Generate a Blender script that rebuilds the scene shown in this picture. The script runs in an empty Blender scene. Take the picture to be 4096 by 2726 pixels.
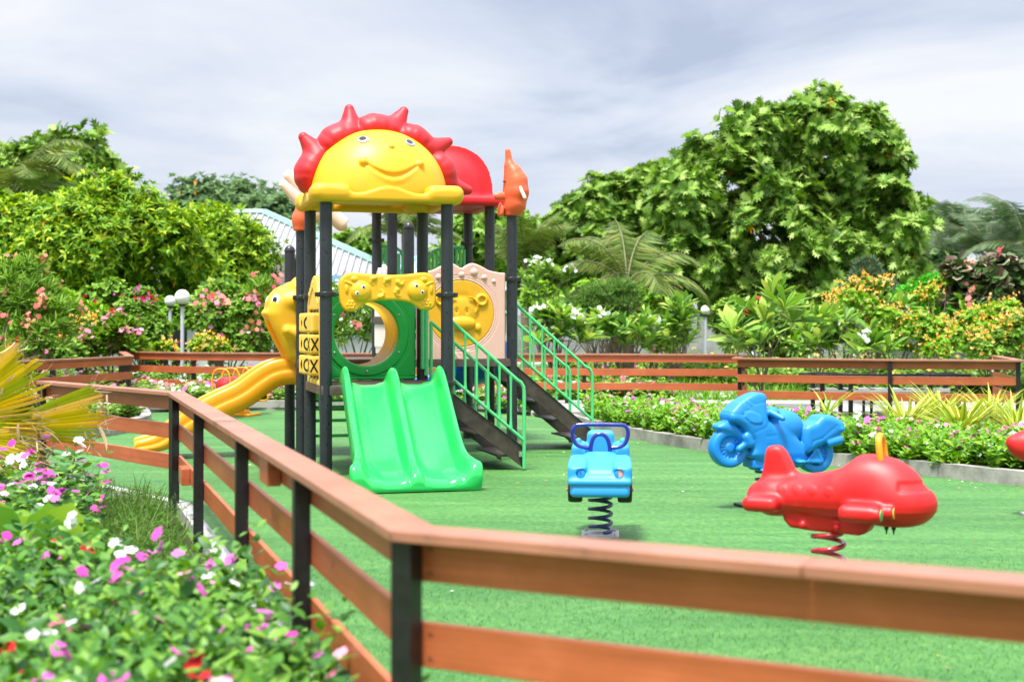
import bpy, bmesh, math, random
import numpy as np
from mathutils import Vector, Matrix
random.seed(7)
RNG = np.random.default_rng(11)
SC = bpy.context.scene
COL = SC.collection
PI = math.pi
F = 1024 * 50 / 36.0
EYE = 1.5
HOR = 321.0

def at(u, v, Y):
    return np.array([(u - 512) / F * Y, Y, EYE - (v - HOR) / F * Y])

def gp(u, v, z=0.0):
    Y = (EYE - z) * F / (v - HOR)
    return np.array([(u - 512) / F * Y, Y, z])

# ------------------------------------------------------------------ tagging
def tag(o, label=None, cat=None, group=None, kind=None):
    if label: o['label'] = label
    if cat: o['category'] = cat
    if group: o['group'] = group
    if kind: o['kind'] = kind
    return o

def thing(name, label, cat, loc=(0, 0, 0), rz=0.0, group=None):
    o = bpy.data.objects.new(name, None)
    COL.objects.link(o)
    o.empty_display_size = 0.2
    o.location = tuple(float(c) for c in loc)
    o.rotation_euler = (0, 0, rz)
    return tag(o, label, cat, group)

def link(name, me, parent=None):
    o = bpy.data.objects.new(name, me)
    COL.objects.link(o)
    if parent is not None: o.parent = parent
    return o

def copy_tree(o, parent=None):
    c = o.copy()
    COL.objects.link(c)
    if parent is not None: c.parent = parent
    for ch in list(o.children):
        copy_tree(ch, c)
    return c

# ------------------------------------------------------------------ mesh builder
class MB:
    def __init__(self):
        self.v = []; self.f = []; self.m = []
    def add(self, verts, faces, mi=0):
        b = len(self.v)
        self.v.extend([tuple(map(float, p)) for p in verts])
        for f in faces:
            self.f.append([b + i for i in f]); self.m.append(mi)
        return self
    def box(self, lo, hi, mi=0, R=None, c=(0, 0, 0)):
        x0, y0, z0 = lo; x1, y1, z1 = hi
        vs = [(x0, y0, z0), (x1, y0, z0), (x1, y1, z0), (x0, y1, z0), (x0, y0, z1), (x1, y0, z1), (x1, y1, z1), (x0, y1, z1)]
        if R is not None:
            vs = [tuple(np.array(c) + R @ np.array(p)) for p in vs]
        elif c != (0, 0, 0):
            vs = [tuple(np.array(c) + np.array(p)) for p in vs]
        return self.add(vs, [(3, 2, 1, 0), (4, 5, 6, 7), (0, 1, 5, 4), (1, 2, 6, 5), (2, 3, 7, 6), (3, 0, 4, 7)], mi)
    def tube(self, pts, r, n=10, closed=False, mi=0, cap=True):
        P = [np.array(p, float) for p in pts]
        N = len(P)
        rs = [r] * N if np.isscalar(r) else list(r)
        vs = []; fs = []
        ref = None
        for i in range(N):
            if closed: t = P[(i + 1) % N] - P[i - 1]
            else: t = P[min(i + 1, N - 1)] - P[max(i - 1, 0)]
            t = t / (np.linalg.norm(t) + 1e-9)
            if ref is None:
                ref = np.array([0, 0, 1.0]) if abs(t[2]) < 0.9 else np.array([1.0, 0, 0])
            s = np.cross(t, ref); s /= np.linalg.norm(s) + 1e-9
            w = np.cross(s, t); ref = w
            for k in range(n):
                a = 2 * PI * k / n
                vs.append(P[i] + rs[i] * (math.cos(a) * s + math.sin(a) * w))
        M = N if closed else N - 1
        for i in range(M):
            for k in range(n):
                a = i * n + k; b = i * n + (k + 1) % n
                c = ((i + 1) % N) * n + (k + 1) % n; d = ((i + 1) % N) * n + k
                fs.append((a, b, c, d))
        if cap and not closed:
            fs.append(tuple(range(n))[::-1]); fs.append(tuple(range((N - 1) * n, N * n)))
        return self.add(vs, fs, mi)
    def lathe(self, prof, c=(0, 0, 0), n=24, mi=0, R=None):
        vs = []; fs = []
        for (r, z) in prof:
            for k in range(n):
                a = 2 * PI * k / n
                p = np.array([r * math.cos(a), r * math.sin(a), z])
                if R is not None: p = R @ p
                vs.append(np.array(c) + p)
        for i in range(len(prof) - 1):
            for k in range(n):
                fs.append((i * n + k, i * n + (k + 1) % n, (i + 1) * n + (k + 1) % n, (i + 1) * n + k))
        fs.append(tuple(range(n))[::-1]); fs.append(tuple(range((len(prof) - 1) * n, len(prof) * n)))
        return self.add(vs, fs, mi)
    def prism(self, poly, z0, z1, mi=0):
        n = len(poly)
        vs = [(p[0], p[1], z0) for p in poly] + [(p[0], p[1], z1) for p in poly]
        fs = [tuple(range(n))[::-1], tuple(range(n, 2 * n))] + [(i, (i + 1) % n, n + (i + 1) % n, n + i) for i in range(n)]
        return self.add(vs, fs, mi)
    def build(self, name, mats, parent=None, smooth=True, bevel=0.0, ang=35):
        me = bpy.data.meshes.new(name)
        me.from_pydata(self.v, [], self.f)
        if not isinstance(mats, (list, tuple)): mats = [mats]
        for m in mats: me.materials.append(m)
        if len(mats) > 1: me.polygons.foreach_set('material_index', self.m)
        if smooth:
            me.shade_smooth()
            me.set_sharp_from_angle(angle=math.radians(ang))
        me.update()
        o = link(name, me, parent)
        if bevel > 0:
            b = o.modifiers.new('bevel', 'BEVEL'); b.width = bevel; b.segments = 2; b.limit_method = 'ANGLE'
        return o

def np_mesh(name, V, T, mats, parent=None, mi=None, smooth=True):
    """triangles/quads as an int array (N,k)"""
    V = np.asarray(V, np.float32); T = np.asarray(T, np.int32)
    k = T.shape[1]
    me = bpy.data.meshes.new(name)
    me.vertices.add(len(V)); me.vertices.foreach_set('co', V.ravel())
    me.loops.add(T.size); me.loops.foreach_set('vertex_index', T.ravel())
    me.polygons.add(len(T)); me.polygons.foreach_set('loop_start', np.arange(0, T.size, k, dtype=np.int32))
    if not isinstance(mats, (list, tuple)): mats = [mats]
    for m in mats: me.materials.append(m)
    if mi is not None: me.polygons.foreach_set('material_index', np.asarray(mi, np.int32))
    me.update(calc_edges=True)
    me.validate()
    if smooth: me.shade_smooth()
    return link(name, me, parent)

# ------------------------------------------------------------------ implicit shapes (moulded plastic)
def nets(fn, lo, hi, h):
    lo = np.array(lo, float); hi = np.array(hi, float)
    n = np.ceil((hi - lo) / h).astype(int) + 1
    ax = [lo[i] + h * np.arange(n[i]) for i in range(3)]
    G = np.stack(np.meshgrid(*ax, indexing='ij'), -1)
    V = fn(G.reshape(-1, 3)).reshape(n)
    S = V < 0
    c = [s - 1 for s in n]
    cnt = np.zeros(c); acc = np.zeros(c + [3])
    corner = [(i, j, k) for i in (0, 1) for j in (0, 1) for k in (0, 1)]
    def sl(o): return tuple(slice(o[d], o[d] + c[d]) for d in range(3))
    for a in corner:
        for d in range(3):
            if a[d] == 0:
                b = list(a); b[d] = 1; b = tuple(b)
                va = V[sl(a)]; vb = V[sl(b)]
                x = (va < 0) != (vb < 0)
                t = np.where(x, va / np.where(x, va - vb, 1), 0)
                cnt += x
                for e in range(3):
                    acc[..., e] += np.where(x, a[e] + (t if e == d else 0), 0)
    act = cnt > 0
    idx = -np.ones(c, int); idx[act] = np.arange(act.sum())
    cell = np.argwhere(act)
    P = lo + h * (cell + acc[act] / cnt[act][:, None])
    Q = []
    for d in range(3):
        e, g = (d + 1) % 3, (d + 2) % 3
        A = np.take(S, range(0, n[d] - 1), d); B = np.take(S, range(1, n[d]), d)
        for sgn in (0, 1):
            I = np.argwhere((A & ~B) if sgn == 0 else (~A & B))
            I = I[(I[:, e] > 0) & (I[:, g] > 0) & (I[:, e] < n[e] - 1) & (I[:, g] < n[g] - 1)]
            if not len(I): continue
            def q(de, dg):
                J = I.copy(); J[:, e] -= de; J[:, g] -= dg
                return idx[J[:, 0], J[:, 1], J[:, 2]]
            f = np.stack([q(1, 1), q(0, 1), q(0, 0), q(1, 0)], 1)
            Q.append(f if sgn == 0 else f[:, ::-1])
    return P, np.concatenate(Q)

def sdf(name, fn, lo, hi, h, m, parent=None):
    P, Q = nets(fn, lo, hi, h)
    return np_mesh(name, P, Q, m, parent)

def s_ell(P, c, r):
    q = (P - np.array(c)); r = np.array(r, float)
    k0 = np.linalg.norm(q / r, axis=1); k1 = np.linalg.norm(q / (r * r), axis=1) + 1e-9
    return k0 * (k0 - 1) / k1
def s_cap(P, a, b, ra, rb=None):
    rb = ra if rb is None else rb
    a = np.array(a, float); b = np.array(b, float); ab = b - a
    t = np.clip(((P - a) @ ab) / (ab @ ab), 0, 1)
    return np.linalg.norm(P - a - t[:, None] * ab, axis=1) - (ra + (rb - ra) * t)
def s_box(P, c, hs, r=0.02, R=None):
    q = P - np.array(c)
    if R is not None: q = q @ R
    q = np.abs(q) - (np.array(hs) - r)
    return np.linalg.norm(np.maximum(q, 0), axis=1) + np.minimum(q.max(1), 0) - r
def s_cyl(P, a, b, r, rd=0.01):
    a = np.array(a, float); b = np.array(b, float); L = np.linalg.norm(b - a); u = (b - a) / L
    t = (P - a) @ u
    d = np.linalg.norm(P - a - t[:, None] * u, axis=1) - r + rd
    z = np.abs(t - L / 2) - L / 2 + rd
    return np.minimum(np.maximum(d, z), 0) + np.hypot(np.maximum(d, 0), np.maximum(z, 0)) - rd
def d_poly(x, z, poly):
    d = np.full(x.shape, 1e9); s = np.ones(x.shape)
    n = len(poly)
    for i in range(n):
        ax, az = poly[i]; bx, bz = poly[i - 1]
        ex, ez = bx - ax, bz - az; wx, wz = x - ax, z - az
        t = np.clip((wx * ex + wz * ez) / (ex * ex + ez * ez + 1e-12), 0, 1)
        d = np.minimum(d, (wx - ex * t) ** 2 + (wz - ez * t) ** 2)
        c1 = z >= az; c2 = z < bz; c3 = ex * wz > ez * wx
        s = np.where((c1 & c2 & c3) | (~c1 & ~c2 & ~c3), -s, s)
    return s * np.sqrt(d)
def s_ext(d2, y, hy, r):
    a = d2 + r; b = np.abs(y) - hy + r
    return np.minimum(np.maximum(a, b), 0) + np.hypot(np.maximum(a, 0), np.maximum(b, 0)) - r
def smin(a, b, k):
    h = np.clip(0.5 + 0.5 * (b - a) / k, 0, 1)
    return b + (a - b) * h - k * h * (1 - h)
def smax(a, b, k): return -smin(-a, -b, k)

def smooth_poly(pts, n=4, closed=True):
    """Catmull-Rom through 2D/3D points"""
    P = [np.array(p, float) for p in pts]; N = len(P); out = []
    rng = range(N) if closed else range(N - 1)
    for i in rng:
        if closed: p0, p1, p2, p3 = P[i - 1], P[i], P[(i + 1) % N], P[(i + 2) % N]
        else: p0, p1, p2, p3 = P[max(i - 1, 0)], P[i], P[i + 1], P[min(i + 2, N - 1)]
        for k in range(n):
            t = k / n
            out.append(0.5 * (2 * p1 + (p2 - p0) * t + (2 * p0 - 5 * p1 + 4 * p2 - p3) * t * t + (3 * p1 - p0 - 3 * p2 + p3) * t ** 3))
    if not closed: out.append(P[-1])
    return out

def rotz(a):
    c, s = math.cos(a), math.sin(a)
    return np.array([[c, -s, 0], [s, c, 0], [0, 0, 1.0]])
def basis(d, up=(0, 0, 1)):
    """columns x=side, y=d, z=normal"""
    d = np.array(d, float); d /= np.linalg.norm(d)
    s = np.cross(d, np.array(up, float))
    if np.linalg.norm(s) < 1e-6: s = np.array([1.0, 0, 0])
    s /= np.linalg.norm(s); nn = np.cross(s, d)
    return np.stack([s, d, nn], 1)

# ------------------------------------------------------------------ materials
def nodes(name):
    m = bpy.data.materials.new(name); m.use_nodes = True
    nt = m.node_tree; nt.nodes.clear()
    out = nt.nodes.new('ShaderNodeOutputMaterial')
    p = nt.nodes.new('ShaderNodeBsdfPrincipled')
    nt.links.new(p.outputs[0], out.inputs[0])
    return m, nt, p, out
def N(nt, t, **kw):
    n = nt.nodes.new(t)
    for k, v in kw.items():
        if k in n.inputs: n.inputs[k].default_value = v
        else: setattr(n, k, v)
    return n
def rgba(c): return (c[0], c[1], c[2], 1.0)
def ramp(nt, stops, fac):
    r = nt.nodes.new('ShaderNodeValToRGB')
    e = r.color_ramp.elements
    while len(e) < len(stops): e.new(0.5)
    for i, (p, c) in enumerate(stops):
        e[i].position = p; e[i].color = rgba(c) if not np.isscalar(c) else (c, c, c, 1)
    nt.links.new(fac, r.inputs[0])
    return r
def coords(nt, scale=(1, 1, 1), rot=(0, 0, 0)):
    tc = nt.nodes.new('ShaderNodeTexCoord'); mp = nt.nodes.new('ShaderNodeMapping')
    mp.inputs['Scale'].default_value = scale; mp.inputs['Rotation'].default_value = rot
    nt.links.new(tc.outputs['Object'], mp.inputs[0])
    return mp.outputs[0]

def mat(name, c, rough=0.4, var=0.12, vscale=6.0, bump=0.0, bscale=120.0, spec=0.5, coat=0.0, stretch=(1, 1, 1), metal=0.0, c2=None):
    m, nt, p, out = nodes(name)
    co = coords(nt, stretch)
    nz = N(nt, 'ShaderNodeTexNoise', Scale=vscale, Detail=5.0, Roughness=0.6)
    nt.links.new(co, nz.inputs['Vector'])
    c = np.array(c, float)
    lo = c * (1 - var) if c2 is None else np.array(c2); hi = np.minimum(c * (1 + var), 1.0)
    r = ramp(nt, [(0.3, lo), (0.7, hi)], nz.outputs['Fac'])
    nt.links.new(r.outputs[0], p.inputs['Base Color'])
    rr = N(nt, 'ShaderNodeMapRange')
    rr.inputs['To Min'].default_value = max(rough - 0.08, 0.05); rr.inputs['To Max'].default_value = rough + 0.1
    nt.links.new(nz.outputs['Fac'], rr.inputs['Value']); nt.links.new(rr.outputs[0], p.inputs['Roughness'])
    p.inputs['Specular IOR Level'].default_value = spec
    p.inputs['Metallic'].default_value = metal
    p.inputs['Coat Weight'].default_value = coat
    p.inputs['Coat Roughness'].default_value = 0.15
    if bump > 0:
        nb = N(nt, 'ShaderNodeTexNoise', Scale=bscale, Detail=3.0)
        nt.links.new(co, nb.inputs['Vector'])
        b = N(nt, 'ShaderNodeBump', Strength=bump, Distance=0.01)
        nt.links.new(nb.outputs['Fac'], b.inputs['Height']); nt.links.new(b.outputs[0], p.inputs['Normal'])
    return m

def plastic(name, c, rough=0.33):
    """sun-bleached rotomoulded plastic: faint chalky mottling, tiny pits"""
    m, nt, p, out = nodes(name)
    co = coords(nt)
    c = np.array(c, float)
    n1 = N(nt, 'ShaderNodeTexNoise', Scale=3.0, Detail=6.0, Roughness=0.65); nt.links.new(co, n1.inputs['Vector'])
    n2 = N(nt, 'ShaderNodeTexNoise', Scale=45.0, Detail=4.0); nt.links.new(co, n2.inputs['Vector'])
    pale = np.minimum(c * 0.93 + 0.018, 1)
    r = ramp(nt, [(0.35, c), (0.8, pale)], n1.outputs['Fac'])
    d = ramp(nt, [(0.70, (1, 1, 1)), (0.78, (0.82, 0.8, 0.78))], n2.outputs['Fac'])
    mx = N(nt, 'ShaderNodeMix', data_type='RGBA', blend_type='MULTIPLY'); mx.inputs[0].default_value = 0.7
    nt.links.new(r.outputs[0], mx.inputs[6]); nt.links.new(d.outputs[0], mx.inputs[7])
    n3 = N(nt, 'ShaderNodeTexNoise', Scale=7.0, Detail=9.0, Roughness=0.72); nt.links.new(coords(nt, (1, 1, 0.45)), n3.inputs['Vector'])
    k3 = ramp(nt, [(0.56, 0.0), (0.72, 0.30)], n3.outputs['Fac'])
    m3 = N(nt, 'ShaderNodeMix', data_type='RGBA'); nt.links.new(k3.outputs[0], m3.inputs[0]); nt.links.new(mx.outputs[2], m3.inputs[6]); m3.inputs[7].default_value = rgba(c * 0.55 + 0.03)
    n5 = N(nt, 'ShaderNodeTexNoise', Scale=2.0, Detail=10.0, Roughness=0.8); nt.links.new(coords(nt, (22, 22, 3)), n5.inputs['Vector'])
    k5 = ramp(nt, [(0.66, 0.0), (0.74, 0.35)], n5.outputs['Fac'])
    m5 = N(nt, 'ShaderNodeMix', data_type='RGBA'); nt.links.new(k5.outputs[0], m5.inputs[0]); nt.links.new(m3.outputs[2], m5.inputs[6]); m5.inputs[7].default_value = rgba(np.minimum(c * 0.8 + 0.14, 1))
    nt.links.new(m5.outputs[2], p.inputs['Base Color'])
    rr = N(nt, 'ShaderNodeMapRange'); rr.inputs['To Min'].default_value = rough - 0.08; rr.inputs['To Max'].default_value = rough + 0.14
    nt.links.new(n1.outputs['Fac'], rr.inputs['Value']); nt.links.new(rr.outputs[0], p.inputs['Roughness'])
    nb = N(nt, 'ShaderNodeTexNoise', Scale=260.0, Detail=2.0); nt.links.new(co, nb.inputs['Vector'])
    b = N(nt, 'ShaderNodeBump', Strength=0.06, Distance=0.004)
    nt.links.new(nb.outputs['Fac'], b.inputs['Height']); nt.links.new(b.outputs[0], p.inputs['Normal'])
    return m

def leafmat(name, cols, rough=0.42, trans=0.3, spec=0.18):
    """each leaf (mesh island) takes its own tint"""
    m, nt, p, out = nodes(name)
    g = nt.nodes.new('ShaderNodeNewGeometry')
    st = [(i / (len(cols) - 1), c) for i, c in enumerate(cols)]
    r = ramp(nt, st, g.outputs['Random Per Island'])
    nt.links.new(r.outputs[0], p.inputs['Base Color'])
    p.inputs['Roughness'].default_value = rough + 0.08; p.inputs['Specular IOR Level'].default_value = min(spec, 0.25)
    t = nt.nodes.new('ShaderNodeBsdfTranslucent')
    hs = N(nt, 'ShaderNodeHueSaturation', Hue=0.49, Saturation=1.1, Value=1.25)
    nt.links.new(r.outputs[0], hs.inputs['Color']); nt.links.new(hs.outputs[0], t.inputs[0])
    mx = nt.nodes.new('ShaderNodeMixShader'); mx.inputs[0].default_value = trans
    nt.links.new(p.outputs[0], mx.inputs[1]); nt.links.new(t.outputs[0], mx.inputs[2]); nt.links.new(mx.outputs[0], out.inputs[0])
    return m

M = {}
M['yellow'] = plastic('yellow plastic', (0.80, 0.41, 0.004), 0.44)
M['yellow_pale'] = plastic('pale yellow plastic', (0.76, 0.48, 0.055), 0.46)
M['yellow_slide'] = plastic('amber yellow slide plastic', (0.82, 0.33, 0.003), 0.28)
M['orange_tube'] = plastic('orange yellow tunnel plastic', (0.90, 0.40, 0.012), 0.18)
def see_through(m, c, f):
    nt = m.node_tree; out = [n for n in nt.nodes if n.type == 'OUTPUT_MATERIAL'][0]; src = out.inputs[0].links[0].from_socket
    t = nt.nodes.new('ShaderNodeBsdfTranslucent'); t.inputs[0].default_value = rgba(c); mx = nt.nodes.new('ShaderNodeMixShader'); mx.inputs[0].default_value = f
    nt.links.new(src, mx.inputs[1]); nt.links.new(t.outputs[0], mx.inputs[2]); nt.links.new(mx.outputs[0], out.inputs[0])
see_through(M['orange_tube'], (0.98, 0.55, 0.04), 0.62)   # thin moulded shell lets daylight through
M['red'] = plastic('red roof plastic', (0.62, 0.006, 0.014), 0.48)
M['red_plane'] = plastic('red rider plastic', (0.66, 0.007, 0.009), 0.42)
M['green'] = plastic('emerald panel plastic', (0.003, 0.46, 0.055), 0.3)
M['green_slide'] = plastic('bright green slide plastic', (0.016, 0.48, 0.095), 0.16)
M['pink'] = plastic('dusty pink plastic', (0.74, 0.45, 0.37), 0.45)
M['pinkwhite'] = plastic('pale pink plastic', (0.80, 0.70, 0.66), 0.45)
M['orange'] = plastic('coral orange plastic', (0.82, 0.115, 0.035), 0.4)
M['finpink'] = plastic('shell pink plastic', (0.90, 0.62, 0.52), 0.42)
M['blue'] = plastic('sky blue plastic', (0.004, 0.22, 0.70), 0.40)
M['blue_car'] = plastic('light blue plastic', (0.03, 0.33, 0.80), 0.42)
M['blue_slide'] = plastic('deep blue plastic', (0.005, 0.13, 0.62), 0.3)
M['navy'] = mat('navy painted steel', (0.012, 0.022, 0.22), 0.25, 0.15, 20, coat=0.3)
M['navydark'] = mat('dark navy spring steel', (0.012, 0.018, 0.13), 0.25, 0.3, 20, coat=0.3)
M['redspring'] = mat('red spring steel', (0.42, 0.012, 0.03), 0.25, 0.2, 20, coat=0.4)
M['railgreen'] = mat('green powder coated steel', (0.095, 0.56, 0.20), 0.3, 0.06, 12)
M['deck'] = mat('brown grey deck steel', (0.085, 0.062, 0.052), 0.5, 0.35, 18, bump=0.2, bscale=90)
M['stringer'] = mat('weathered brown stringer steel', (0.060, 0.042, 0.034), 0.42, 0.4, 9, bump=0.1, bscale=60, c2=(0.028, 0.02, 0.017))
M['black'] = mat('black painted steel', (0.010, 0.010, 0.011), 0.38, 0.4, 30)
M['rubber'] = mat('black rubber', (0.012, 0.012, 0.013), 0.6, 0.2, 40)
M['clamp'] = mat('black moulded clamp', (0.020, 0.020, 0.022), 0.3, 0.3, 40)
M['steel'] = mat('bolt steel', (0.6, 0.6, 0.6), 0.25, 0.1, 60, metal=1.0)
M['white'] = mat('white eye enamel', (0.80, 0.80, 0.78), 0.25, 0.02, 10)
M['eyegrey'] = mat('grey eye sticker', (0.33, 0.35, 0.38), 0.3, 0.08, 20)
M['ink'] = mat('black eye enamel', (0.012, 0.012, 0.016), 0.25, 0.1, 20)
M['globe'] = mat('white lamp globe', (0.82, 0.82, 0.84), 0.3, 0.02, 5)
M['polegrey'] = mat('pale grey lamp pole', (0.50, 0.52, 0.60), 0.4, 0.08, 8)
M['greensticker'] = mat('green sticker', (0.06, 0.42, 0.12), 0.4, 0.05, 30)
M['yellowsticker'] = mat('yellow sticker', (0.85, 0.55, 0.08), 0.4, 0.05, 30)
M['salmon'] = mat('salmon sticker', (0.90, 0.36, 0.22), 0.4, 0.05, 30)
M['galv'] = mat('galvanised plate', (0.45, 0.44, 0.44), 0.45, 0.2, 20)

def post_material():
    m, nt, p, out = nodes('charcoal post paint with rain drops')
    co = coords(nt, (1, 1, 0.42))
    vo = N(nt, 'ShaderNodeTexVoronoi', Scale=34.0); nt.links.new(co, vo.inputs['Vector'])
    co2 = coords(nt, (1, 1, 1)); nz = N(nt, 'ShaderNodeTexNoise', Scale=7.0, Detail=4.0); nt.links.new(co2, nz.inputs['Vector'])
    a = ramp(nt, [(0.16, 1.0), (0.24, 0.0)], vo.outputs['Distance'])
    b = ramp(nt, [(0.44, 0.0), (0.52, 1.0)], nz.outputs['Fac'])
    mu = N(nt, 'ShaderNodeMath', operation='MULTIPLY'); nt.links.new(a.outputs[0], mu.inputs[0]); nt.links.new(b.outputs[0], mu.inputs[1])
    base = ramp(nt, [(0.3, (0.016, 0.019, 0.025)), (0.7, (0.024, 0.028, 0.035))], nz.outputs['Fac'])
    mx = N(nt, 'ShaderNodeMix', data_type='RGBA'); nt.links.new(mu.outputs[0], mx.inputs[0])
    nt.links.new(base.outputs[0], mx.inputs[6]); mx.inputs[7].default_value = (0.005, 0.005, 0.007, 1)
    nt.links.new(mx.outputs[2], p.inputs['Base Color'])
    rr = N(nt, 'ShaderNodeMapRange'); rr.inputs['To Min'].default_value = 0.42; rr.inputs['To Max'].default_value = 0.12
    nt.links.new(mu.outputs[0], rr.inputs['Value']); nt.links.new(rr.outputs[0], p.inputs['Roughness'])
    return m
M['post'] = post_material()

def wood_material(name, c, worn=0.0):
    m, nt, p, out = nodes(name)
    co = coords(nt)
    n1 = N(nt, 'ShaderNodeTexNoise', Scale=2.2, Detail=7.0, Roughness=0.65); nt.links.new(co, n1.inputs['Vector'])
    n2 = N(nt, 'ShaderNodeTexNoise', Scale=60.0, Detail=3.0); nt.links.new(co, n2.inputs['Vector'])
    c = np.array(c)
    r = ramp(nt, [(0.3, c * 0.82), (0.55, c), (0.75, np.minimum(c * 1.2 + 0.015, 1))], n1.outputs['Fac'])
    last = r.outputs[0]
    if worn > 0:
        n3 = N(nt, 'ShaderNodeTexNoise', Scale=3.1, Detail=9.0, Roughness=0.75); nt.links.new(co, n3.inputs['Vector'])
        k = ramp(nt, [(0.56, 0.0), (0.68, worn)], n3.outputs['Fac'])
        mx = N(nt, 'ShaderNodeMix', data_type='RGBA'); nt.links.new(k.outputs[0], mx.inputs[0])
        nt.links.new(last, mx.inputs[6]); mx.inputs[7].default_value = (0.10, 0.075, 0.06, 1); last = mx.outputs[2]
    vk = N(nt, 'ShaderNodeTexVoronoi', Scale=3.3); nt.links.new(co, vk.inputs['Vector'])
    kk = ramp(nt, [(0.03, 0.75), (0.065, 0.0)], vk.outputs['Distance'])
    mk = N(nt, 'ShaderNodeMix', data_type='RGBA'); nt.links.new(kk.outputs[0], mk.inputs[0]); nt.links.new(last, mk.inputs[6]); mk.inputs[7].default_value = (0.09, 0.03, 0.02, 1)
    n4 = N(nt, 'ShaderNodeTexNoise', Scale=18.0, Detail=8.0, Roughness=0.8); nt.links.new(co, n4.inputs['Vector'])
    k4 = ramp(nt, [(0.60, 0.0), (0.75, 0.35)], n4.outputs['Fac']); m4 = N(nt, 'ShaderNodeMix', data_type='RGBA'); nt.links.new(k4.outputs[0], m4.inputs[0]); nt.links.new(mk.outputs[2], m4.inputs[6]); m4.inputs[7].default_value = (0.56, 0.30, 0.22, 1)
    nt.links.new(m4.outputs[2], p.inputs['Base Color'])
    p.inputs['Roughness'].default_value = 0.36
    cg = coords(nt, (1.1, 1.1, 42.0)); ng = N(nt, 'ShaderNodeTexNoise', Scale=1.6, Detail=7.0, Roughness=0.7); nt.links.new(cg, ng.inputs['Vector'])
    kg = ramp(nt, [(0.32, (0.70, 0.66, 0.62)), (0.55, (1, 1, 1)), (0.8, (1.1, 1.08, 1.06))], ng.outputs['Fac'])
    mg = N(nt, 'ShaderNodeMix', data_type='RGBA', blend_type='MULTIPLY'); mg.inputs[0].default_value = 0.75; nt.links.new(m4.outputs[2], mg.inputs[6]); nt.links.new(kg.outputs[0], mg.inputs[7])
    nt.links.new(mg.outputs[2], p.inputs['Base Color'])
    b = N(nt, 'ShaderNodeBump', Strength=0.25, Distance=0.004)
    nt.links.new(ng.outputs['Fac'], b.inputs['Height']); nt.links.new(b.outputs[0], p.inputs['Normal'])
    return m
M['wood'] = wood_material('red brown painted timber', (0.46, 0.115, 0.042))
M['woodcap'] = wood_material('weathered red brown cap timber with painted sky sheen', (0.385, 0.160, 0.100), 0.85)  # paler than the boards: sky sheen put into the colour, besides worn patches

def concrete_material(name, c, dirt=0.6, scale=1.7):
    m, nt, p, out = nodes(name)
    co = coords(nt)
    n1 = N(nt, 'ShaderNodeTexNoise', Scale=scale, Detail=9.0, Roughness=0.7); nt.links.new(co, n1.inputs['Vector'])
    n2 = N(nt, 'ShaderNodeTexNoise', Scale=70.0, Detail=4.0); nt.links.new(co, n2.inputs['Vector'])
    c = np.array(c)
    r = ramp(nt, [(0.36, c * (1 - dirt)), (0.56, c), (0.75, np.minimum(c * 1.15, 1))], n1.outputs['Fac'])
    nt.links.new(r.outputs[0], p.inputs['Base Color']); p.inputs['Roughness'].default_value = 0.85
    b = N(nt, 'ShaderNodeBump', Strength=0.3, Distance=0.01)
    nt.links.new(n2.outputs['Fac'], b.inputs['Height']); nt.links.new(b.outputs[0], p.inputs['Normal'])
    return m
M['kerb'] = concrete_material('stained kerb concrete', (0.36, 0.34, 0.31), 0.6)
M['kerbwhite'] = concrete_material('pale kerb concrete', (0.46, 0.45, 0.43), 0.55)
M['path'] = concrete_material('pale path concrete', (0.36, 0.35, 0.33), 0.35, 0.9)
M['wall'] = concrete_material('grey block wall', (0.30, 0.30, 0.31), 0.35, 1.2)
M['bark'] = mat('grey brown bark', (0.17, 0.125, 0.09), 0.85, 0.4, 8, bump=0.6, bscale=30, stretch=(1, 1, 0.3))
M['stem'] = mat('pale green stem', (0.16, 0.17, 0.07), 0.7, 0.3, 15)
# ================================================================== camera, light, sky
cam_d = bpy.data.cameras.new('camera'); cam = bpy.data.objects.new('camera', cam_d); COL.objects.link(cam)
cam.location = (0, 0, EYE); cam.rotation_euler = (PI / 2, 0, 0)
cam_d.lens = 50; cam_d.sensor_width = 36; cam_d.shift_y = -(340.5 - HOR) / 1024
cam_d.clip_end = 2000; cam_d.clip_start = 0.05
cam_d.dof.use_dof = True; cam_d.dof.focus_distance = 13.6; cam_d.dof.aperture_fstop = 2.3
SC.camera = cam
SUN_EL, SUN_AZ = math.radians(69), math.radians(208)   # azimuth clockwise from +Y
sun_d = bpy.data.lights.new('sun', 'SUN'); sun = bpy.data.objects.new('sun', sun_d); COL.objects.link(sun)
sun_d.energy = 3.5; sun_d.angle = math.radians(10); sun_d.color = (1.0, 0.965, 0.90)
sd = Vector((math.sin(SUN_AZ) * math.cos(SUN_EL), math.cos(SUN_AZ) * math.cos(SUN_EL), math.sin(SUN_EL)))
sun.location = sd * 30
sun.rotation_euler = sd.to_track_quat('Z', 'Y').to_euler()

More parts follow.
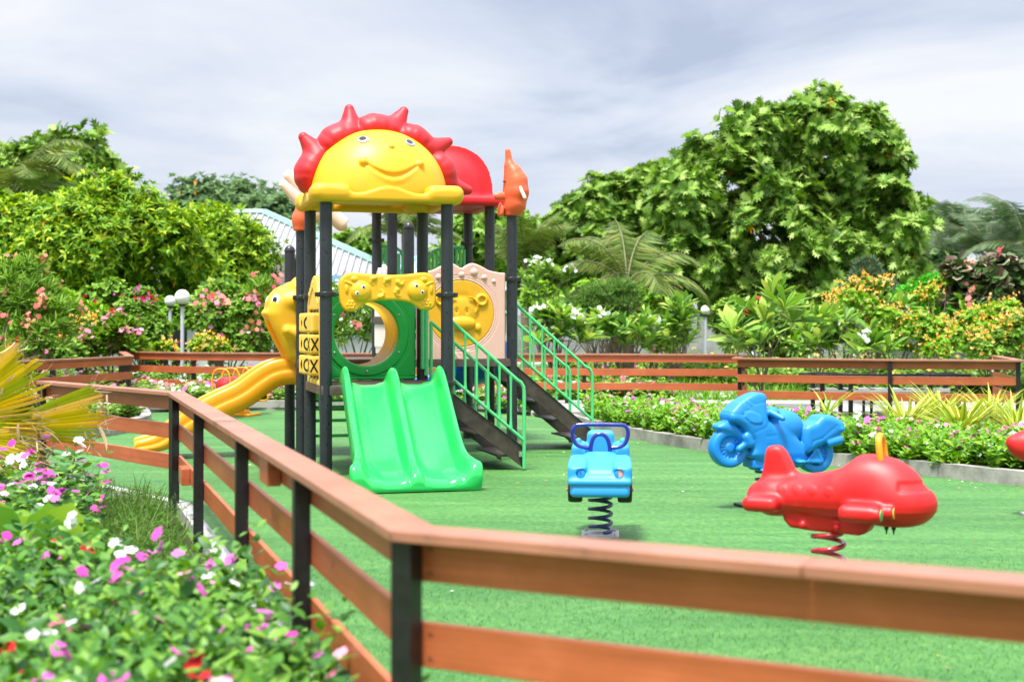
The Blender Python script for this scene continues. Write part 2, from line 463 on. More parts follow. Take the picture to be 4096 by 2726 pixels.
W = bpy.data.worlds.new('World'); SC.world = W; W.use_nodes = True
nt = W.node_tree; nt.nodes.clear()
wo = nt.nodes.new('ShaderNodeOutputWorld'); bg = nt.nodes.new('ShaderNodeBackground'); nt.links.new(bg.outputs[0], wo.inputs[0])
bg.inputs['Strength'].default_value = 0.1
sky = nt.nodes.new('ShaderNodeTexSky'); sky.sky_type = 'NISHITA'; sky.sun_disc = False
sky.sun_elevation = SUN_EL; sky.sun_rotation = SUN_AZ; sky.air_density = 1.0; sky.dust_density = 2.0
tc = nt.nodes.new('ShaderNodeTexCoord')
sep = nt.nodes.new('ShaderNodeSeparateXYZ'); nt.links.new(tc.outputs['Generated'], sep.inputs[0])
zc = N(nt, 'ShaderNodeMath', operation='MAXIMUM'); nt.links.new(sep.outputs[2], zc.inputs[0]); zc.inputs[1].default_value = 0.0
za = N(nt, 'ShaderNodeMath', operation='ADD'); nt.links.new(zc.outputs[0], za.inputs[0]); za.inputs[1].default_value = 0.14
dx = N(nt, 'ShaderNodeMath', operation='DIVIDE'); nt.links.new(sep.outputs[0], dx.inputs[0]); nt.links.new(za.outputs[0], dx.inputs[1])
dy = N(nt, 'ShaderNodeMath', operation='DIVIDE'); nt.links.new(sep.outputs[1], dy.inputs[0]); nt.links.new(za.outputs[0], dy.inputs[1])
cmb = nt.nodes.new('ShaderNodeCombineXYZ'); nt.links.new(dx.outputs[0], cmb.inputs[0]); nt.links.new(dy.outputs[0], cmb.inputs[1])
mp = nt.nodes.new('ShaderNodeMapping'); mp.inputs['Scale'].default_value = (0.62, 0.62, 1); mp.inputs['Rotation'].default_value = (0, 0, 0.25)
mp.inputs['Location'].default_value = (5.1, 2.7, 0)
nt.links.new(cmb.outputs[0], mp.inputs[0])
c1 = N(nt, 'ShaderNodeTexNoise', Scale=1.35, Detail=8.0, Roughness=0.54, Distortion=0.5); nt.links.new(mp.outputs[0], c1.inputs['Vector'])
cl = ramp(nt, [(0.33, (2.35, 2.7, 3.45)), (0.44, (3.25, 3.55, 4.2)), (0.55, (3.95, 4.12, 4.5)), (0.66, (4.55, 4.6, 4.7))], c1.outputs['Fac'])
# overcast luminance rises towards the zenith
el = N(nt, 'ShaderNodeMapRange'); nt.links.new(zc.outputs[0], el.inputs['Value'])
el.inputs['From Min'].default_value = 0.22; el.inputs['From Max'].default_value = 0.9; el.inputs['To Min'].default_value = 1.0; el.inputs['To Max'].default_value = 3.0
mul = N(nt, 'ShaderNodeVectorMath', operation='SCALE'); nt.links.new(cl.outputs[0], mul.inputs[0]); nt.links.new(el.outputs[0], mul.inputs['Scale'])
mix = N(nt, 'ShaderNodeMix', data_type='RGBA'); mix.inputs[0].default_value = 0.93
nt.links.new(sky.outputs[0], mix.inputs[6]); nt.links.new(mul.outputs[0], mix.inputs[7]); nt.links.new(mix.outputs[2], bg.inputs[0])

SC.view_settings.view_transform = 'Standard'; SC.view_settings.look = 'None'
SC.view_settings.exposure = 1.1; SC.view_settings.gamma = 1.0; SC.view_settings.use_curve_mapping = False
SC.render.engine = 'CYCLES'
cy = SC.cycles
cy.use_denoising = True
try: cy.denoiser = 'OPENIMAGEDENOISE'
except Exception: pass
cy.max_bounces = 7; cy.diffuse_bounces = 3; cy.glossy_bounces = 3; cy.transmission_bounces = 3; cy.transparent_max_bounces = 4
cy.use_adaptive_sampling = True; cy.adaptive_threshold = 0.015
cy.sample_clamp_indirect = 6.0
cy.caustics_reflective = False; cy.caustics_refractive = False

# ================================================================== ground sheets
def ground_material(name, cols, fine, bump=0.6, big=0.5):
    m, nt, p, out = nodes(name)
    co = coords(nt)
    n1 = N(nt, 'ShaderNodeTexNoise', Scale=big, Detail=5.0); nt.links.new(co, n1.inputs['Vector'])
    n2 = N(nt, 'ShaderNodeTexNoise', Scale=fine, Detail=6.0, Roughness=0.7); nt.links.new(co, n2.inputs['Vector'])
    ad = N(nt, 'ShaderNodeMath', operation='ADD'); nt.links.new(n1.outputs['Fac'], ad.inputs[0]); nt.links.new(n2.outputs['Fac'], ad.inputs[1])
    hf = N(nt, 'ShaderNodeMath', operation='MULTIPLY'); nt.links.new(ad.outputs[0], hf.inputs[0]); hf.inputs[1].default_value = 0.5
    r = ramp(nt, [(0.34 + 0.32 * i / (len(cols) - 1), c) for i, c in enumerate(cols)], hf.outputs[0])
    nt.links.new(r.outputs[0], p.inputs['Base Color']); p.inputs['Roughness'].default_value = 0.9; p.inputs['Specular IOR Level'].default_value = 0.15
    b = N(nt, 'ShaderNodeBump', Strength=bump, Distance=0.03)
    nt.links.new(n2.outputs['Fac'], b.inputs['Height']); nt.links.new(b.outputs[0], p.inputs['Normal'])
    return m
M['lawn'] = ground_material('lawn soil', [(0.10, 0.085, 0.045), (0.09, 0.15, 0.03), (0.12, 0.22, 0.04), (0.17, 0.28, 0.06)], 9.0)
M['soil'] = ground_material('garden soil', [(0.035, 0.026, 0.018), (0.05, 0.04, 0.025), (0.045, 0.06, 0.02)], 14.0)

def turf_material():
    m, nt, p, out = nodes('artificial turf')
    co = coords(nt)
    co2 = coords(nt, (1.0, 0.45, 1.0), (0, 0, 0.5))
    fine = N(nt, 'ShaderNodeTexNoise', Scale=120.0, Detail=4.0, Roughness=0.7); nt.links.new(co, fine.inputs['Vector'])
    med = N(nt, 'ShaderNodeTexNoise', Scale=24.0, Detail=5.0, Roughness=0.65); nt.links.new(co2, med.inputs['Vector'])
    co3 = coords(nt, (0.35, 2.2, 1.0), (0, 0, 0.22))
    big = N(nt, 'ShaderNodeTexNoise', Scale=1.4, Detail=4.0, Roughness=0.55); nt.links.new(co3, big.inputs['Vector'])
    a = N(nt, 'ShaderNodeMath', operation='MULTIPLY_ADD'); nt.links.new(fine.outputs['Fac'], a.inputs[0]); a.inputs[1].default_value = 0.55
    a2 = N(nt, 'ShaderNodeMath', operation='MULTIPLY'); nt.links.new(med.outputs['Fac'], a2.inputs[0]); a2.inputs[1].default_value = 0.30
    nt.links.new(a2.outputs[0], a.inputs[2])
    a3 = N(nt, 'ShaderNodeMath', operation='MULTIPLY_ADD'); nt.links.new(big.outputs['Fac'], a3.inputs[0]); a3.inputs[1].default_value = 0.22; nt.links.new(a.outputs[0], a3.inputs[2])
    r = ramp(nt, [(0.37, (0.013, 0.075, 0.017)), (0.48, (0.038, 0.155, 0.031)), (0.57, (0.080, 0.228, 0.047)), (0.69, (0.18, 0.34, 0.092))], a3.outputs[0])
    # rolls of turf : alternate pile direction, thin dark seams; trodden patches
    sx = nt.nodes.new('ShaderNodeSeparateXYZ'); nt.links.new(coords(nt, (1, 1, 1), (0, 0, 0.33)), sx.inputs[0])
    fr = N(nt, 'ShaderNodeMath', operation='PINGPONG'); nt.links.new(sx.outputs[1], fr.inputs[0]); fr.inputs[1].default_value = 1.0
    sm = ramp(nt, [(0.0, (0.62, 0.66, 0.62)), (0.009, (0.80, 0.82, 0.80)), (0.018, (1, 1, 1)), (1.0, (1, 1, 1))], fr.outputs[0])
    fl = N(nt, 'ShaderNodeMath', operation='PINGPONG'); nt.links.new(sx.outputs[1], fl.inputs[0]); fl.inputs[1].default_value = 2.0
    st_ = ramp(nt, [(0.49, (0.93, 0.95, 0.93)), (0.51, (1.05, 1.03, 1.05))], N(nt, 'ShaderNodeMath', operation='MULTIPLY').outputs[0])
    hf = st_.inputs[0].links[0].from_node; nt.links.new(fl.outputs[0], hf.inputs[0]); hf.inputs[1].default_value = 0.5
    wn = N(nt, 'ShaderNodeTexNoise', Scale=0.55, Detail=6.0, Roughness=0.6); nt.links.new(co, wn.inputs['Vector'])
    wr = ramp(nt, [(0.40, (0.82, 0.88, 0.84)), (0.55, (1, 1, 1)), (0.70, (1.12, 1.08, 1.05))], wn.outputs['Fac'])
    last = r.outputs[0]
    for q in (sm, st_, wr):
        mm = N(nt, 'ShaderNodeMix', data_type='RGBA', blend_type='MULTIPLY'); mm.inputs[0].default_value = 1.0
        nt.links.new(last, mm.inputs[6]); nt.links.new(q.outputs[0], mm.inputs[7]); last = mm.outputs[2]
    nt.links.new(last, p.inputs['Base Color']); p.inputs['Roughness'].default_value = 0.62; p.inputs['Specular IOR Level'].default_value = 0.35
    b = N(nt, 'ShaderNodeBump', Strength=0.8, Distance=0.02)
    nt.links.new(a.outputs[0], b.inputs['Height']); nt.links.new(b.outputs[0], p.inputs['Normal'])
    return m
M['turf'] = turf_material()

def sheet(name, poly, z, m, kind='structure'):
    me = bpy.data.meshes.new(name)
    me.from_pydata([(p[0], p[1], z) for p in poly], [], [list(range(len(poly)))])
    me.materials.append(m); me.update()
    bm = bmesh.new(); bm.from_mesh(me); bmesh.ops.triangulate(bm, faces=bm.faces[:]); bm.normal_update()
    for f in bm.faces:
        if f.normal.z < 0: f.normal_flip()
    bm.to_mesh(me); bm.free()
    o = link(name, me); o['kind'] = kind
    return o
sheet('ground', [(-700, -60), (700, -60), (700, 1500), (-700, 1500)], -0.008, M['lawn'])

FB = np.array([-2.662, 11.2]); FC = np.array([-0.283, 3.816]); FA = np.array([-4.40, 13.3]); FR = np.array([3.3, 1.857])
KFAR = [(-5.75, 16.2), (-5.13, 19.6), (-5.45, 21.4), (-5.95, 23.35), (-4.1, 23.95), (-0.7, 23.75), (0.49, 22.35)]
KBED = [(0.49, 22.35), (1.25, 19.05), (2.28, 16.3), (3.94, 13.9), (4.70, 12.85), (6.6, 10.9), (9.0, 9.5)]
turf_poly = [(-0.62, 5.0), (-0.19, 3.7), (3.4, 1.75), (9.2, 2.5), (9.2, 9.4)] + [(9.2, 22.4), (0.55, 22.4)] + KFAR[::-1][1:] + [(-5.2, 14.4), (-4.3, 13.25), (-2.58, 11.25)]
sheet('turf', turf_poly, 0.004, M['turf'])
sheet('soil', [(-9, 1.0), (FC[0] - 0.02, FC[1]), (FB[0], FB[1]), (FA[0], FA[1]), (-9, 15)], -0.002, M['soil'])
sheet('bed_soil', KBED + [(9.0, 12.2), (7.4, 16.0), (5.3, 18.6), (3.6, 20.3), (1.6, 21.9)], 0.045, M['soil'])
sheet('far_bed_soil', KFAR + [(0.6, 24.4), (-6.0, 25.8), (-7.3, 26.0), (-9, 21), (-7.5, 16)], 0.05, M['soil'])

def offset_line(pts, off):
    P = [np.array(p[:2], float) for p in pts]; out = []
    for i in range(len(P)):
        ds = []
        if i > 0: d = P[i] - P[i - 1]; ds.append(d / np.linalg.norm(d))
        if i < len(P) - 1: d = P[i + 1] - P[i]; ds.append(d / np.linalg.norm(d))
        ns = [np.array([-d[1], d[0]]) for d in ds]
        n = sum(ns); n /= np.linalg.norm(n)
        out.append(P[i] + n * off / max(0.35, n @ ns[0]))
    return out
def strip(mb, pts, o0, o1, z0, z1, mi=0, segs=None, gap=0.0):
    A = offset_line(pts, o0); B = offset_line(pts, o1)
    for i in range(len(pts) - 1):
        if segs is not None and i not in segs: continue
        q = [A[i], A[i + 1], B[i + 1], B[i]]
        if gap:
            d = (A[i + 1] - A[i]) / np.linalg.norm(A[i + 1] - A[i]) * gap
            q = [A[i] + d, A[i + 1] - d, B[i + 1] - d, B[i] + d]
        mb.add([(p[0], p[1], z0) for p in q] + [(p[0], p[1], z1) for p in q],
               [(3, 2, 1, 0), (4, 5, 6, 7), (0, 1, 5, 4), (1, 2, 6, 5), (2, 3, 7, 6), (3, 0, 4, 7)], mi)
    return mb
def kerb(name, pts, w, h, m):
    mb = MB(); strip(mb, pts, 0, w, -0.05, h)
    o = mb.build(name, m); o['kind'] = 'structure'; return o
kerb('kerb', smooth_poly(KFAR, 4, False), 0.14, 0.17, M['kerb'])
kerb('kerb', smooth_poly(KBED, 5, False), 0.13, 0.14, M['kerb'])
kerb('kerb', [(-5.2, 14.3), FA + (0.10, 0.10), FB + (0.12, 0.05), FC + (0.14, 0.06), FR + (0.0, 0.12)], -0.11, 0.07, M['kerbwhite'])
# paths beyond the right hand fence
mb = MB(); mb.box((0.3, 22.55, -0.05), (14, 25.6, 0.085)); o = mb.build('path', M['path'], bevel=0.02); o['kind'] = 'structure'
sheet('path', [(1.4, 28.2), (7.6, 27.6), (8.6, 31.0), (7.5, 35.0), (3.2, 35.5), (1.0, 32)], 0.006, M['path'])
sheet('path', [(-30, 52), (40, 47), (40, 49), (-30, 55)], 0.004, M['path'])

# ================================================================== fences
ZB = [(0.80, 0.912), (0.57, 0.69), (0.325, 0.445)]
def fence(label, pts, posts, side=1.0, name='timber_fence', psize=0.031, extra=None, cap=None):
    """posts stand on the line; boards lie on its `side`; a flat cap covers both"""
    root = thing(name, label, 'fence', (pts[0][0], pts[0][1], 0), 0.0, 'red brown timber fences around the playground')
    o = np.array(pts[0][:2]); L = [np.array(p[:2]) - o for p in pts]
    mb = MB(); w0, w1 = (-0.050, 0.085) if side > 0 else (-0.085, 0.050)
    strip(mb, [np.array(p[:2]) - o for p in cap] if cap else L, w0, w1, 0.915, 0.945, gap=0.0015)
    mb.build('cap_board', M['woodcap'], root, bevel=0.003)
    for i in range(len(L) - 1):
        for (z0, z1) in ZB:
            b = MB(); a0, a1 = (0.034, 0.058) if side > 0 else (-0.058, -0.034)
            strip(b, L, a0, a1, z0, z1, segs=[i], gap=0.001)
            b.build('board', M['wood'], root, bevel=0.003)
    for p in posts:
        q = np.array(p[:2]) - o
        # turn the post with the nearest run
        best = min(range(len(L) - 1), key=lambda i: abs(np.cross(L[i + 1] - L[i], q - L[i])) / np.linalg.norm(L[i + 1] - L[i]) + 0.01 * np.linalg.norm(q - (L[i] + L[i + 1]) / 2))
        d = L[best + 1] - L[best]
        m_ = MB(); m_.box((-psize, -psize, 0), (psize, psize, 0.914), R=rotz(math.atan2(d[1], d[0])), c=(q[0], q[1], 0))
        m_.build('post', M['black'], root, bevel=0.002)
    if extra: extra(root, o)
    return root
def lerp2(a, b, t): return (np.array(a) + (np.array(b) - np.array(a)) * t)
def onY(Y): return lerp2(FB, FC, (FB[1] - Y) / (FB[1] - FC[1]))
def near_extra(root, o):
    for Y, z0, z1 in ((10.35, 0.33, 0.44), (6.25, 0.80, 0.90)):
        q = onY(Y) - o; d = FC - FB; a = math.atan2(d[1], d[0])
        b = MB(); b.box((-0.13, -0.026, z0 - 0.01), (0.13, 0.033, z1 + 0.002), R=rotz(a), c=(q[0], q[1], 0))
        b.build('splice_block', M['wood'], root, bevel=0.003)
    d = FR - FC; d = d / np.linalg.norm(d); nrm = np.array([d[1], -d[0]])
    for (z0, z1) in ZB:
        for dz in (0.025, 0.09):
            q = FC - o + d * 0.055 - nrm * 0.034; z = z0 + dz
            R = basis((nrm[0], nrm[1], 0)); s = MB()
            s.lathe([(0.006, -0.002), (0.0055, 0.0015), (0.002, 0.002)], (q[0], q[1], z), 10, R=np.stack([R[:, 0], R[:, 2], R[:, 1]], 1))
            s.build('screw', M['stringer'], root)
fence('long near fence of red brown boards on black posts, running round the foreground corner',
      [FA, FB, FC, FR], [FA, FB, onY(9.31), onY(7.17), onY(5.44), FC, lerp2(FC, FR, 0.52), FR], side=1.0, extra=near_extra, cap=[FA, FB, onY(8.6), onY(6.1), FC, lerp2(FC, FR, 0.27), FR])
FK = (-6.2, 23.0)
fence('left rear fence run with an open end, behind the dry fan palm leaves',
      [(-8.3, 14.6), (-7.06, 19.6), FK, (-7.30, 26.55)], [(-7.06, 19.6), (-6.74, 20.87), FK, (-6.75, 24.9), (-7.0, 25.7)], side=-1.0)
FM = (-5.73, 25.6); R1 = (3.92, 24.2)
def onX(x): return lerp2(FM, R1, (x - FM[0]) / (R1[0] - FM[0]))
fence('straight back fence behind the play tower, in front of the garden',
      [(-7.37, 26.8), FM, R1], [(-7.37, 26.8), FM, onX(-3.5), onX(-1.3), onX(0.95), onX(1.25), R1], side=-1.0)
R0 = (3.42, 21.8)
fence('right rear fence in front of the black picnic table',
      [R1 + np.array([0.03, 0.0]), R0, (5.57, 20.95), (7.35, 20.55), (7.9, 23.2)], [R0 + np.array([.09, .11]), (4.5, 21.38), (5.57, 20.95), (7.33, 20.6), (7.9, 23.2)][0:1] + [(5.57, 20.95), (7.33, 20.6), (7.9, 23.2)], side=1.0)
# ================================================================== play tower
TH = math.radians(15.29); S = 1.195; Y2 = S + 0.75; Y3 = 2.965
P1 = (-1.793, 13.70, 0.0)
tower = thing('play_tower', 'tall playground tower with smiling yellow sun roof, red roof, slides and green stair rails', 'play structure', P1, TH)

def post(x, y, h, cap=False, clamps=()):
    mb = MB(); mb.lathe([(0.06, 0.0), (0.06, h)], (x, y, 0), 28)
    o = mb.build('post', M['post'], tower)
    if cap:
        c = MB(); c.lathe([(0.0615, h - 0.02), (0.064, h - 0.015), (0.064, h), (0.060, h + 0.012), (0.055, h + 0.03), (0.04, h + 0.05), (0.02, h + 0.06), (0.002, h + 0.063)], (x, y, 0), 28)
        c.build('post_cap', M['clamp'], o, ang=50)
    for (z, ang, arm) in clamps:
        c = MB(); c.lathe([(0.061, z - 0.026), (0.071, z - 0.024), (0.073, z), (0.071, z + 0.024), (0.061, z + 0.026)], (x, y, 0), 28)
        d = np.array([math.cos(ang), math.sin(ang), 0])
        R = rotz(ang)
        c.box((0.06, -0.02, -0.024), (0.095, 0.02, 0.024), R=R, c=(x, y, z))
        c.box((-0.105, -0.022, -0.022), (-0.065, 0.022, 0.022), R=R, c=(x, y, z))
        for k in (0.9, 2.2, 4.1, 5.4):
            c.box((0.066, -0.014, -0.012), (0.0765, 0.014, 0.012), R=rotz(ang + k), c=(x, y, z))
        if arm:
            c.box((0.09, -0.012, -0.013), (0.09 + arm, 0.012, 0.013), R=R, c=(x, y, z))
            q = np.array([x, y, z]) + d * (0.09 + arm)
            c.lathe([(0.02, -0.012), (0.02, 0.012)], q, 14, R=basis((0, 0, 1), (0, 1, 0))[:, [0, 2, 1]])
        k = c.build('clamp', M['clamp'], o, bevel=0.003)
        if arm:
            q = np.array([x, y, z]) + d * (0.09 + arm)
            b = MB(); b.lathe([(0.009, -0.021), (0.009, -0.012)], q, 10, R=np.array([[1, 0, 0], [0, 0, 1], [0, -1, 0]], float) * np.array([1, 1, 1]))
            b.lathe([(0.013, 0.012), (0.013, 0.016), (0.006, 0.019)], q, 12, R=np.array([[1, 0, 0], [0, 0, -1], [0, 1, 0]], float))
            b.build('bolt', M['steel'], o)
    return o
post(0, 0, 2.75, clamps=[(1.76, 0.0, 0.09)])
post(S, 0, 2.75, clamps=[(1.76, PI, 0.09), (0.89, 0.5, 0)])
post(0, S, 2.75, clamps=[(1.76, -PI / 2, 0)])
post(S, S, 2.75)
post(0, Y2, 2.50, clamps=[(1.76, PI, 0)])
post(S, Y2, 2.55, cap=True)
post(2 * S, Y2, 2.72, clamps=[(1.98, PI, 0)])
post(0, Y3 + 0.12, 2.33, cap=True)
post(S, Y3, 2.93)
post(2 * S, Y3, 2.93)
post(S, Y3 + 1.07, 2.93, clamps=[(2.52, 0, 0)])
post(2 * S, Y3 + 1.12, 2.93, clamps=[(2.50, PI, 0)])
Y4 = Y3 + 1.1

def deck(x0, x1, y0, y1, z):
    mb = MB(); mb.box((x0, y0, z - 0.012), (x1, y1, z))
    mb.box((x0, y0 - 0.002, z - 0.09), (x1, y0 + 0.03, z - 0.0125)); mb.box((x0, y1 - 0.03, z - 0.09), (x1, y1 + 0.002, z - 0.0125))
    mb.box((x0 - 0.002, y0 + 0.031, z - 0.09), (x0 + 0.03, y1 - 0.031, z - 0.0125)); mb.box((x1 - 0.03, y0 + 0.031, z - 0.09), (x1 + 0.002, y1 - 0.031, z - 0.0125))
    mb.build('deck', M['deck'], tower, bevel=0.004)
deck(-0.05, S + 0.05, -0.05, S + 0.05, 0.88)
deck(-0.05, 2 * S + 0.05, Y2 - 0.05, Y3 + 0.0, 1.08)
deck(S - 0.05, 2 * S + 0.05, Y3 + 0.01, Y4 + 0.05, 1.56)
mb = MB()   # risers between the two upper decks, seen past the tunnel
for z in (1.13, 1.32, 1.50): mb.box((S - 0.04, Y3 - 0.26 + z * 0.1, z - 0.03), (S + 0.28, Y3 - 0.24 + z * 0.1, z + 0.045))
mb.box((S - 0.05, Y3 - 0.27, 1.085), (S - 0.02, Y3 + 0.004, 1.555))
mb.build('step_riser', M['deck'], tower, bevel=0.004)

# ---------------------------------------------------------------- sun roof
FCX, FCY, FCZ = S / 2, S / 2 - 0.10, 2.775
FR_ = (0.695, 0.56, 0.655)
def facey(x, z):
    q = 1 - ((x - FCX) / FR_[0]) ** 2 - ((z - FCZ) / FR_[2]) ** 2
    return FCY - FR_[1] * math.sqrt(max(q, 0.01))
def fn_frame(P):
    x, y, z = P[:, 0], P[:, 1], P[:, 2]
    cx, cy_ = S / 2, S / 2
    qx = np.abs(x - cx) - (S / 2 + 0.135 - 0.13); qy = np.abs(y - cy_) - (S / 2 + 0.135 - 0.13)
    d2 = np.hypot(np.maximum(qx, 0), np.maximum(qy, 0)) + np.minimum(np.maximum(qx, qy), 0) - 0.13
    ring = np.abs(d2 + 0.055) - 0.055
    wx = 0.035 * np.cos(2 * PI * (x - cx) / (S / 2 + 0.02)); wy = 0.035 * np.cos(2 * PI * (y - cy_) / (S / 2 + 0.02))
    k = np.clip((np.abs(x - cx) - np.abs(y - cy_)) / 0.2 + 0.5, 0, 1)
    top = 2.775 + wx * (1 - k) + wy * k
    dz = np.maximum(z - top, 2.655 - z)
    a, b = ring + 0.03, dz + 0.03
    d = np.minimum(np.maximum(a, b), 0) + np.hypot(np.maximum(a, 0), np.maximum(b, 0)) - 0.03
    # bulging corner pads over the posts
    for px in (0.04, S - 0.04):
        for py in (0.04, S - 0.04):
            e = s_box(P, (px, py, 2.74), (0.19, 0.19, 0.088), 0.078)
            d = smin(d, e, 0.03)
    for px in (0, S):
        for py in (0, S): d = smax(d, -(np.maximum(np.hypot(x - px, y - py) - 0.058, z - 2.73)), 0.004)
    return d
sun_roof = sdf('sun_roof', fn_frame, (-0.2, -0.2, 2.60), (S + 0.2, S + 0.2, 2.88), 0.0125, M['yellow'], tower)

def fn_face(P):
    x, y, z = P[:, 0], P[:, 1], P[:, 2]
    d = s_ell(P, (FCX, FCY, FCZ), FR_)
    d = smax(d, 2.72 - z, 0.01)
    d = smax(d, y - (FCY + 0.02), 0.02)
    # mouth : groove under a raised crescent
    mx = FCX + 0.055
    pts = [(mx - 0.285 + 0.57 * t, 3.05 - 0.135 * math.sin(PI * t)) for t in np.linspace(0, 1, 9)]
    P3 = [(a, facey(a, b), b) for a, b in pts]
    g = np.full(len(x), 9.0); lip = np.full(len(x), 9.0)
    for i in range(8):
        r0 = 0.008 + 0.018 * math.sin(PI * i / 8); r1 = 0.008 + 0.018 * math.sin(PI * (i + 1) / 8)
        g = np.minimum(g, s_cap(P, P3[i], P3[i + 1], r0, r1))
        a = np.array(P3[i]) + (0, 0.018, -0.055 * math.sin(PI * i / 8)); b = np.array(P3[i + 1]) + (0, 0.018, -0.055 * math.sin(PI * (i + 1) / 8))
        lip = np.minimum(lip, s_cap(P, a, b, 0.008 + 0.024 * math.sin(PI * i / 8), 0.008 + 0.024 * math.sin(PI * (i + 1) / 8)))
    d = smin(d, lip, 0.03)
    d = smax(d, -g, 0.015)
    for q in (P3[0], P3[-1]): d = smin(d, np.linalg.norm(P - np.array(q), axis=1) - 0.040, 0.02)
    nx = FCX + 0.055; d = smin(d, s_ell(P, (nx, facey(nx, 3.215), 3.215), (0.032, 0.03, 0.022)), 0.02)
    return d
face = sdf('sun_face', fn_face, (-0.16, -0.2, 2.70), (S + 0.16, S / 2, 3.48), 0.011, M['yellow'], sun_roof)
def fn_back(P):
    d = s_ell(P, (FCX, S - FCY, FCZ), FR_)
    return smax(smax(d, 2.72 - P[:, 2], 0.01), (S - FCY - 0.02) - P[:, 1], 0.02)
sdf('sun_back', fn_back, (-0.16, S / 2 - 0.1, 2.70), (S + 0.16, S + 0.2, 3.48), 0.025, M['yellow'], sun_roof)
def fn_mane(P):
    q = P - np.array([FCX, S / 2, FCZ]); x, y, z = q[:, 0], q[:, 1], q[:, 2]
    zz = z * FR_[0] / FR_[2]
    r = np.hypot(x, zz); an = np.degrees(np.arctan2(zz, x))
    # solid core disc between the two shells
    d = np.maximum(np.abs(y) - 0.15, r - 0.715)
    for i in range(5):
        ph = 142 - 34.0 * i
        pr = None
        for t in np.linspace(0, 1, 6):
            a = math.radians(ph + 28.5 - 24 * t)
            rc = 0.69 + 0.045 * math.sin(PI * min(1, t * 1.0 + .05)); rr = 0.085 + 0.058 * math.sin(PI * min(1, 0.12 + 0.86 * t)) ** 0.7
            c = (rc * math.cos(a), rc * math.sin(a) * FR_[2] / FR_[0])
            if pr is not None:
                e = s_cap(np.stack([x, y * 0.62, z], 1), (pr[0], 0, pr[1]), (c[0], 0, c[1]), pr[2], rr)
                lob = e if lob is None else np.minimum(lob, e)
            else: lob = None
            pr = (c[0], c[1], rr)
        a = math.radians(ph + 3); b = math.radians(ph - 1)
        p0 = (0.74 * math.cos(a), 0, 0.70 * math.sin(a)); p1 = (0.955 * math.cos(b), 0, 0.905 * math.sin(b))
        sp = s_cap(np.stack([x, y * 0.8, z], 1), p0, p1, 0.135, 0.050)
        lob = smin(lob, sp, 0.06)
        d = smin(d, lob, 0.006)
    d = smax(d, -(z + 0.045), 0.02)
    return d
sdf('mane', fn_mane, (-0.5, S / 2 - 0.34, 2.70), (S + 0.5, S / 2 + 0.34, 3.80), 0.0135, M['red'], sun_roof)
for (ex, ez, tl) in ((FCX - 0.205, 3.285, 0.2), (FCX + 0.265, 3.272, -0.35)):
    yy = facey(ex, ez); n = np.array([(ex - FCX) / FR_[0] ** 2, (yy - FCY) / FR_[1] ** 2, (ez - FCZ) / FR_[2] ** 2]); n /= np.linalg.norm(n)
    B = basis(n, (math.sin(tl), 0, math.cos(tl)))       # cols: side, normal, up
    R = np.stack([B[:, 0], B[:, 2], B[:, 1]], 1)
    e = MB(); A = R @ np.diag([1.12, 0.95, 1]); e.lathe([(0.056, -0.02), (0.056, 0.004), (0.050, 0.009), (0.045, 0.0105), (0.001, 0.012)], (ex, yy, ez), 28, R=A)
    eo = e.build('eye', M['eyegrey'], sun_roof)
    p = MB(); p.lathe([(0.033, 0.011), (0.033, 0.0138), (0.001, 0.0145)], np.array([ex, yy, ez]) + R @ np.array([0.006, 0.006, 0]), 20, R=A); p.build('pupil', M['ink'], eo)

# ---------------------------------------------------------------- red roof
def fn_rroof(P):
    x, y, z = P[:, 0] - 1.5 * S, P[:, 1] - (Y3 + 0.545), P[:, 2]
    d = s_box(np.stack([x, y, z], 1), (0, 0, 2.945), (S / 2 + 0.17, 0.74, 0.062), 0.045)
    d = smax(d, -s_box(np.stack([x, y, z], 1), (0, 0, 2.88), (S / 2 - 0.02, 0.55, 0.06), 0.03), 0.01)
    v = ((np.abs(x) / 0.60) ** 2.6 + (np.abs(z - 2.95) / 0.645) ** 2.6 + (np.abs(y) / 0.68) ** 4) ** (1 / 2.6) * 0.6 - 0.6
    v = smax(v, 2.90 - z, 0.02)
    d = smin(d, v, 0.05)
    for yr in (-0.42, 0.44):
        e = np.maximum((np.abs(x) ** 2.7 + np.abs((z - 2.95) * 0.97) ** 2.7) ** (1 / 2.7) - 0.655, np.abs(y - yr) - 0.075)
        e = smax(e, 2.9 - z, 0.02); d = smin(d, e, 0.055)
    return d
sdf('red_roof', fn_rroof, (S - 0.3, Y3 - 0.3, 2.82), (2 * S + 0.3, Y3 + 1.4, 3.75), 0.0175, M['red'], tower)

# ---------------------------------------------------------------- dolphin and fish on post tops
def fn_dolph(P):
    q = P - np.array([2 * S, Y2, 2.72])
    # nose up, belly towards +x, seen nearly from behind
    pts = [(0.0, 0.0, 0.0, .078), (0.03, 0, 0.10, .118), (0.045, 0, 0.25, .138), (0.04, 0, 0.38, .126), (0.005, 0, 0.49, .088), (-0.03, 0, 0.555, .046), (-0.05, 0, 0.72, .030)]
    d = None
    for a, b in zip(pts[:-1], pts[1:]):
        e = s_cap(q * np.array([1, 0.8, 1]), a[:3], b[:3], a[3], b[3]); d = e if d is None else smin(d, e, 0.045)
    d = smin(d, s_ell(q, (-0.15, -0.02, 0.20), (0.075, 0.03, 0.045)), 0.02)
    d = smin(d, s_ell(q, (-0.12, 0.05, 0.02), (0.03, 0.10, 0.12)), 0.02)
    d = smin(d, s_ell(q, (0.15, 0.02, 0.20), (0.03, 0.03, 0.03)), 0.01)
    return smax(d, -0.02 - q[:, 2], 0.01)
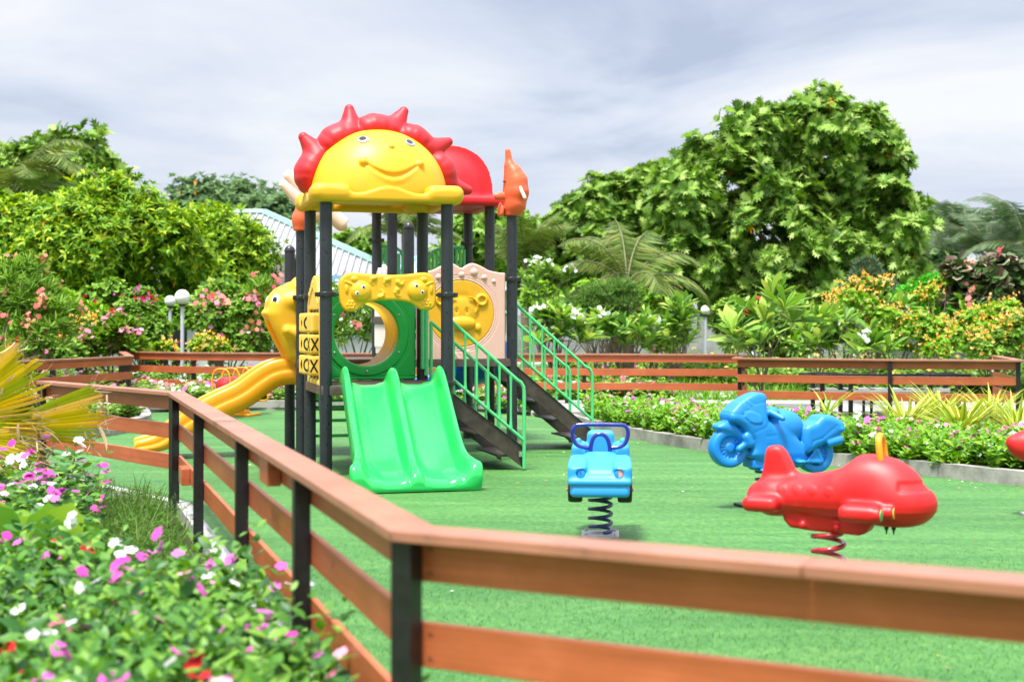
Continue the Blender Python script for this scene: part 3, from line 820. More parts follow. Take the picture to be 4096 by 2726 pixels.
dol = sdf('dolphin_topper', fn_dolph, (2 * S - 0.32, Y2 - 0.3, 2.68), (2 * S + 0.32, Y2 + 0.3, 3.5), 0.0115, M['orange'], tower)
def fn_dfin(P):
    q = P - np.array([2 * S, Y2, 2.72])
    return s_cap(q * np.array([1, .8, 1]), (0.05, -0.13, 0.29), (0.085, -0.19, 0.17), 0.022, 0.020)
sdf('fin', fn_dfin, (2 * S, Y2 - 0.36, 2.8), (2 * S + 0.2, Y2 - 0.02, 3.1), 0.008, M['finpink'], dol)
e = MB(); e.lathe([(0.02, 0), (0.018, 0.012), (0.002, 0.016)], (2 * S - 0.10, Y2 - 0.04, 3.08), 14, R=basis((0, 0, 1), (-1, 0, 0))[:, [0, 2, 1]] @ np.eye(3)); e.build('eye', M['ink'], dol)
def fn_fish(P):
    q = P - np.array([0, Y2, 2.50])
    pts = [(-0.005, 0, 0.0, .085), (0.0, 0, 0.12, .095), (0.05, 0, 0.25, .10), (0.13, 0, 0.36, .095), (0.22, 0.0, 0.40, .08)]
    d = None
    for a, b in zip(pts[:-1], pts[1:]):
        e_ = s_cap(q, a[:3], b[:3], a[3], b[3]); d = e_ if d is None else smin(d, e_, 0.05)
    return smax(d, -0.01 - q[:, 2], 0.01)
fish_t = sdf('fish_topper', fn_fish, (-0.2, Y2 - 0.2, 2.47), (0.36, Y2 + 0.2, 3.06), 0.0115, M['orange'], tower)
def fn_fins(P):
    q = (P - np.array([0, Y2, 2.50])) * np.array([1, 0.9, 1])
    d = s_cap(q * np.array([1, 1.6, 1]), (0.16, 0, 0.26), (-0.13, 0, 0.59), 0.095, 0.066)
    d = np.minimum(d, s_cap(q * np.array([1, 1.6, 1]), (0.14, 0, 0.20), (-0.19, 0, 0.49), 0.12, 0.05))
    w = s_cap(q * np.array([1, 1.6, 1]), (0.12, -0.0, 0.36), (0.44, 0, 0.08), 0.10, 0.085)
    w = smax(w, -s_cap(q, (0.50, 0, 0.075), (0.42, 0, 0.10), 0.03, 0.004), 0.02)
    return np.minimum(d, w)
sdf('tail_fins', fn_fins, (-0.32, Y2 - 0.14, 2.45), (0.6, Y2 + 0.14, 3.2), 0.0115, M['finpink'], fish_t)

# ---------------------------------------------------------------- yellow fruit panel between the front posts
def fp(px, py): return (0.12 + (px - 320) * 0.000793, 1.984 - (py - 105) * 0.00077)
OUT = smooth_poly([fp(*p) for p in ((322, 300), (335, 215), (400, 140), (500, 122), (700, 138), (920, 146), (1140, 138), (1340, 112), (1440, 122), (1505, 190), (1528, 300), (1532, 450), (1515, 540), (1460, 585), (1350, 590), (1290, 555), (1200, 500), (1060, 472), (920, 470), (780, 476), (650, 510), (580, 570), (520, 610), (420, 610), (360, 560), (330, 450))], 2)
def fn_fruit(P):
    x, y, z = P[:, 0], P[:, 1] + 0.005, P[:, 2]
    d = s_ext(d_poly(x, z, OUT), y, 0.034, 0.026)
    def bump(px, py, rx, rz, ry=0.022):
        c = fp(px, py); return s_ell(np.stack([x, y, z], 1), (c[0], -0.032, c[1]), (rx, ry, rz))
    for px in (590, 1290):
        d = smin(d, bump(px, 360 if px < 900 else 345, 0.098, 0.098, 0.05), 0.012)
        sg = 1 if px < 900 else -1
        d = smin(d, bump(px - sg * 175, 330, 0.017, 0.045, 0.016), 0.006)
        d = smin(d, bump(px - sg * 80, 205, 0.035, 0.028, 0.016), 0.006)
        a = fp(px - sg * 190, 235); b = fp(px - sg * 80, 280)
        d = smin(d, s_cap(np.stack([x, y, z], 1), (a[0], -0.034, a[1]), (b[0], -0.036, b[1]), 0.008), 0.008)
        # smile groove
        pr = None
        for t in np.linspace(0, 1, 6):
            ang = math.radians(-20 - 100 * t) if sg > 0 else math.radians(200 + 100 * t)
            c = fp(px, 350); q = (c[0] + 0.062 * math.cos(ang), -0.079 , c[1] + 0.062 * math.sin(ang))
            if pr is not None: d = smax(d, -s_cap(np.stack([x, y, z], 1), pr, q, 0.0075), 0.004)
            pr = q
        # flowers
        c = fp(470 if sg > 0 else 1405, 525 if sg > 0 else 505)
        an = np.arctan2(z - c[1], x - c[0]); rr = np.hypot(x - c[0], z - c[1])
        fl = np.maximum(rr - 0.040 - 0.006 * np.cos(6 * an), np.abs(y) - 0.042)
        fl = np.maximum(fl, -np.maximum(np.abs(rr - 0.021) - 0.003, -y - 10))
        d = np.minimum(d, fl)
    for (px, py, a0) in ((752, 232, 0.4), (920, 245, 0.3), (1085, 225, 2.4), (830, 380, 3.6), (1060, 370, 1.2)):
        c = fp(px, py)
        pr = None
        for t in np.linspace(0, 1, 5):
            ang = a0 + 1.0 + 3.6 * t; q = (c[0] + 0.030 * math.cos(ang), -0.028, c[1] + 0.034 * math.sin(ang), 0.026 * (1 - 0.75 * t))
            if pr is not None: d = smin(d, s_cap(np.stack([x, y, z], 1), pr[:3], q[:3], pr[3], q[3]), 0.005)
            pr = q
    return d
fruit = sdf('fruit_panel', fn_fruit, (0.06, -0.11, 1.56), (1.12, 0.05, 2.03), 0.0068, M['yellow'], tower)
for (px, py) in ((535, 380), (610, 302), (1268, 282), (1338, 362)):
    c = fp(px, py); R = np.array([[1, 0, 0], [0, 0, -1], [0, 1, 0]], float)
    e = MB(); e.lathe([(0.0205, -0.02), (0.0205, 0.004), (0.018, 0.0065)], (c[0], -0.078, c[1]), 20, R=R); e.lathe([(0.0215, -0.02), (0.0215, 0.003)], (c[0], -0.078, c[1]), 20, R=R, mi=1)
    eo = e.build('eye', [M['white'], M['ink']], fruit)
    p = MB(); p.lathe([(0.011, 0.006), (0.011, 0.009), (0.001, 0.0095)], (c[0] + 0.003, -0.0785, c[1] - 0.002), 16, R=R); p.build('pupil', M['ink'], eo)

# ---------------------------------------------------------------- green panel with round hole and tunnel
GX, GZ, GR = 0.59, 1.372, 0.342
GOUT = [(0.075, 0.885), (1.115, 0.885), (1.115, 1.60), (1.10, 1.70), (0.95, 1.80), (0.80, 1.90), (0.60, 1.94), (0.40, 1.90), (0.24, 1.80), (0.10, 1.72), (0.075, 1.62)]
def fn_green(P):
    x, y, z = P[:, 0], P[:, 1] - S, P[:, 2]
    r = np.hypot(x - GX, z - GZ)
    d = s_ext(d_poly(x, z, GOUT), y, 0.035, 0.016)
    rim = np.maximum(np.abs(r - 0.395) - 0.045, np.abs(y) - 0.042) - 0.004
    d = smin(d, rim, 0.008)
    for rr in (0.452, 0.478): d = smax(d, -np.hypot(r - rr, np.abs(y) - 0.037) + 0.006, 0.004)
    d = smax(d, -np.hypot(np.maximum(np.abs(x - GX) - 0.47, 0.0) * 0 + (z - 0.915), np.abs(y) - 0.037) + 0.007, 0.004)
    return smax(d, GR - r, 0.006)
gp_ = sdf('green_panel', fn_green, (0.03, S - 0.07, 0.85), (1.16, S + 0.07, 1.97), 0.0095, M['green'], tower)
for k in range(6):
    a = PI / 6 + k * PI / 3; b = MB()
    b.lathe([(0.013, -0.01), (0.013, 0.005), (0.008, 0.010), (0.001, 0.011)], (GX + 0.395 * math.cos(a), S - 0.046, GZ + 0.395 * math.sin(a)), 12, R=np.array([[1, 0, 0], [0, 0, -1], [0, 1, 0]], float))
    b.build('bolt', M['steel'], gp_)
t = MB(); n = 56; ys = np.linspace(S - 0.03, Y2 + 0.02, 22); vs = []; fs = []
for rr, sg in ((GR + 0.001, 1),):
    for j, y in enumerate(ys):
        wv = 0.006 * math.sin(j * 1.15) if 0 < j < 21 else 0
        for k in range(n):
            a = 2 * PI * k / n; vs.append((GX + (rr + wv) * math.cos(a), y, GZ + (rr + wv) * math.sin(a)))
for g in range(1):
    for j in range(21):
        for k in range(n):
            q = [g * 22 * n + j * n + k, g * 22 * n + j * n + (k + 1) % n, g * 22 * n + (j + 1) * n + (k + 1) % n, g * 22 * n + (j + 1) * n + k]
            fs.append(q if g else q[::-1])
t.add(vs, fs); t.build('crawl_tunnel', M['orange_tube'], tower, ang=60)

# ---------------------------------------------------------------- pink panel with the animal face disc
PX = 1.5 * S; PZ = 1.59
top = [(2 * S - 0.085, 2.05)]
POUT = [(S + 0.085, 1.035), (2 * S - 0.085, 1.035), (2 * S - 0.085, 2.05)] + [tuple(p) for p in smooth_poly([(2 * S - 0.14, 2.052), (PX + 0.33, 2.075), (PX + 0.24, 2.12), (PX + 0.14, 2.158), (PX + 0.07, 2.14), (PX, 2.10), (PX - 0.07, 2.14), (PX - 0.14, 2.158), (PX - 0.24, 2.12), (PX - 0.33, 2.075), (S + 0.14, 2.052)], 3, False)] + [(S + 0.085, 2.05)]
def fn_pink(P):
    x, y, z = P[:, 0], P[:, 1] - Y2, P[:, 2]
    q = np.stack([x, y, z], 1); r = np.hypot(x - PX, z - PZ)
    d = s_ext(d_poly(x, z, POUT), y, 0.033, 0.014)
    for rr in (0.405, 0.43): d = smax(d, -np.hypot(r - rr, y + 0.034) + 0.006, 0.004)
    for sg in (1, -1):
        for (ox, zz, rr) in ((0.145, 2.055, 0.047), (0.0, 2.025, 0.035), (0.265, 1.995, 0.035), (0.375, 1.955, 0.026)):
            if ox == 0 and sg < 0: continue
            d = smin(d, s_ell(q, (PX + sg * ox, -0.022, zz), (rr, 0.03, rr)), 0.004)
            d = smax(d, -np.hypot(np.hypot(x - PX - sg * ox, z - zz) - rr - 0.005, y + 0.034) + 0.004, 0.003)
    d = smin(d, s_box(q, (PX + 0.07, -0.03, 1.12), (0.02, 0.012, 0.055), 0.008, None), 0.01)
    d = smin(d, s_cap(q, (PX - 0.10, -0.03, 1.17), (PX - 0.03, -0.03, 1.08), 0.012), 0.01)
    return smax(d, 0.376 - r, 0.004)
pk = sdf('pink_panel', fn_pink, (S + 0.04, Y2 - 0.08, 1.0), (2 * S - 0.04, Y2 + 0.06, 2.2), 0.0095, M['pink'], tower)
def fn_disc(P):
    x, y, z = P[:, 0] - PX, P[:, 1] - Y2, P[:, 2] - PZ
    q = np.stack([x, y, z], 1)
    r = np.hypot(x, z)
    bowl = s_ell(q, (0, -0.09, 0), (0.35, 0.075, 0.35))
    d = np.maximum(r - 0.374, np.abs(y) - 0.030) - 0.003
    d = smax(d, -bowl, 0.01)
    d = smin(d, s_ell(q, (0.0, 0.0, 0.02), (0.215, 0.055, 0.20)), 0.01)      # head
    d = smin(d, s_ell(q, (0.0, -0.03, -0.115), (0.165, 0.055, 0.085)), 0.015)  # muzzle
    for sg in (-1, 1):
        e = np.hypot(x - sg * 0.235, z - 0.15)
        d = smin(d, np.hypot(e - 0.052, y + 0.035) - 0.019, 0.012)
        # brow line
        pr = None
        for t_ in np.linspace(0, 1, 7):
            a = math.radians(95 - 130 * t_); qn = (sg * (0.085 + 0.095 * math.cos(a) * 1.05) , -0.055 + 0.02 * t_, 0.075 + 0.11 * math.sin(a))
            if pr is not None: d = smin(d, s_cap(q, pr, qn, 0.010), 0.01)
            pr = qn
        d = smax(d, -s_ell(q, (sg * 0.062, -0.06, 0.03), (0.030, 0.018, 0.048)), 0.006)
    pr = None
    for t_ in np.linspace(0, 1, 8):
        a = math.radians(205 + 130 * t_); qn = (0.17 * math.cos(a), -0.075, -0.09 + 0.11 * math.sin(a))
        if pr is not None: d = smax(d, -s_cap(q, pr, qn, 0.010), 0.008)
        pr = qn
    d = smin(d, s_ell(q, (0.19, -0.03, -0.165), (0.035, 0.025, 0.045)), 0.012)
    return d
dc = sdf('face_disc', fn_disc, (PX - 0.41, Y2 - 0.13, PZ - 0.41), (PX + 0.41, Y2 + 0.06, PZ + 0.41), 0.0085, M['yellow'], pk)
for sg in (-1, 1):
    e = MB(); e.lathe([(0.006, 0), (0.006, 0.006), (0.001, 0.007)], (PX + sg * 0.062, Y2 - 0.042, PZ + 0.03), 10, R=np.array([[1, 0, 0], [0, 0, -1], [0, 1, 0]], float))
    e.build('screw', M['ink'], dc)

# pale ribbed panel between the left upper posts
mb = MB()
POL = [(0.07, 1.09), (1.0, 1.09), (1.0, 2.08), (0.82, 2.17), (0.68, 2.10), (0.53, 2.20), (0.39, 2.10), (0.25, 2.17), (0.07, 2.08)]
def fn_rib(P):
    x, y, z = P[:, 0] - S, P[:, 1] - Y3, P[:, 2]
    d = s_ext(d_poly(y, z, POL), x, 0.028, 0.012)
    rib = np.maximum(np.abs(((y + 0.055) % 0.11) - 0.055) - 0.022, np.maximum(1.18 - z, z - 2.0)); rib = np.maximum(rib, np.abs(np.abs(x) - 0.03) - 0.010)
    d = smin(d, rib, 0.01)
    return d
sdf('ribbed_panel', fn_rib, (S - 0.06, Y3 + 0.03, 1.06), (S + 0.06, Y3 + 1.04, 2.24), 0.0125, M['pinkwhite'], tower)

# green barrier bars either side of the rear slide
for (x0, x1) in ((S + 0.06, S + 0.34), (2 * S - 0.52, 2 * S - 0.06)):
    b = MB(); y = Y3 + 1.08; k = int(round((x1 - x0) / 0.052)); sg = 1 if x0 > 1.5 * S else -1
    inner = x0 if sg > 0 else x1; outer = x1 if sg > 0 else x0
    for i in range(k + 1):
        xx = inner + (outer - inner) * i / k
        zt = 2.42 - 0.10 * max(0, 1 - i / 4.0) ** 1.5
        b.tube([(xx, y, 1.62), (xx, y, zt)], 0.019, 8)
    b.tube([(inner, y, 1.58), (inner, y, 2.32), (inner + (outer - inner) * .12, y, 2.39), (inner + (outer - inner) * .35, y, 2.435), (outer, y, 2.45)], 0.02, 8)
    b.tube([(inner, y, 1.64), (outer, y, 1.64)], 0.019, 8)
    b.build('barrier', M['railgreen'], tower)

# green climber rungs under the first deck
b = MB()
for z in (0.67, 0.60, 0.46, 0.30): b.tube([(0.04, S + 0.05, z), (S - 0.04, S + 0.05, z)], 0.017, 8)
for x in (0.13,): b.tube(smooth_poly([(x, S + 0.05, 0.0), (x, S + 0.05, 0.35), (x - .02, S + 0.0, 0.62), (x - .05, S - .10, 0.78)], 5, False), 0.02, 8)
b.build('climber', M['railgreen'], tower)

# ---------------------------------------------------------------- tic-tac-toe panel on the left side
TOUT = [(0.10, 0.80), (S - 0.10, 0.80), (S - 0.10, 1.66)] + [tuple(p) for p in smooth_poly([(S - 0.11, 1.68), (S - 0.2, 1.76), (S - 0.30, 1.80), (S - 0.38, 1.90), (S / 2, 1.96), (0.38, 1.90), (0.30, 1.80), (0.2, 1.76), (0.11, 1.68)], 3, False)] + [(0.10, 1.66)]
def fn_ttt(P):
    x, y, z = P[:, 0] + 0.005, P[:, 1], P[:, 2]
    d = s_ext(d_poly(y, z, TOUT), x, 0.038, 0.015)
    d = smax(d, -s_box(P, (0, S / 2, 1.275), (0.2, 0.385, 0.345), 0.02), 0.004)
    pr = None
    for sg in (-1, 1):
        pr = None
        for t_ in np.linspace(0, 1, 5):
            q = (-0.042, S / 2 + sg * 0.34 * (1 - t_), 1.68 + 0.17 * t_ ** 0.7)
            if pr is not None: d = smin(d, s_cap(P, pr, q, 0.013), 0.008)
            pr = q
        for k in range(4): d = smin(d, s_ell(P, (-0.042, S / 2 + sg * (0.06 + 0.085 * k), 1.88 - 0.035 * k), (0.014, 0.020, 0.035)), 0.008)
    for k in range(9): d = smin(d, s_box(P, (-0.042, 0.2 + k * 0.1, 0.895), (0.010, 0.026, 0.02), 0.008), 0.006)
    return d
ttt = sdf('noughts_and_crosses_panel', fn_ttt, (-0.08, 0.05, 0.76), (0.06, S - 0.05, 2.0), 0.0105, M['yellow_pale'], tower)
b = MB()
for j in range(3):
    yc = S / 2 + (j - 1) * 0.25
    b.tube([(-0.03, yc, 0.92), (-0.03, yc, 1.63)], 0.008, 8)
b.build('rod', M['stringer'], ttt)
for j in range(3):
    for i in range(3):
        yc = S / 2 + (j - 1) * 0.25; zc_ = 1.065 + i * 0.21
        fn = lambda P: s_box(P, (0, 0, 0), (0.078, 0.092, 0.098), 0.02)
        bo = sdf('block', fn, (-0.11, -0.12, -0.12), (0.11, 0.12, 0.12), 0.0125, M['yellow_pale'], ttt)
        bo.location = (-0.045, yc, zc_); bo.rotation_euler = (0, 0, math.radians((4, 38, 47)[j] + 5 * (i - 1)))
        if j == 0 and i == 2: continue
        l = MB()
        for face_ in (0, 1):
            cx = (-0.036, -0.0795)[face_]; sx = (0.62, 1.0)[face_]
            def pt(a, bz, o_): return (cx + a * sx, -0.0935 - o_, bz) if face_ == 0 else (cx - o_, -a, bz)
            if j == 0:
                for sg in (1, -1):
                    w = 0.015; a, c_ = 0.055 * sg, 0.062; o_ = 0.0005 if sg > 0 else 0.0012
                    q = [(-a - w * sg, -c_), (-a + w * sg, -c_), (a + w * sg, c_), (a - w * sg, c_)]
                    l.add([pt(p[0], p[1], o_) for p in q], [(0, 1, 2, 3)])
            else:
                n = 28; vs = []
                for k in range(n):
                    a = 2 * PI * k / n
                    for rr in (0.066, 0.043): vs.append(pt(rr * 0.88 * math.cos(a), rr * math.sin(a), 0.0006))
                l.add(vs, [(2 * k, 2 * k + 1, (2 * k + 3) % (2 * n), (2 * k + 2) % (2 * n)) for k in range(n)])
        l.build('letter', M['ink'], bo, smooth=False)

# ---------------------------------------------------------------- swept slides
def sweep(name, path, sect_fn, m, parent, up=(0, 0, 1)):
    """path: list of (along, z) in a vertical plane; returns a mesh in (along, across, z)"""
    P = [np.array(p, float) for p in path]; rows = []
    for i in range(len(P)):
        t = P[min(i + 1, len(P) - 1)] - P[max(i - 1, 0)]; t /= np.linalg.norm(t) + 1e-9
        nrm = np.array([-t[1], t[0]])
        if nrm[1] < 0: nrm = -nrm
        rows.append([(P[i][0] + nrm[0] * h, w, P[i][1] + nrm[1] * h) for (w, h) in sect_fn(i / (len(P) - 1))])
    return rows
def rows_mesh(name, rows, m, parent, tf):
    n = len(rows[0]); vs = [tf(p) for r in rows for p in r]; fs = []
    for i in range(len(rows) - 1):
        for k in range(n):
            fs.append((i * n + k, i * n + (k + 1) % n, (i + 1) * n + (k + 1) % n, (i + 1) * n + k))
    fs.append(tuple(range(n))[::-1]); fs.append(tuple(range((len(rows) - 1) * n, len(rows) * n)))
    mb = MB(); mb.add(vs, fs); o = mb.build(name, m, parent, ang=70)
    bm = bmesh.new(); bm.from_mesh(o.data); bmesh.ops.recalc_face_normals(bm, faces=bm.faces[:]); bm.to_mesh(o.data); bm.free()
    return o
# double green slide
gpath = smooth_poly([(-0.06, 0.885), (0.05, 0.885), (0.14, 0.855), (0.30, 0.735), (0.50, 0.575), (0.70, 0.42), (0.88, 0.285), (1.02, 0.20), (1.16, 0.145), (1.30, 0.125), (1.38, 0.115)], 5, False)
def gsect(t):
    endk = min(1, max(0, (t - 0.66) / 0.34)); W = 0.475 * (1 + 0.04 * t + 0.17 * endk ** 1.5)
    H = 0.19 * (1 - 0.22 * endk)
    if t < 0.12: H *= 0.45 + 0.55 * (t / 0.12) ** 0.6
    MH = H * (0.92 - 0.40 * endk); rw = 1 + 0.9 * endk
    out = [(-W - 0.012, -0.06), (-W - 0.022, 0.0), (-W - 0.022, H * 0.55), (-W - 0.012, H * 0.9), (-W + 0.014 * rw, H), (-W + 0.040 * rw, H * 0.9), (-W + 0.058 * rw, H * 0.55), (-W + 0.08 * rw, H * 0.2), (-W + 0.115 * rw, 0.02), (-W + 0.115 * rw + 0.055, 0.0),
           (-0.26, -0.004), (-0.16, 0.0), (-0.10, 0.018), (-0.07, MH * 0.24), (-0.05, MH * 0.62), (-0.030, MH * 0.92)]
    half = [np.array(p) for p in out]
    full = half + [np.array([0.0, MH])] + [np.array([-p[0], p[1]]) for p in half[::-1]]
    pts = smooth_poly(full, 3, False)
    bot = [np.array([W - 0.03, -0.066]), np.array([0.2, -0.04]), np.array([-0.2, -0.04]), np.array([-W + 0.03, -0.066])]
    return [(p[0], p[1]) for p in pts] + [(p[0], p[1]) for p in bot]
rows = sweep('x', gpath, gsect, None, None)
# rounded front lip that rolls down to the turf
last = rows[-1]
for (da, sc, dz) in ((0.035, 0.995, -0.004), (0.06, 0.985, -0.018), (0.078, 0.97, -0.045), (0.085, 0.955, -0.075)):
    rows.append([(p[0] + da, p[1] * sc, max(0.012, (p[2] - 0.02) * (1 - (da / 0.10) ** 2 * 0.55) + 0.02 + dz * 0.5)) for p in last])
rows_mesh('double_slide', rows, M['green_slide'], tower, lambda p: (S / 2 + 0.035 + p[1] - p[0] * 0.02, -0.02 - p[0], p[2]))
# single wavy yellow slide running off to the left
ypath = smooth_poly([(-0.05, 0.94), (0.12, 0.935), (0.26, 0.90), (0.40, 0.815), (0.55, 0.705), (0.68, 0.635), (0.82, 0.575), (1.05, 0.455), (1.28, 0.30), (1.43, 0.19), (1.55, 0.145), (1.68, 0.125)], 5, False)
def ysect(t):
    W = 0.30; H = 0.16 * (1 - 0.40 * max(0, (t - 0.6) / 0.4)); D = -0.135 * (1 - 0.8 * max(0, (t - 0.62) / 0.38))
    out = [(-W + 0.01, D), (-W - 0.012, D * 0.5), (-W - 0.016, 0.0), (-W - 0.002, 0.03), (-W - 0.004, H * 0.55), (-W + 0.006, H * 0.86), (-W + 0.028, H), (-W + 0.05, H * 0.9), (-W + 0.062, H * 0.55), (-W + 0.085, H * 0.22), (-W + 0.15, 0.0), (-0.05, -0.008)]
    full = [np.array(p) for p in out] + [np.array([-p[0], p[1]]) for p in out[::-1]]
    pts = smooth_poly(full, 3, False)
    return [(p[0], p[1]) for p in pts] + [(W * 0.5, D), (0, D * 1.02), (-W * 0.5, D)]
rows = sweep('x', ypath, ysect, None, None)
last = rows[-1]
for (da, dz) in ((0.03, -0.005), (0.05, -0.02), (0.06, -0.04)):
    rows.append([(p[0] + da, p[1] * 0.98, max(0.05, p[2] + dz)) for p in last])
YC = (Y2 + Y3) / 2 - 0.02
rows_mesh('wavy_slide', rows, M['yellow_slide'], tower, lambda p: (-0.02 - p[0], YC + p[1], p[2]))
# deep blue slide at the rear
bpath = smooth_poly([(1.85, 3.95, 1.52), (2.12, 4.22, 1.46), (2.62, 4.55, 1.14), (2.78, 5.0, 0.88), (2.48, 5.40, 0.66), (1.95, 5.42, 0.46), (1.55, 5.22, 0.31), (1.42, 5.0, 0.24)], 5, False)
bs = [np.array(p) for p in [(-0.34, -0.12), (-0.37, 0.0), (-0.36, 0.14), (-0.335, 0.2), (-0.30, 0.16), (-0.27, 0.05), (-0.19, 0.0), (0, -0.01)]]
bs = smooth_poly(bs + [np.array([-p[0], p[1]]) for p in bs[:-1][::-1]], 2, False)
brow = []
for i in range(len(bpath)):
    t = bpath[min(i + 1, len(bpath) - 1)] - bpath[max(i - 1, 0)]; sd_ = np.array([t[1], -t[0], 0]); sd_ /= np.linalg.norm(sd_)
    brow.append([bpath[i] + sd_ * w + np.array([0, 0, h]) for w, h in bs])
rows_mesh('blue_slide', brow, M['blue_slide'], tower, lambda p: tuple(p))

# ---------------------------------------------------------------- yellow fish hood over the wavy slide
HOOD = smooth_poly([(0.05, 1.95), (-0.03, 1.955), (-0.10, 1.93), (-0.13, 1.86), (-0.22, 1.83), (-0.30, 1.75), (-0.335, 1.64), (-0.345, 1.585), (-0.33, 1.52), (-0.29, 1.40), (-0.22, 1.25), (-0.16, 1.14), (-0.10, 1.06), (0.05, 1.06)], 3)
def fn_hood(P):
    x, y, z = P[:, 0], P[:, 1] - YC, P[:, 2]
    q = np.stack([x, y, z], 1)
    d = s_ext(d_poly(x, z, HOOD), y, 0.43, 0.14)
    up = s_ell(q, (-0.06, 0, 1.72), (0.26, 0.46, 0.20))
    d = smin(d, up, 0.04)
    d = smin(d, s_cap(q, (-0.335, -0.26, 1.59), (-0.335, 0.26, 1.59), 0.03), 0.04)
    for sg in (-1, 1):
        d = smin(d, s_cap(q, (-0.04, sg * 0.42, 1.36), (-0.14, sg * 0.44, 1.40), 0.085, 0.05), 0.03)   # cheek fin
    d = smax(d, -(s_box(q, (0, 0, 1.27), (0.9, 0.315, 0.26), 0.2)), 0.03)
    return d
hood = sdf('fish_hood', fn_hood, (-0.42, YC - 0.56, 1.02), (0.09, YC + 0.56, 2.0), 0.0135, M['yellow'], tower)
for sg in (-1, 1):
    A = np.array([-0.265, YC + sg * 0.36, 1.735]); nrm = np.array([-0.80, sg * 0.62, 0.22]); B = basis(nrm); R = np.stack([B[:, 0], B[:, 2], B[:, 1]], 1)
    e = MB(); e.lathe([(0.066, -0.08), (0.066, 0.006), (0.06, 0.013), (0.001, 0.017)], A, 24, R=R); eo = e.build('eye', M['white'], hood)
    p = MB(); p.lathe([(0.033, 0.010), (0.033, 0.018), (0.001, 0.021)], A, 20, R=R); p.build('pupil', M['ink'], eo)

# ---------------------------------------------------------------- stairs
def stair(x0, yA, yB, ztop, run, n, label):
    """climbs from x0+run (turf) to x0 (deck); rails at yA (near) and yB (far)"""
    so = bpy.data.objects.new('staircase', None); COL.objects.link(so); so.parent = tower
    for y in (yA + 0.03, yB - 0.03):
        st = MB()
        zt0, zt1 = ztop - 0.09, 0.235; zb0, zb1 = ztop - 0.30, 0.04
        q = [(x0, zb0), (x0 + run - 0.02, zb1), (x0 + run + 0.02, 0.01), (x0 + run + 0.02, zt1 - 0.02), (x0, zt0)]
        vs = [(a, y - 0.012, z) for a, z in q] + [(a, y + 0.012, z) for a, z in q]; k = len(q)
        st.add(vs, [tuple(range(k))[::-1], tuple(range(k, 2 * k))] + [(i, (i + 1) % k, k + (i + 1) % k, k + i) for i in range(k)])
        # folded top flange
        st.add([(x0, y - 0.026, zt0), (x0 + run + 0.02, y - 0.026, zt1 - 0.02), (x0 + run + 0.02, y + 0.02, zt1 - 0.02), (x0, y + 0.02, zt0),
                (x0, y - 0.026, zt0 + 0.006), (x0 + run + 0.02, y - 0.026, zt1 - 0.014), (x0 + run + 0.02, y + 0.02, zt1 - 0.014), (x0, y + 0.02, zt0 + 0.006)],
               [(3, 2, 1, 0), (4, 5, 6, 7), (0, 1, 5, 4), (1, 2, 6, 5), (2, 3, 7, 6), (3, 0, 4, 7)])
        st.build('stringer', M['stringer'], so, bevel=0.002)
    for i in range(n):
        f = (i + 0.7) / (n + 0.35); x = x0 + run * f; z = (ztop - 0.16) * (1 - f) + 0.02
        tr = MB(); tr.box((x - 0.12, yA + 0.045, z - 0.02), (x + 0.12, yB - 0.045, z)); tr.box((x + 0.10, yA + 0.0452, z - 0.06), (x + 0.1195, yB - 0.0452, z - 0.021))
        tr.build('tread', M['stringer'], so, bevel=0.002)
    for y in (yA - 0.01, yB + 0.01):
        r = MB(); top0 = ztop + 0.615; low0 = ztop + 0.05; dz = ztop * 0.735
        xe = x0 + run
        tp = lambda f: np.array([x0 + run * f, y, top0 - dz * f])
        lw = lambda f: np.array([x0 + run * f, y, low0 - (dz - 0.02) * f])
        bend = [tp(0.0), tp(0.9)] + [np.array([xe - 0.035, y, tp(0.93)[2] - 0.005]), np.array([xe - 0.008, y, tp(0.96)[2] - 0.03]), np.array([xe, y, tp(1)[2] - 0.07])] + [np.array([xe, y, 0.02])]
        r.tube(bend, 0.0185, 10)
        r.tube([tp(0.0) + (0, 0, -0.0), np.array([x0, y, top0 - 0.64])], 0.0185, 10)
        r.tube([lw(0.0), lw(1.0)], 0.0165, 10)
        for k in range(1, 6):
            f = k / 6.3 + 0.02
            a, c_ = lw(f), tp(f); hgt = np.linalg.norm(c_ - a)
            # flattened, flared ends of the pressed tube
            r.tube([a, a + (0, 0, 0.03), a + (0, 0, 0.09), c_ - (0, 0, 0.09), c_ - (0, 0, 0.03), c_], [0.019, 0.017, 0.0115, 0.0115, 0.017, 0.019], 8)
        r.build('handrail', M['railgreen'], so)
    bk = MB(); bk.box((x0 + run - 0.055, yA - 0.008, 0.14), (x0 + run - 0.002, yA + 0.014, 0.195)); bk.lathe([(0.009, 0), (0.009, 0.008), (0.002, 0.011)], (x0 + run - 0.035, yA - 0.008, 0.168), 10, R=np.array([[1, 0, 0], [0, 0, -1], [0, 1, 0]], float))
    bk.build('bracket', M['steel'], so)
stair(S + 0.075, 0.10, S - 0.10, 0.88, 0.74, 3, '')
stair(2 * S + 0.075, Y2 + 0.10, Y3 - 0.08, 1.08, 0.92, 4, '')
# fat green end tube where the far rail meets the deck post
b = MB(); b.tube([(S + 0.02, S - 0.11, 0.93), (S + 0.02, S - 0.11, 1.64)], 0.024, 10); b.tube([(S - 0.02, S - 0.11, 1.0), (S - 0.02, S - 0.11, 1.64)], 0.022, 10)
b.build('entry_rail', M['railgreen'], tower)
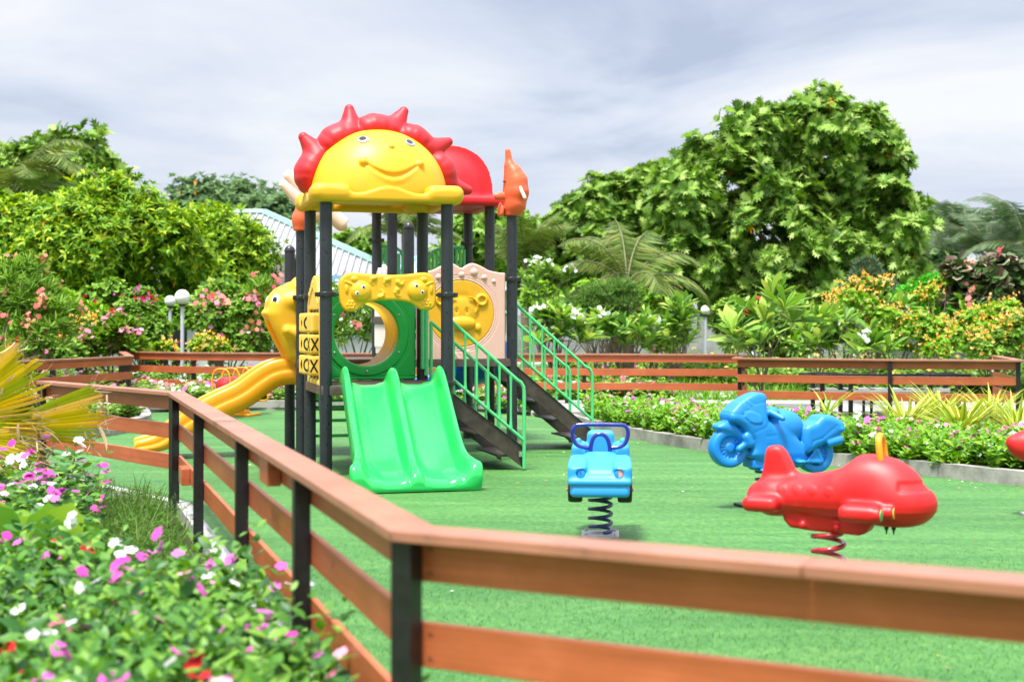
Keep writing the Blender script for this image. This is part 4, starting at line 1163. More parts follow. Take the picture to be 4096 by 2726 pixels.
# ================================================================== spring riders
def spring(parent, m, r, w, z0, z1, turns, ph=0.0, lean=(0, 0)):
    pts = []
    n = int(turns * 22)
    for i in range(n + 1):
        t = i / n; a = ph + 2 * PI * turns * t
        # end coils lie flat
        zz = z0 + (z1 - z0) * (0.04 + 0.92 * (t * t * (3 - 2 * t) * 0.25 + t * 0.75)); rr = r * (1 - 0.0 * t)
        pts.append((rr * math.cos(a) + lean[0] * t, rr * math.sin(a) + lean[1] * t, zz))
    mb = MB(); mb.tube(pts, w, 10)
    return mb.build('coil_spring', m, parent, ang=70)
def base_plate(parent, hs, m, rot=0.0):
    mb = MB(); mb.box((-hs, -hs, 0.0), (hs, hs, 0.022), R=rotz(rot))
    for k in range(4):
        a = rot + PI / 4 + k * PI / 2; mb.lathe([(0.012, 0.0222), (0.012, 0.034), (0.004, 0.036)], (hs * 1.1 * math.cos(a), hs * 1.1 * math.sin(a), 0), 8)
    return mb.build('base_plate', m, parent, bevel=0.004)
RY = np.array([[1, 0, 0], [0, 0, -1], [0, 1, 0]], float)

# ---- light blue car
c0 = gp(601.2, 538)
car = thing('spring_rider', 'light blue jeep shaped spring rider with dark blue steering loop, facing the fence', 'spring rider', (c0[0], c0[1] + 0.1, 0.004), math.radians(-94), 'spring riders on the turf')
def fn_car(P):
    Q = P.copy(); Q[:, 1] = np.abs(Q[:, 1])
    x, y, z = P[:, 0], Q[:, 1], P[:, 2]
    d = s_box(Q, (0.0, 0, 0.395), (0.40, 0.195, 0.075), 0.045)
    fen = s_box(Q, (0.20, 0.152, 0.485), (0.20, 0.064, 0.09), 0.045)
    fen = smax(fen, (z - 0.578) + np.maximum(x - 0.18, 0) * 0.28, 0.02)
    d = smin(d, fen, 0.025)
    hood = s_box(Q, (0.12, 0, 0.52), (0.24, 0.108, 0.10), 0.055)
    hood = smax(hood, (z - 0.615) * 0.95 + np.maximum(x - 0.02, -0.2) * 0.34, 0.03)
    d = smin(d, hood, 0.02)
    d = smin(d, s_box(Q, (-0.22, 0.150, 0.545), (0.17, 0.055, 0.09), 0.04), 0.03)
    d = smin(d, s_box(Q, (-0.24, 0, 0.62), (0.055, 0.098, 0.10), 0.04), 0.03)
    d = smax(d, -s_box(Q, (-0.06, 0, 0.60), (0.12, 0.10, 0.12), 0.03), 0.02)
    d = smin(d, s_cap(Q, (-0.10, 0.155, 0.60), (-0.10, 0.155, 0.655), 0.030, 0.022), 0.012)
    bump = s_box(Q, (0.385, 0, 0.418), (0.035, 0.212, 0.022), 0.018)
    d = smin(d, bump, 0.012)
    d = smin(d, s_box(Q, (0.36, 0, 0.355), (0.05, 0.20, 0.04), 0.03), 0.012)
    # wheel arches and sunk headlights
    for wx in (0.25, -0.25): d = smax(d, -s_cyl(Q, (wx, 0.10, 0.352), (wx, 0.4, 0.352), 0.096, 0.01), 0.015)
    hl = s_cyl(Q, (0.30, 0.128, 0.482), (0.55, 0.128, 0.462), 0.030, 0.004)
    d = smax(d, -np.maximum(hl, 0.366 - x), 0.006)
    return d
body = sdf('body', fn_car, (-0.45, -0.26, 0.28), (0.45, 0.26, 0.76), 0.0095, M['blue_car'], car)
for sg in (-1, 1):
    h = MB(); h.lathe([(0.029, -0.02), (0.029, 0.0), (0.025, 0.008), (0.001, 0.010)], (0.378, sg * 0.128, 0.476), 24, R=basis((1, 0, -0.05), (0, 0, 1))[:, [0, 2, 1]])
    if sg > 0:
        # half of its salmon sticker has peeled away
        n = 14; vs = [(0.3895, sg * 0.128 + 0.0, 0.476)]
        for k in range(n + 1):
            a = math.radians(75 + 200 * k / n); vs.append((0.3885, sg * 0.128 - 0.026 * math.cos(a) * -1 * -1, 0.476 + 0.026 * math.sin(a)))
        h.add(vs, [(0, k + 2, k + 1) for k in range(n)] + [(0, k + 1, k + 2) for k in range(n)][:0], 1)
    else: h.lathe([(0.004, 0.0), (0.004, 0.0115), (0.001, 0.012)], (0.378, sg * 0.128, 0.476), 8, mi=2, R=basis((1, 0, -0.05), (0, 0, 1))[:, [0, 2, 1]])
    h.build('headlight', [M['blue_car'], M['salmon'], M['ink']], car)
for wx in (0.25, -0.25):
    for sg in (-1, 1):
        w = MB(); w.lathe([(0.05, -0.05), (0.078, -0.048), (0.086, -0.035), (0.087, 0.0), (0.086, 0.035), (0.078, 0.048), (0.05, 0.05), (0.04, 0.042)], (wx, sg * 0.168, 0.352), 28, R=RY)
        wo_ = w.build('wheel', M['rubber'], car)
        k = MB(); k.lathe([(0.03, 0.0), (0.03, 0.0505), (0.010, 0.052), (0.010, 0.058), (0.001, 0.059)], (wx, sg * 0.168, 0.352), 16, R=RY * np.array([1, 1, -sg]) if sg > 0 else RY)
        k.build('hub', M['red_plane'], wo_)
st = MB()
loop = smooth_poly([(0, -0.165, 0.775), (0, -0.09, 0.780), (0, 0.09, 0.780), (0, 0.165, 0.775), (0, 0.188, 0.75), (0, 0.192, 0.71), (0, 0.175, 0.655), (0, 0.14, 0.628), (0, 0.08, 0.618)], 4, False)
st.tube([np.array(p) + (0.05, 0, 0) for p in loop], 0.0145, 10)
loop2 = [np.array((p[0], -p[1], p[2])) for p in smooth_poly([(0, 0.165, 0.775), (0, 0.188, 0.75), (0, 0.192, 0.71), (0, 0.175, 0.655), (0, 0.14, 0.628), (0, 0.08, 0.618)], 4, False)]
st.tube([p + (0.05, 0, 0) for p in loop2], 0.0145, 10)
st.tube([np.array(p) + (0.05, 0, 0) for p in smooth_poly([(0, -0.068, 0.585), (0, -0.064, 0.635), (0, -0.048, 0.685), (0, -0.02, 0.71), (0, 0.02, 0.71), (0, 0.048, 0.685), (0, 0.064, 0.635), (0, 0.068, 0.585)], 4, False)], 0.0145, 10)
st.build('steering_loop', M['navy'], car, ang=70)
mb = MB(); mb.box((-0.10, -0.085, 0.298), (0.10, 0.085, 0.325)); mb.build('mounting_plate', M['navydark'], car, bevel=0.006)
spring(car, M['navydark'], 0.078, 0.0125, 0.02, 0.305, 4.6, 0.3)
base_plate(car, 0.13, M['galv'])

# ---- red aeroplane
a0 = at(830.3, 0, 7.9)
plane = thing('spring_rider', 'red aeroplane spring rider with yellow handle loop, nose pointing right', 'spring rider', (a0[0], 7.95, 0.004), math.radians(-27), 'spring riders on the turf')
KX = 0.00069
def pz(py): return 0.922 - 0.000705 * py
def px(p): return (p - 830) * KX
FIN = smooth_poly([(px(285), pz(470)), (px(300), pz(330)), (px(318), pz(220)), (px(360), pz(186)), (px(430), pz(184)), (px(478), pz(222)), (px(520), pz(290)), (px(560), pz(370)), (px(600), pz(430)), (px(430), pz(480))], 3)
KEEL = [(px(470), pz(700)), (px(490), pz(765)), (px(540), pz(822)), (px(700), pz(838)), (px(1100), pz(852)), (px(1160), pz(830)), (px(1195), pz(770)), (px(1195), pz(700))]
def fn_plane(P):
    Q = P.copy(); Q[:, 1] = np.abs(Q[:, 1]); x, y, z = P[:, 0], P[:, 1], P[:, 2]
    q = Q * np.array([1, 0.92, 1])
    d = s_cap(q, (px(360), 0, pz(590)), (px(900), 0, pz(560)), 0.105, 0.150)
    d = smin(d, s_cap(q, (px(360), 0, pz(590)), (px(250), 0, pz(590)), 0.10, 0.066), 0.05)
    d = smin(d, s_ell(q, (px(1350), 0, pz(590)), (0.235, 0.165, 0.148)), 0.10)
    d = smin(d, s_ell(q, (px(1180), 0, pz(430)), (0.245, 0.135, 0.148)), 0.09)
    d = smax(d, (pz(795) - z), 0.05)
    # seat dip
    d = smax(d, -s_cap(q, (px(620), -0.0, pz(180)), (px(860), 0.0, pz(180)), 0.135), 0.05)
    d = smin(d, s_ext(d_poly(x, z, FIN), y, 0.043, 0.035), 0.03)
    d = smin(d, s_ext(d_poly(x, z, KEEL), y, 0.09, 0.025), 0.012)
    # moulding seam
    d = d - 0.004 * np.exp(-((z - pz(640)) / 0.005) ** 2)
    # tailplane and wings
    d = smin(d, s_box(Q, (-0.335, 0.11, pz(630)), (0.10, 0.12, 0.042), 0.036), 0.03)
    d = smin(d, s_box(Q, (0.235, 0.18, pz(640)), (0.105, 0.16, 0.045), 0.036), 0.03)
    for (ex, ey) in ((0.275, 0.30), (0.315, 0.175)):
        d = smin(d, s_cyl(Q, (ex - 0.1, ey, pz(640)), (ex + 0.085, ey, pz(640)), 0.040, 0.012), 0.012)
    # portholes : raised discs
    for p in (492, 620, 750, 888):
        r = np.hypot(x - px(p), z - pz(505)); d = d - 0.003 * np.clip((0.028 - r) / 0.004, 0, 1)
        d = d + 0.002 * np.exp(-((r - 0.031) / 0.004) ** 2)
    # windscreen step
    ws = np.clip((x - px(1425)) / 0.006, 0, 1) * np.clip((z - pz(488)) / 0.004, 0, 1) * np.clip((pz(415) - z) / 0.004, 0, 1)
    d = d + 0.009 * ws
    d = smax(d, -s_cyl(P, (px(1255), -0.06, pz(330)), (px(1255), 0.06, pz(230)), 0.001, 0.0), 0.01)
    for bx in (655, 930): d = smin(d, s_ell(Q, (px(bx), 0.092, pz(790)), (0.024, 0.022, 0.024)), 0.006)
    return d
pb = sdf('body', fn_plane, (-0.60, -0.36, 0.28), (0.72, 0.36, 0.84), 0.0105, M['red_plane'], plane)
for sg in (-1, 1):
    for (ex, ey, m) in ((0.275 + 0.087, 0.30, 'greensticker'), (0.315 + 0.087, 0.175, 'yellowsticker')):
        s = MB(); s.lathe([(0.031, -0.004), (0.031, 0.0005), (0.001, 0.0012)], (ex, sg * ey, pz(640)), 20, R=basis((1, 0, 0), (0, 0, 1))[:, [0, 2, 1]])
        s.build('sticker', M[m], plane)
hl = MB(); hl.tube([np.array((px(1255), 0, 0)) + np.array(p) for p in smooth_poly([(0.012, -0.055, 0.70), (0.004, -0.058, 0.78), (-0.004, -0.045, 0.845), (-0.008, 0.0, 0.868), (-0.004, 0.045, 0.845), (0.004, 0.058, 0.78), (0.012, 0.055, 0.70)], 5, False)], 0.019, 12)
hl.build('handle', M['yellow_slide'], plane, ang=70)
bt = MB()
for bx in (1312, 1368): bt.lathe([(0.014, 0.03), (0.012, 0.01), (0.006, 0.0), (0.003, -0.02)], (px(bx), -0.05, pz(800)), 10)
bt.build('bolt', M['rubber'], plane)
spring(plane, M['redspring'], 0.085, 0.0145, 0.02, 0.335, 3.6, 2.2)
base_plate(plane, 0.15, M['galv'])

# ---- blue motorcycle
m0 = at(767, 0, 11.45)
bike = thing('spring_rider', 'sky blue motorcycle spring rider with fairing and moulded wheels, facing left', 'spring rider', (m0[0], 11.45, 0.004), math.radians(180 + 17), 'spring riders on the turf')
def bx(p): return (1010 - p) * 0.00063
def bz(p): return 1.024 - 0.000596 * p
def BP(l, n=2): return smooth_poly([(bx(a), bz(b)) for a, b in l], n)
FAIR = BP([(410, 440), (470, 370), (560, 285), (660, 225), (760, 178), (850, 158), (915, 175), (945, 225), (940, 350), (965, 530), (1080, 590), (1220, 650), (1330, 740), (1425, 840), (1475, 950), (1485, 1060), (1470, 1130), (1400, 1180), (1300, 1175), (1150, 1165), (1000, 1150), (850, 1100), (740, 1040), (700, 980), (735, 900), (720, 790), (650, 700), (590, 610), (500, 560), (425, 535)])
SEAT = BP([(1470, 640), (1540, 590), (1630, 560), (1690, 500), (1760, 475), (1860, 485), (1960, 530), (2045, 585), (2052, 650), (2038, 715), (1960, 770), (1850, 830), (1740, 890), (1650, 930), (1560, 985), (1490, 1005), (1450, 930), (1430, 850), (1440, 740)])
FEND = BP([(268, 612), (300, 575), (400, 535), (500, 560), (580, 620), (660, 700), (700, 780), (690, 850), (620, 830), (560, 770), (470, 725), (360, 690), (290, 650)])
SWING = [(bx(1490), bz(1110)), (bx(1640), bz(930)), (bx(1690), bz(930)), (bx(1760), bz(1110)), (bx(1720), bz(1140)), (bx(1500), bz(1120))]
def wheel_d(P, cx, cz, R, hw):
    x, y, z = P[:, 0] - cx, np.abs(P[:, 1]), P[:, 2] - cz
    r = np.hypot(x, z); an = np.arctan2(z, x)
    d = np.hypot(np.maximum(np.abs(r - R * 0.80) - R * 0.06, 0), np.maximum(y - hw * 0.55, 0)) - hw * 0.42
    disc = np.maximum(r - R * 0.8, y - hw * 0.42)
    spoke = np.maximum(np.abs((an * 16 / (2 * PI)) % 1.0 - 0.5) * (2 * PI / 16) * r - 0.005, np.maximum(r - R * 0.64, y - hw * 0.62))
    hub = np.maximum(r - R * 0.24, y - hw * 0.8)
    return np.minimum(d, smin(smin(disc, spoke, 0.004), hub, 0.01))
def fn_bike(P):
    Q = P.copy(); Q[:, 1] = np.abs(Q[:, 1]); x, y, z = P[:, 0], P[:, 1], P[:, 2]; ya = Q[:, 1]
    fr = s_ext(d_poly(x, z, FAIR), y, 0.150, 0.085)
    fr = smax(fr, ya - (0.13 - np.clip((z - bz(540)) / 0.25, 0, 1) * 0.05 - np.clip((bz(980) - z) / 0.12, 0, 1) * 0.03), 0.03)
    d = smin(fr, s_ell(Q, (bx(1230), 0, bz(640)), (0.175, 0.125, 0.145)), 0.02)
    d = smin(d, s_ext(d_poly(x, z, SEAT), y, 0.115, 0.055), 0.012)
    d = smin(d, s_ext(d_poly(x, z, FEND), y, 0.075, 0.045), 0.01)
    d = np.minimum(d, wheel_d(P, bx(468), bz(892), 0.155, 0.062))
    d = np.minimum(d, wheel_d(P, bx(1680), bz(1010), 0.150, 0.062))
    d = smin(d, s_cap(Q, (bx(655), 0.085, bz(750)), (bx(690), 0.085, bz(830)), 0.042), 0.012)
    d = smin(d, s_cap(Q, (bx(640), 0.085, bz(840)), (bx(550), 0.085, bz(905)), 0.028), 0.012)
    sw = s_ext(d_poly(x, z, SWING), ya - 0.06, 0.028, 0.010); d = smin(d, sw, 0.008)
    sw2 = s_ext(d_poly(x, z, [(bx(1550), bz(1080)), (bx(1650), bz(975)), (bx(1700), bz(1085))]), ya - 0.09, 0.010, 0.004); d = smax(d, -sw2, 0.004)
    d = smin(d, s_cap(Q, (bx(980), 0.10, bz(425)), (bx(1080), 0.185, bz(500)), 0.026, 0.022), 0.02)
    d = smin(d, s_ell(Q, (bx(1040), 0.05, bz(430)), (0.055, 0.07, 0.045)), 0.02)
    d = smin(d, s_cyl(Q, (bx(1210), 0, bz(470)), (bx(1205), 0, bz(395)), 0.038, 0.008), 0.004)
    d = smin(d, s_ell(Q, (bx(1360), 0.16, bz(1085)), (0.048, 0.045, 0.018)), 0.008)
    d = smin(d, s_cyl(Q, (bx(1780), 0.085, bz(865)), (bx(2005), 0.085, bz(810)), 0.038, 0.012), 0.01)
    d = smin(d, s_ell(Q, (bx(1990), 0.095, bz(672)), (0.032, 0.03, 0.028)), 0.006)
    # headlamp lens outline, screen outline, panel seam
    u = ((x - bx(725)) * 0.93 + (z - bz(485)) * 0.42) / 0.088; w = ((z - bz(485)) * 0.9 - (x - bx(725)) * 0.40) / 0.045
    e = np.hypot(u, w); side = np.clip((ya - 0.03) / 0.02, 0, 1)
    d = d - 0.005 * np.clip((1 - e) / 0.1, 0, 1) * side + 0.005 * np.exp(-((e - 1.06) / 0.06) ** 2) * side
    l1 = (x - bx(560)) * 0.62 - (z - bz(285)) * 0.0
    for (A, B) in (((415, 430), (600, 445)), ((600, 445), (710, 350)), ((590, 265), (710, 345)), ((640, 235), (760, 310)), ((760, 310), (935, 285)), ((740, 685), (900, 620)), ((900, 620), (950, 545)), ((1490, 1000), (1580, 820)), ((1580, 820), (1700, 790)), ((1700, 790), (1920, 615)), ((910, 740), (1040, 730)), ((930, 860), (1100, 880))):
        ax, az, bx_, bz_ = bx(A[0]), bz(A[1]), bx(B[0]), bz(B[1]); ex, ez = bx_ - ax, bz_ - az
        t = np.clip(((x - ax) * ex + (z - az) * ez) / (ex * ex + ez * ez), 0, 1)
        d = d + 0.0042 * np.exp(-((np.hypot(x - ax - ex * t, z - az - ez * t)) / 0.006) ** 2)
    return d
bb = sdf('body', fn_bike, (-0.70, -0.24, 0.24), (0.52, 0.24, 0.97), 0.0098, M['blue'], bike)
mb = MB(); mb.box((-0.12, -0.10, 0.325), (0.17, 0.10, 0.40)); mb.box((-0.08, -0.12, 0.30), (0.11, 0.12, 0.326)); mb.build('mounting_box', M['blue'], bike, bevel=0.012)
spring(bike, M['navydark'], 0.085, 0.014, 0.03, 0.315, 4.2, 0.3)
mb = MB(); mb.lathe([(0.13, 0.025), (0.13, 0.05), (0.11, 0.055)], (0, 0, 0), 24); mb.build('spring_seat', M['navy'], bike)
mb = MB(); mb.box((-0.30, -0.2, 0.0), (0.20, 0.2, 0.024)); mb.build('base_plate', M['black'], bike, bevel=0.004)

# ---- red fish at the right edge
f0 = at(1046, 0, 10.9)
fish = thing('spring_rider', 'red fish spring rider cut by the right edge of the photo', 'spring rider', (f0[0], 10.9, 0.004), math.radians(180), 'spring riders on the turf')
def fn_fishr(P):
    Q = P.copy(); Q[:, 1] = np.abs(Q[:, 1]); x, y, z = P[:, 0], P[:, 1], P[:, 2]
    d = s_ell(Q, (-0.05, 0, 0.54), (0.34, 0.15, 0.155))
    d = smin(d, s_cap(Q, (0.12, 0, 0.565), (0.265, 0, 0.580), 0.10, 0.032), 0.06)
    d = smin(d, s_cap(Q, (-0.3, 0, 0.55), (-0.48, 0, 0.72), 0.05, 0.05), 0.05)
    d = smin(d, s_cap(Q, (-0.3, 0, 0.55), (-0.48, 0, 0.44), 0.05, 0.045), 0.05)
    d = smin(d, s_cap(Q, (0.0, 0.12, 0.5), (-0.1, 0.24, 0.46), 0.04, 0.025), 0.03)
    d = smin(d, s_box(Q, (-0.02, 0, 0.37), (0.16, 0.08, 0.06), 0.03), 0.03)
    return d
sdf('body', fn_fishr, (-0.58, -0.32, 0.29), (0.36, 0.32, 0.82), 0.0135, M['red_plane'], fish)
for sg in (-1, 1):
    nrm = np.array([0.45, sg * 0.85, 0.25]); B = basis(nrm); R = np.stack([B[:, 0], B[:, 2], B[:, 1]], 1); A = np.array([0.175, sg * 0.083, 0.592])
    e = MB(); e.lathe([(0.026, -0.03), (0.026, 0.004), (0.020, 0.010), (0.001, 0.012)], A, 20, R=R, mi=0)
    e.lathe([(0.013, 0.008), (0.013, 0.0125), (0.001, 0.0135)], A, 16, R=R, mi=1); e.build('eye', [M['yellow_pale'], M['ink']], fish)
mb = MB(); mb.tube(smooth_poly([(0.06, -0.09, 0.66), (0.06, -0.09, 0.76), (0.06, 0, 0.80), (0.06, 0.09, 0.76), (0.06, 0.09, 0.66)], 4, False), 0.016, 10); mb.build('handle', M['yellow_slide'], fish)
spring(fish, M['redspring'], 0.085, 0.014, 0.02, 0.33, 4.2)
base_plate(fish, 0.15, M['galv'])

# ================================================================== seesaw behind the yellow slide
s0 = at(243, 0, 22.6)
saw = thing('seesaw', 'spring seesaw with red pod seats and yellow hoop handles behind the yellow slide', 'seesaw', (s0[0], 22.6, 0.004), math.radians(74))
mb = MB(); mb.lathe([(0.06, 0.02), (0.06, 0.42)], (0, 0, 0), 16); mb.box((-0.85, -0.05, 0.40), (0.85, 0.05, 0.47)); mb.build('beam', M['yellow_slide'], saw, bevel=0.008)
mb = MB(); mb.box((-0.26, -0.26, 0), (0.26, 0.26, 0.05)); mb.box((-0.1, -0.1, 0.0502), (0.1, 0.1, 0.12)); mb.build('base_plate', M['yellow_slide'], saw, bevel=0.01)
for i, x in enumerate((-0.82, -0.42, 0.05, 0.45)):
    fn = lambda P, x=x: smin(s_ell(P, (x + 0.1, 0, 0.62), (0.17, 0.2, 0.19)), s_box(P, (x + 0.1, 0, 0.5), (0.18, 0.15, 0.05), 0.04), 0.05)
    sdf('seat', fn, (x - 0.15, -0.25, 0.4), (x + 0.35, 0.25, 0.86), 0.02, M['red'], saw)
    for sg in (-1,):
        h = MB(); h.tube(smooth_poly([(x - 0.1, -0.17, 0.45), (x - 0.1, -0.19, 0.75), (x - 0.1, -0.13, 0.92), (x - 0.1, 0.0, 0.955), (x - 0.1, 0.13, 0.92), (x - 0.1, 0.19, 0.75), (x - 0.1, 0.17, 0.45)], 4, False), 0.018, 8)
        h.tube(smooth_poly([(x - 0.1, -0.05, 0.44), (x - 0.1, -0.32, 0.43), (x - 0.1, -0.37, 0.36), (x - 0.1, -0.32, 0.29), (x - 0.1, -0.05, 0.28)], 4, False), 0.018, 8)
        h.build('handle', M['yellow_slide'], saw, ang=70)

saw.scale = (0.8, 0.8, 0.8)
# ================================================================== globe lamps
def lamp(u, v, Y, r, label, lean=0.0):
    p = at(u, v, Y)
    root = thing('globe_lamp', label, 'lamp post', (p[0], Y, 0), 0, 'white globe garden lamps')
    g = MB(); n = 20; prof = [(r * math.sin(PI * k / n) + 1e-4, p[2] - r * math.cos(PI * k / n)) for k in range(1, n)]
    g.lathe(prof, (0, 0, 0), 32); g.build('globe', M['globe'], root, ang=60)
    q = MB(); q.lathe([(0.038, 0), (0.036, p[2] - r * 0.9)], (0, 0, 0), 14); q.build('pole', M['polegrey'], root)
    c = MB(); c.lathe([(0.07, p[2] - r - 0.03), (0.075, p[2] - r * 0.92), (0.05, p[2] - r * 0.9)], (0, 0, 0), 16); c.build('collar', M['stringer'], root)
lamp(182.3, 296.8, 28, 0.150, 'larger front globe lamp left of the tower, pole seen through the back fence')
lamp(170.2, 300.7, 31, 0.122, 'further globe lamp half hidden by leaves, just left of a nearer lamp')
lamp(705.7, 309.8, 35.5, 0.124, 'globe lamp on a thin pole right of the tower, beside the big leafy tree')

# ================================================================== black picnic table beyond the right fence
tb = thing('picnic_table', 'black steel frame picnic table with pale slatted bench behind the right fence', 'picnic table', (5.72, 21.75, 0.004))
def bar(mb, a, b, w=0.025):
    a = np.array(a, float); b = np.array(b, float); d = b - a; Ln = np.linalg.norm(d); B = basis(d, (0, 0, 1) if abs(d[2]) < 0.9 * Ln else (0, 1, 0))
    mb.box((-w, 0, -w), (w, Ln, w), R=B, c=tuple(a))
mb = MB(); bar(mb, (-0.98, -0.28, .645), (0.98, -0.28, .645), .026); bar(mb, (-0.98, 0.42, .655), (0.98, 0.42, .655), .026)
for sg in (-1, 1):
    bar(mb, (sg * 1.2, -0.22, .66), (sg * 1.2, 0.50, .66), .034); bar(mb, (sg * 0.62, -0.18, .668), (sg * 0.62, 0.46, .668), .03)
    bar(mb, (sg * 0.62, 0.49, .67), (sg * 1.2, 0.49, .67), .03); bar(mb, (sg * 0.62, -0.21, .672), (sg * 1.2, -0.21, .672), .03)
mb.build('table_top', M['black'], tb, bevel=0.003)
for x in (-1.03, -0.60, 0.60, 1.03):
    for y in (-0.25, 0.42):
        l = MB(); bar(l, (x, y, 0.0), (x, y, .62), .03); l.build('leg', M['black'], tb)
bl = MB()
for x in (-0.33, 0.38):
    bar(bl, (x, -0.42, 0.015), (x, -0.42, 0.40), .018); bar(bl, (x, 0.05, 0.015), (x, 0.05, 0.40), .018); bar(bl, (x, -0.40, 0.015), (x, 0.03, 0.015), .016)
bar(bl, (-0.31, -0.42, 0.015), (0.36, -0.42, 0.015), .016); bl.build('bench_frame', M['black'], tb)
q = MB(); q.box((-1.0, -0.02, 0.405), (0.98, 0.10, 0.44)); q.build('bench_plank', M['path'], tb, bevel=0.004)
for k in range(9):
    x = -1.05 + k * 0.25
    q = MB(); q.box((-0.085, -0.2, 0.0), (0.085, 0.2, 0.025), R=rotz(random.uniform(-0.12, 0.12)), c=(x + 0.06, 0.48, 0.43)); q.build('bench_slat', M['path'], tb, bevel=0.004)
mb = MB(); mb.box((-1.42, -0.2, 0.0), (-1.08, 0.25, 0.12)); mb.build('foot_block', M['black'], tb, bevel=0.01)

# ================================================================== buildings and walls beyond the trees
M['roofmetal'] = mat('off white ribbed roof sheet', (0.31, 0.31, 0.33), 0.45, 0.10, 1.2)
M['rooftrim'] = mat('pale green roof trim', (0.22, 0.40, 0.33), 0.5, 0.1, 3)
M['fascia'] = mat('pale blue fascia', (0.22, 0.42, 0.56), 0.5, 0.08, 3)
M['bluegrey'] = mat('blue grey roof sheet', (0.32, 0.40, 0.52), 0.45, 0.08, 2)
M['render'] = mat('grey rendered house wall', (0.42, 0.44, 0.47), 0.8, 0.15, 2)
M['darkglass'] = mat('dark window glass', (0.015, 0.018, 0.02), 0.12, 0.1, 3)
def ribbed(mb, A, B, C_, nrib, h=0.07, mi=0):
    """triangle or trapezoid roof slope: eave A-B, top C (pair); ribs run from eave to the top edge"""
    A, B = np.array(A, float), np.array(B, float); T0, T1 = [np.array(c, float) for c in C_]
    nrm = np.cross(B - A, T0 - A); nrm /= np.linalg.norm(nrm)
    if nrm[2] < 0: nrm = -nrm
    up = (T0 + T1) / 2 - (A + B) / 2; e = (B - A) / np.linalg.norm(B - A); up = up - e * (up @ e)
    mb.add([A, B, T1, T0] if np.linalg.norm(T0 - T1) > 1e-3 else [A, B, T0], [(0, 1, 2, 3)] if np.linalg.norm(T0 - T1) > 1e-3 else [(0, 1, 2)], mi)
    L = np.linalg.norm(B - A); s0 = (T0 - A) @ e; s1 = (T1 - A) @ e
    for k in range(nrib):
        s = L * (k + 0.5) / nrib
        t = 1.0
        if s < s0: t = s / s0
        elif s > s1: t = (L - s) / max(L - s1, 1e-6)
        if t < 0.05: continue
        a = A + e * s; b = a + up * t; w = e * 0.045; o = nrm * h
        mb.add([a - w + nrm * .002, a + w + nrm * .002, a + w * .5 + o, a - w * .5 + o, b - w + nrm * .002, b + w + nrm * .002, b + w * .5 + o, b - w * .5 + o],
               [(0, 1, 2, 3), (4, 7, 6, 5), (1, 5, 6, 2), (2, 6, 7, 3), (3, 7, 4, 0)], mi)
hs = thing('house', 'single storey house with white ribbed hip roof and pale green trim left of the tower', 'house', (-12.0, 52, 0))
ap = at(264, 213, 56) - np.array([-12, 52, 0]); ez = 3.1
cA, cB, cC, cD = np.array([-7.5, -2.0, ez]), np.array([8.2, -2.0, ez]), np.array([8.2, 12, ez]), np.array([-7.5, 12, ez])
ap2 = ap + np.array([-1.2, 0, 0])
r = MB(); ribbed(r, cA, cB, (ap2, ap), 62); ribbed(r, cB, cC, (ap, ap), 50); ribbed(r, cC, cD, (ap, ap2), 20); ribbed(r, cD, cA, (ap2, ap2), 20)
ro = r.build('roof', M['roofmetal'], hs, smooth=False)
h = MB()
for (a, b) in ((ap, cB), (ap, ap2), (ap, cC), (ap2, cA)):
    h.tube([a + (0, 0, .03), b + (0, 0, .03)], 0.16, 6)
h.build('ridge_trim', M['rooftrim'], ro)
f = MB(); f.box((-7.55, -2.08, ez - 0.22), (8.28, -2.0, ez + 0.02)); f.box((8.2, -2.0, ez - 0.22), (8.28, 12, ez + 0.02)); f.build('fascia', M['fascia'], hs)
w = MB(); w.box((-7.0, -1.2, 0), (7.4, 11.4, ez - 0.05)); w.build('wall', M['render'], hs)
for x in (-5.6, -3.0, 0.2, 3.0, 5.6):
    g = MB(); g.box((x - 0.8, -1.24, 0.9), (x + 0.8, -1.203, 2.3)); wf = g.build('window', M['polegrey'], hs)
    q = MB(); q.box((x - 0.7, -1.26, 1.0), (x - 0.04, -1.2405, 2.2)); q.box((x + 0.04, -1.26, 1.0), (x + 0.7, -1.2405, 2.2)); q.build('pane', M['darkglass'], wf)
# second house, blue grey roof
h2 = thing('house', 'further house with pale blue grey gable roof glimpsed through the tower posts', 'house', (-3.2, 66, 0))
r = MB(); A = np.array([-3.6, -1.5, 2.9]); B = np.array([3.8, -1.5, 2.9]); T = at(424, 254, 70) - np.array([-3.2, 66, 0]) ; T2 = T + np.array([3.3, 0, 0])
r = MB(); ribbed(r, A, B, (T, T2), 22); Cc = np.array([3.8, 9.5, 2.9]); Dd = np.array([-3.6, 9.5, 2.9]); ribbed(r, B, Cc, (T2, T2), 14); ribbed(r, Cc, Dd, (T2, T), 14); ribbed(r, Dd, A, (T, T), 14)
ro = r.build('roof', M['bluegrey'], h2, smooth=False)
h = MB(); h.tube([T, A], 0.13, 6); h.tube([T, T2], 0.13, 6); h.tube([T2, B], 0.13, 6); h.build('ridge_trim', M['fascia'], ro)
w = MB(); w.box((-3.2, -1.0, 0), (3.4, 9, 2.85)); w.build('wall', M['render'], h2)
for x in (-2.0, 0.4, 2.4):
    g = MB(); g.box((x - 0.5, -1.05, 1.0), (x + 0.5, -1.003, 2.2)); g.build('window', M['darkglass'], h2)
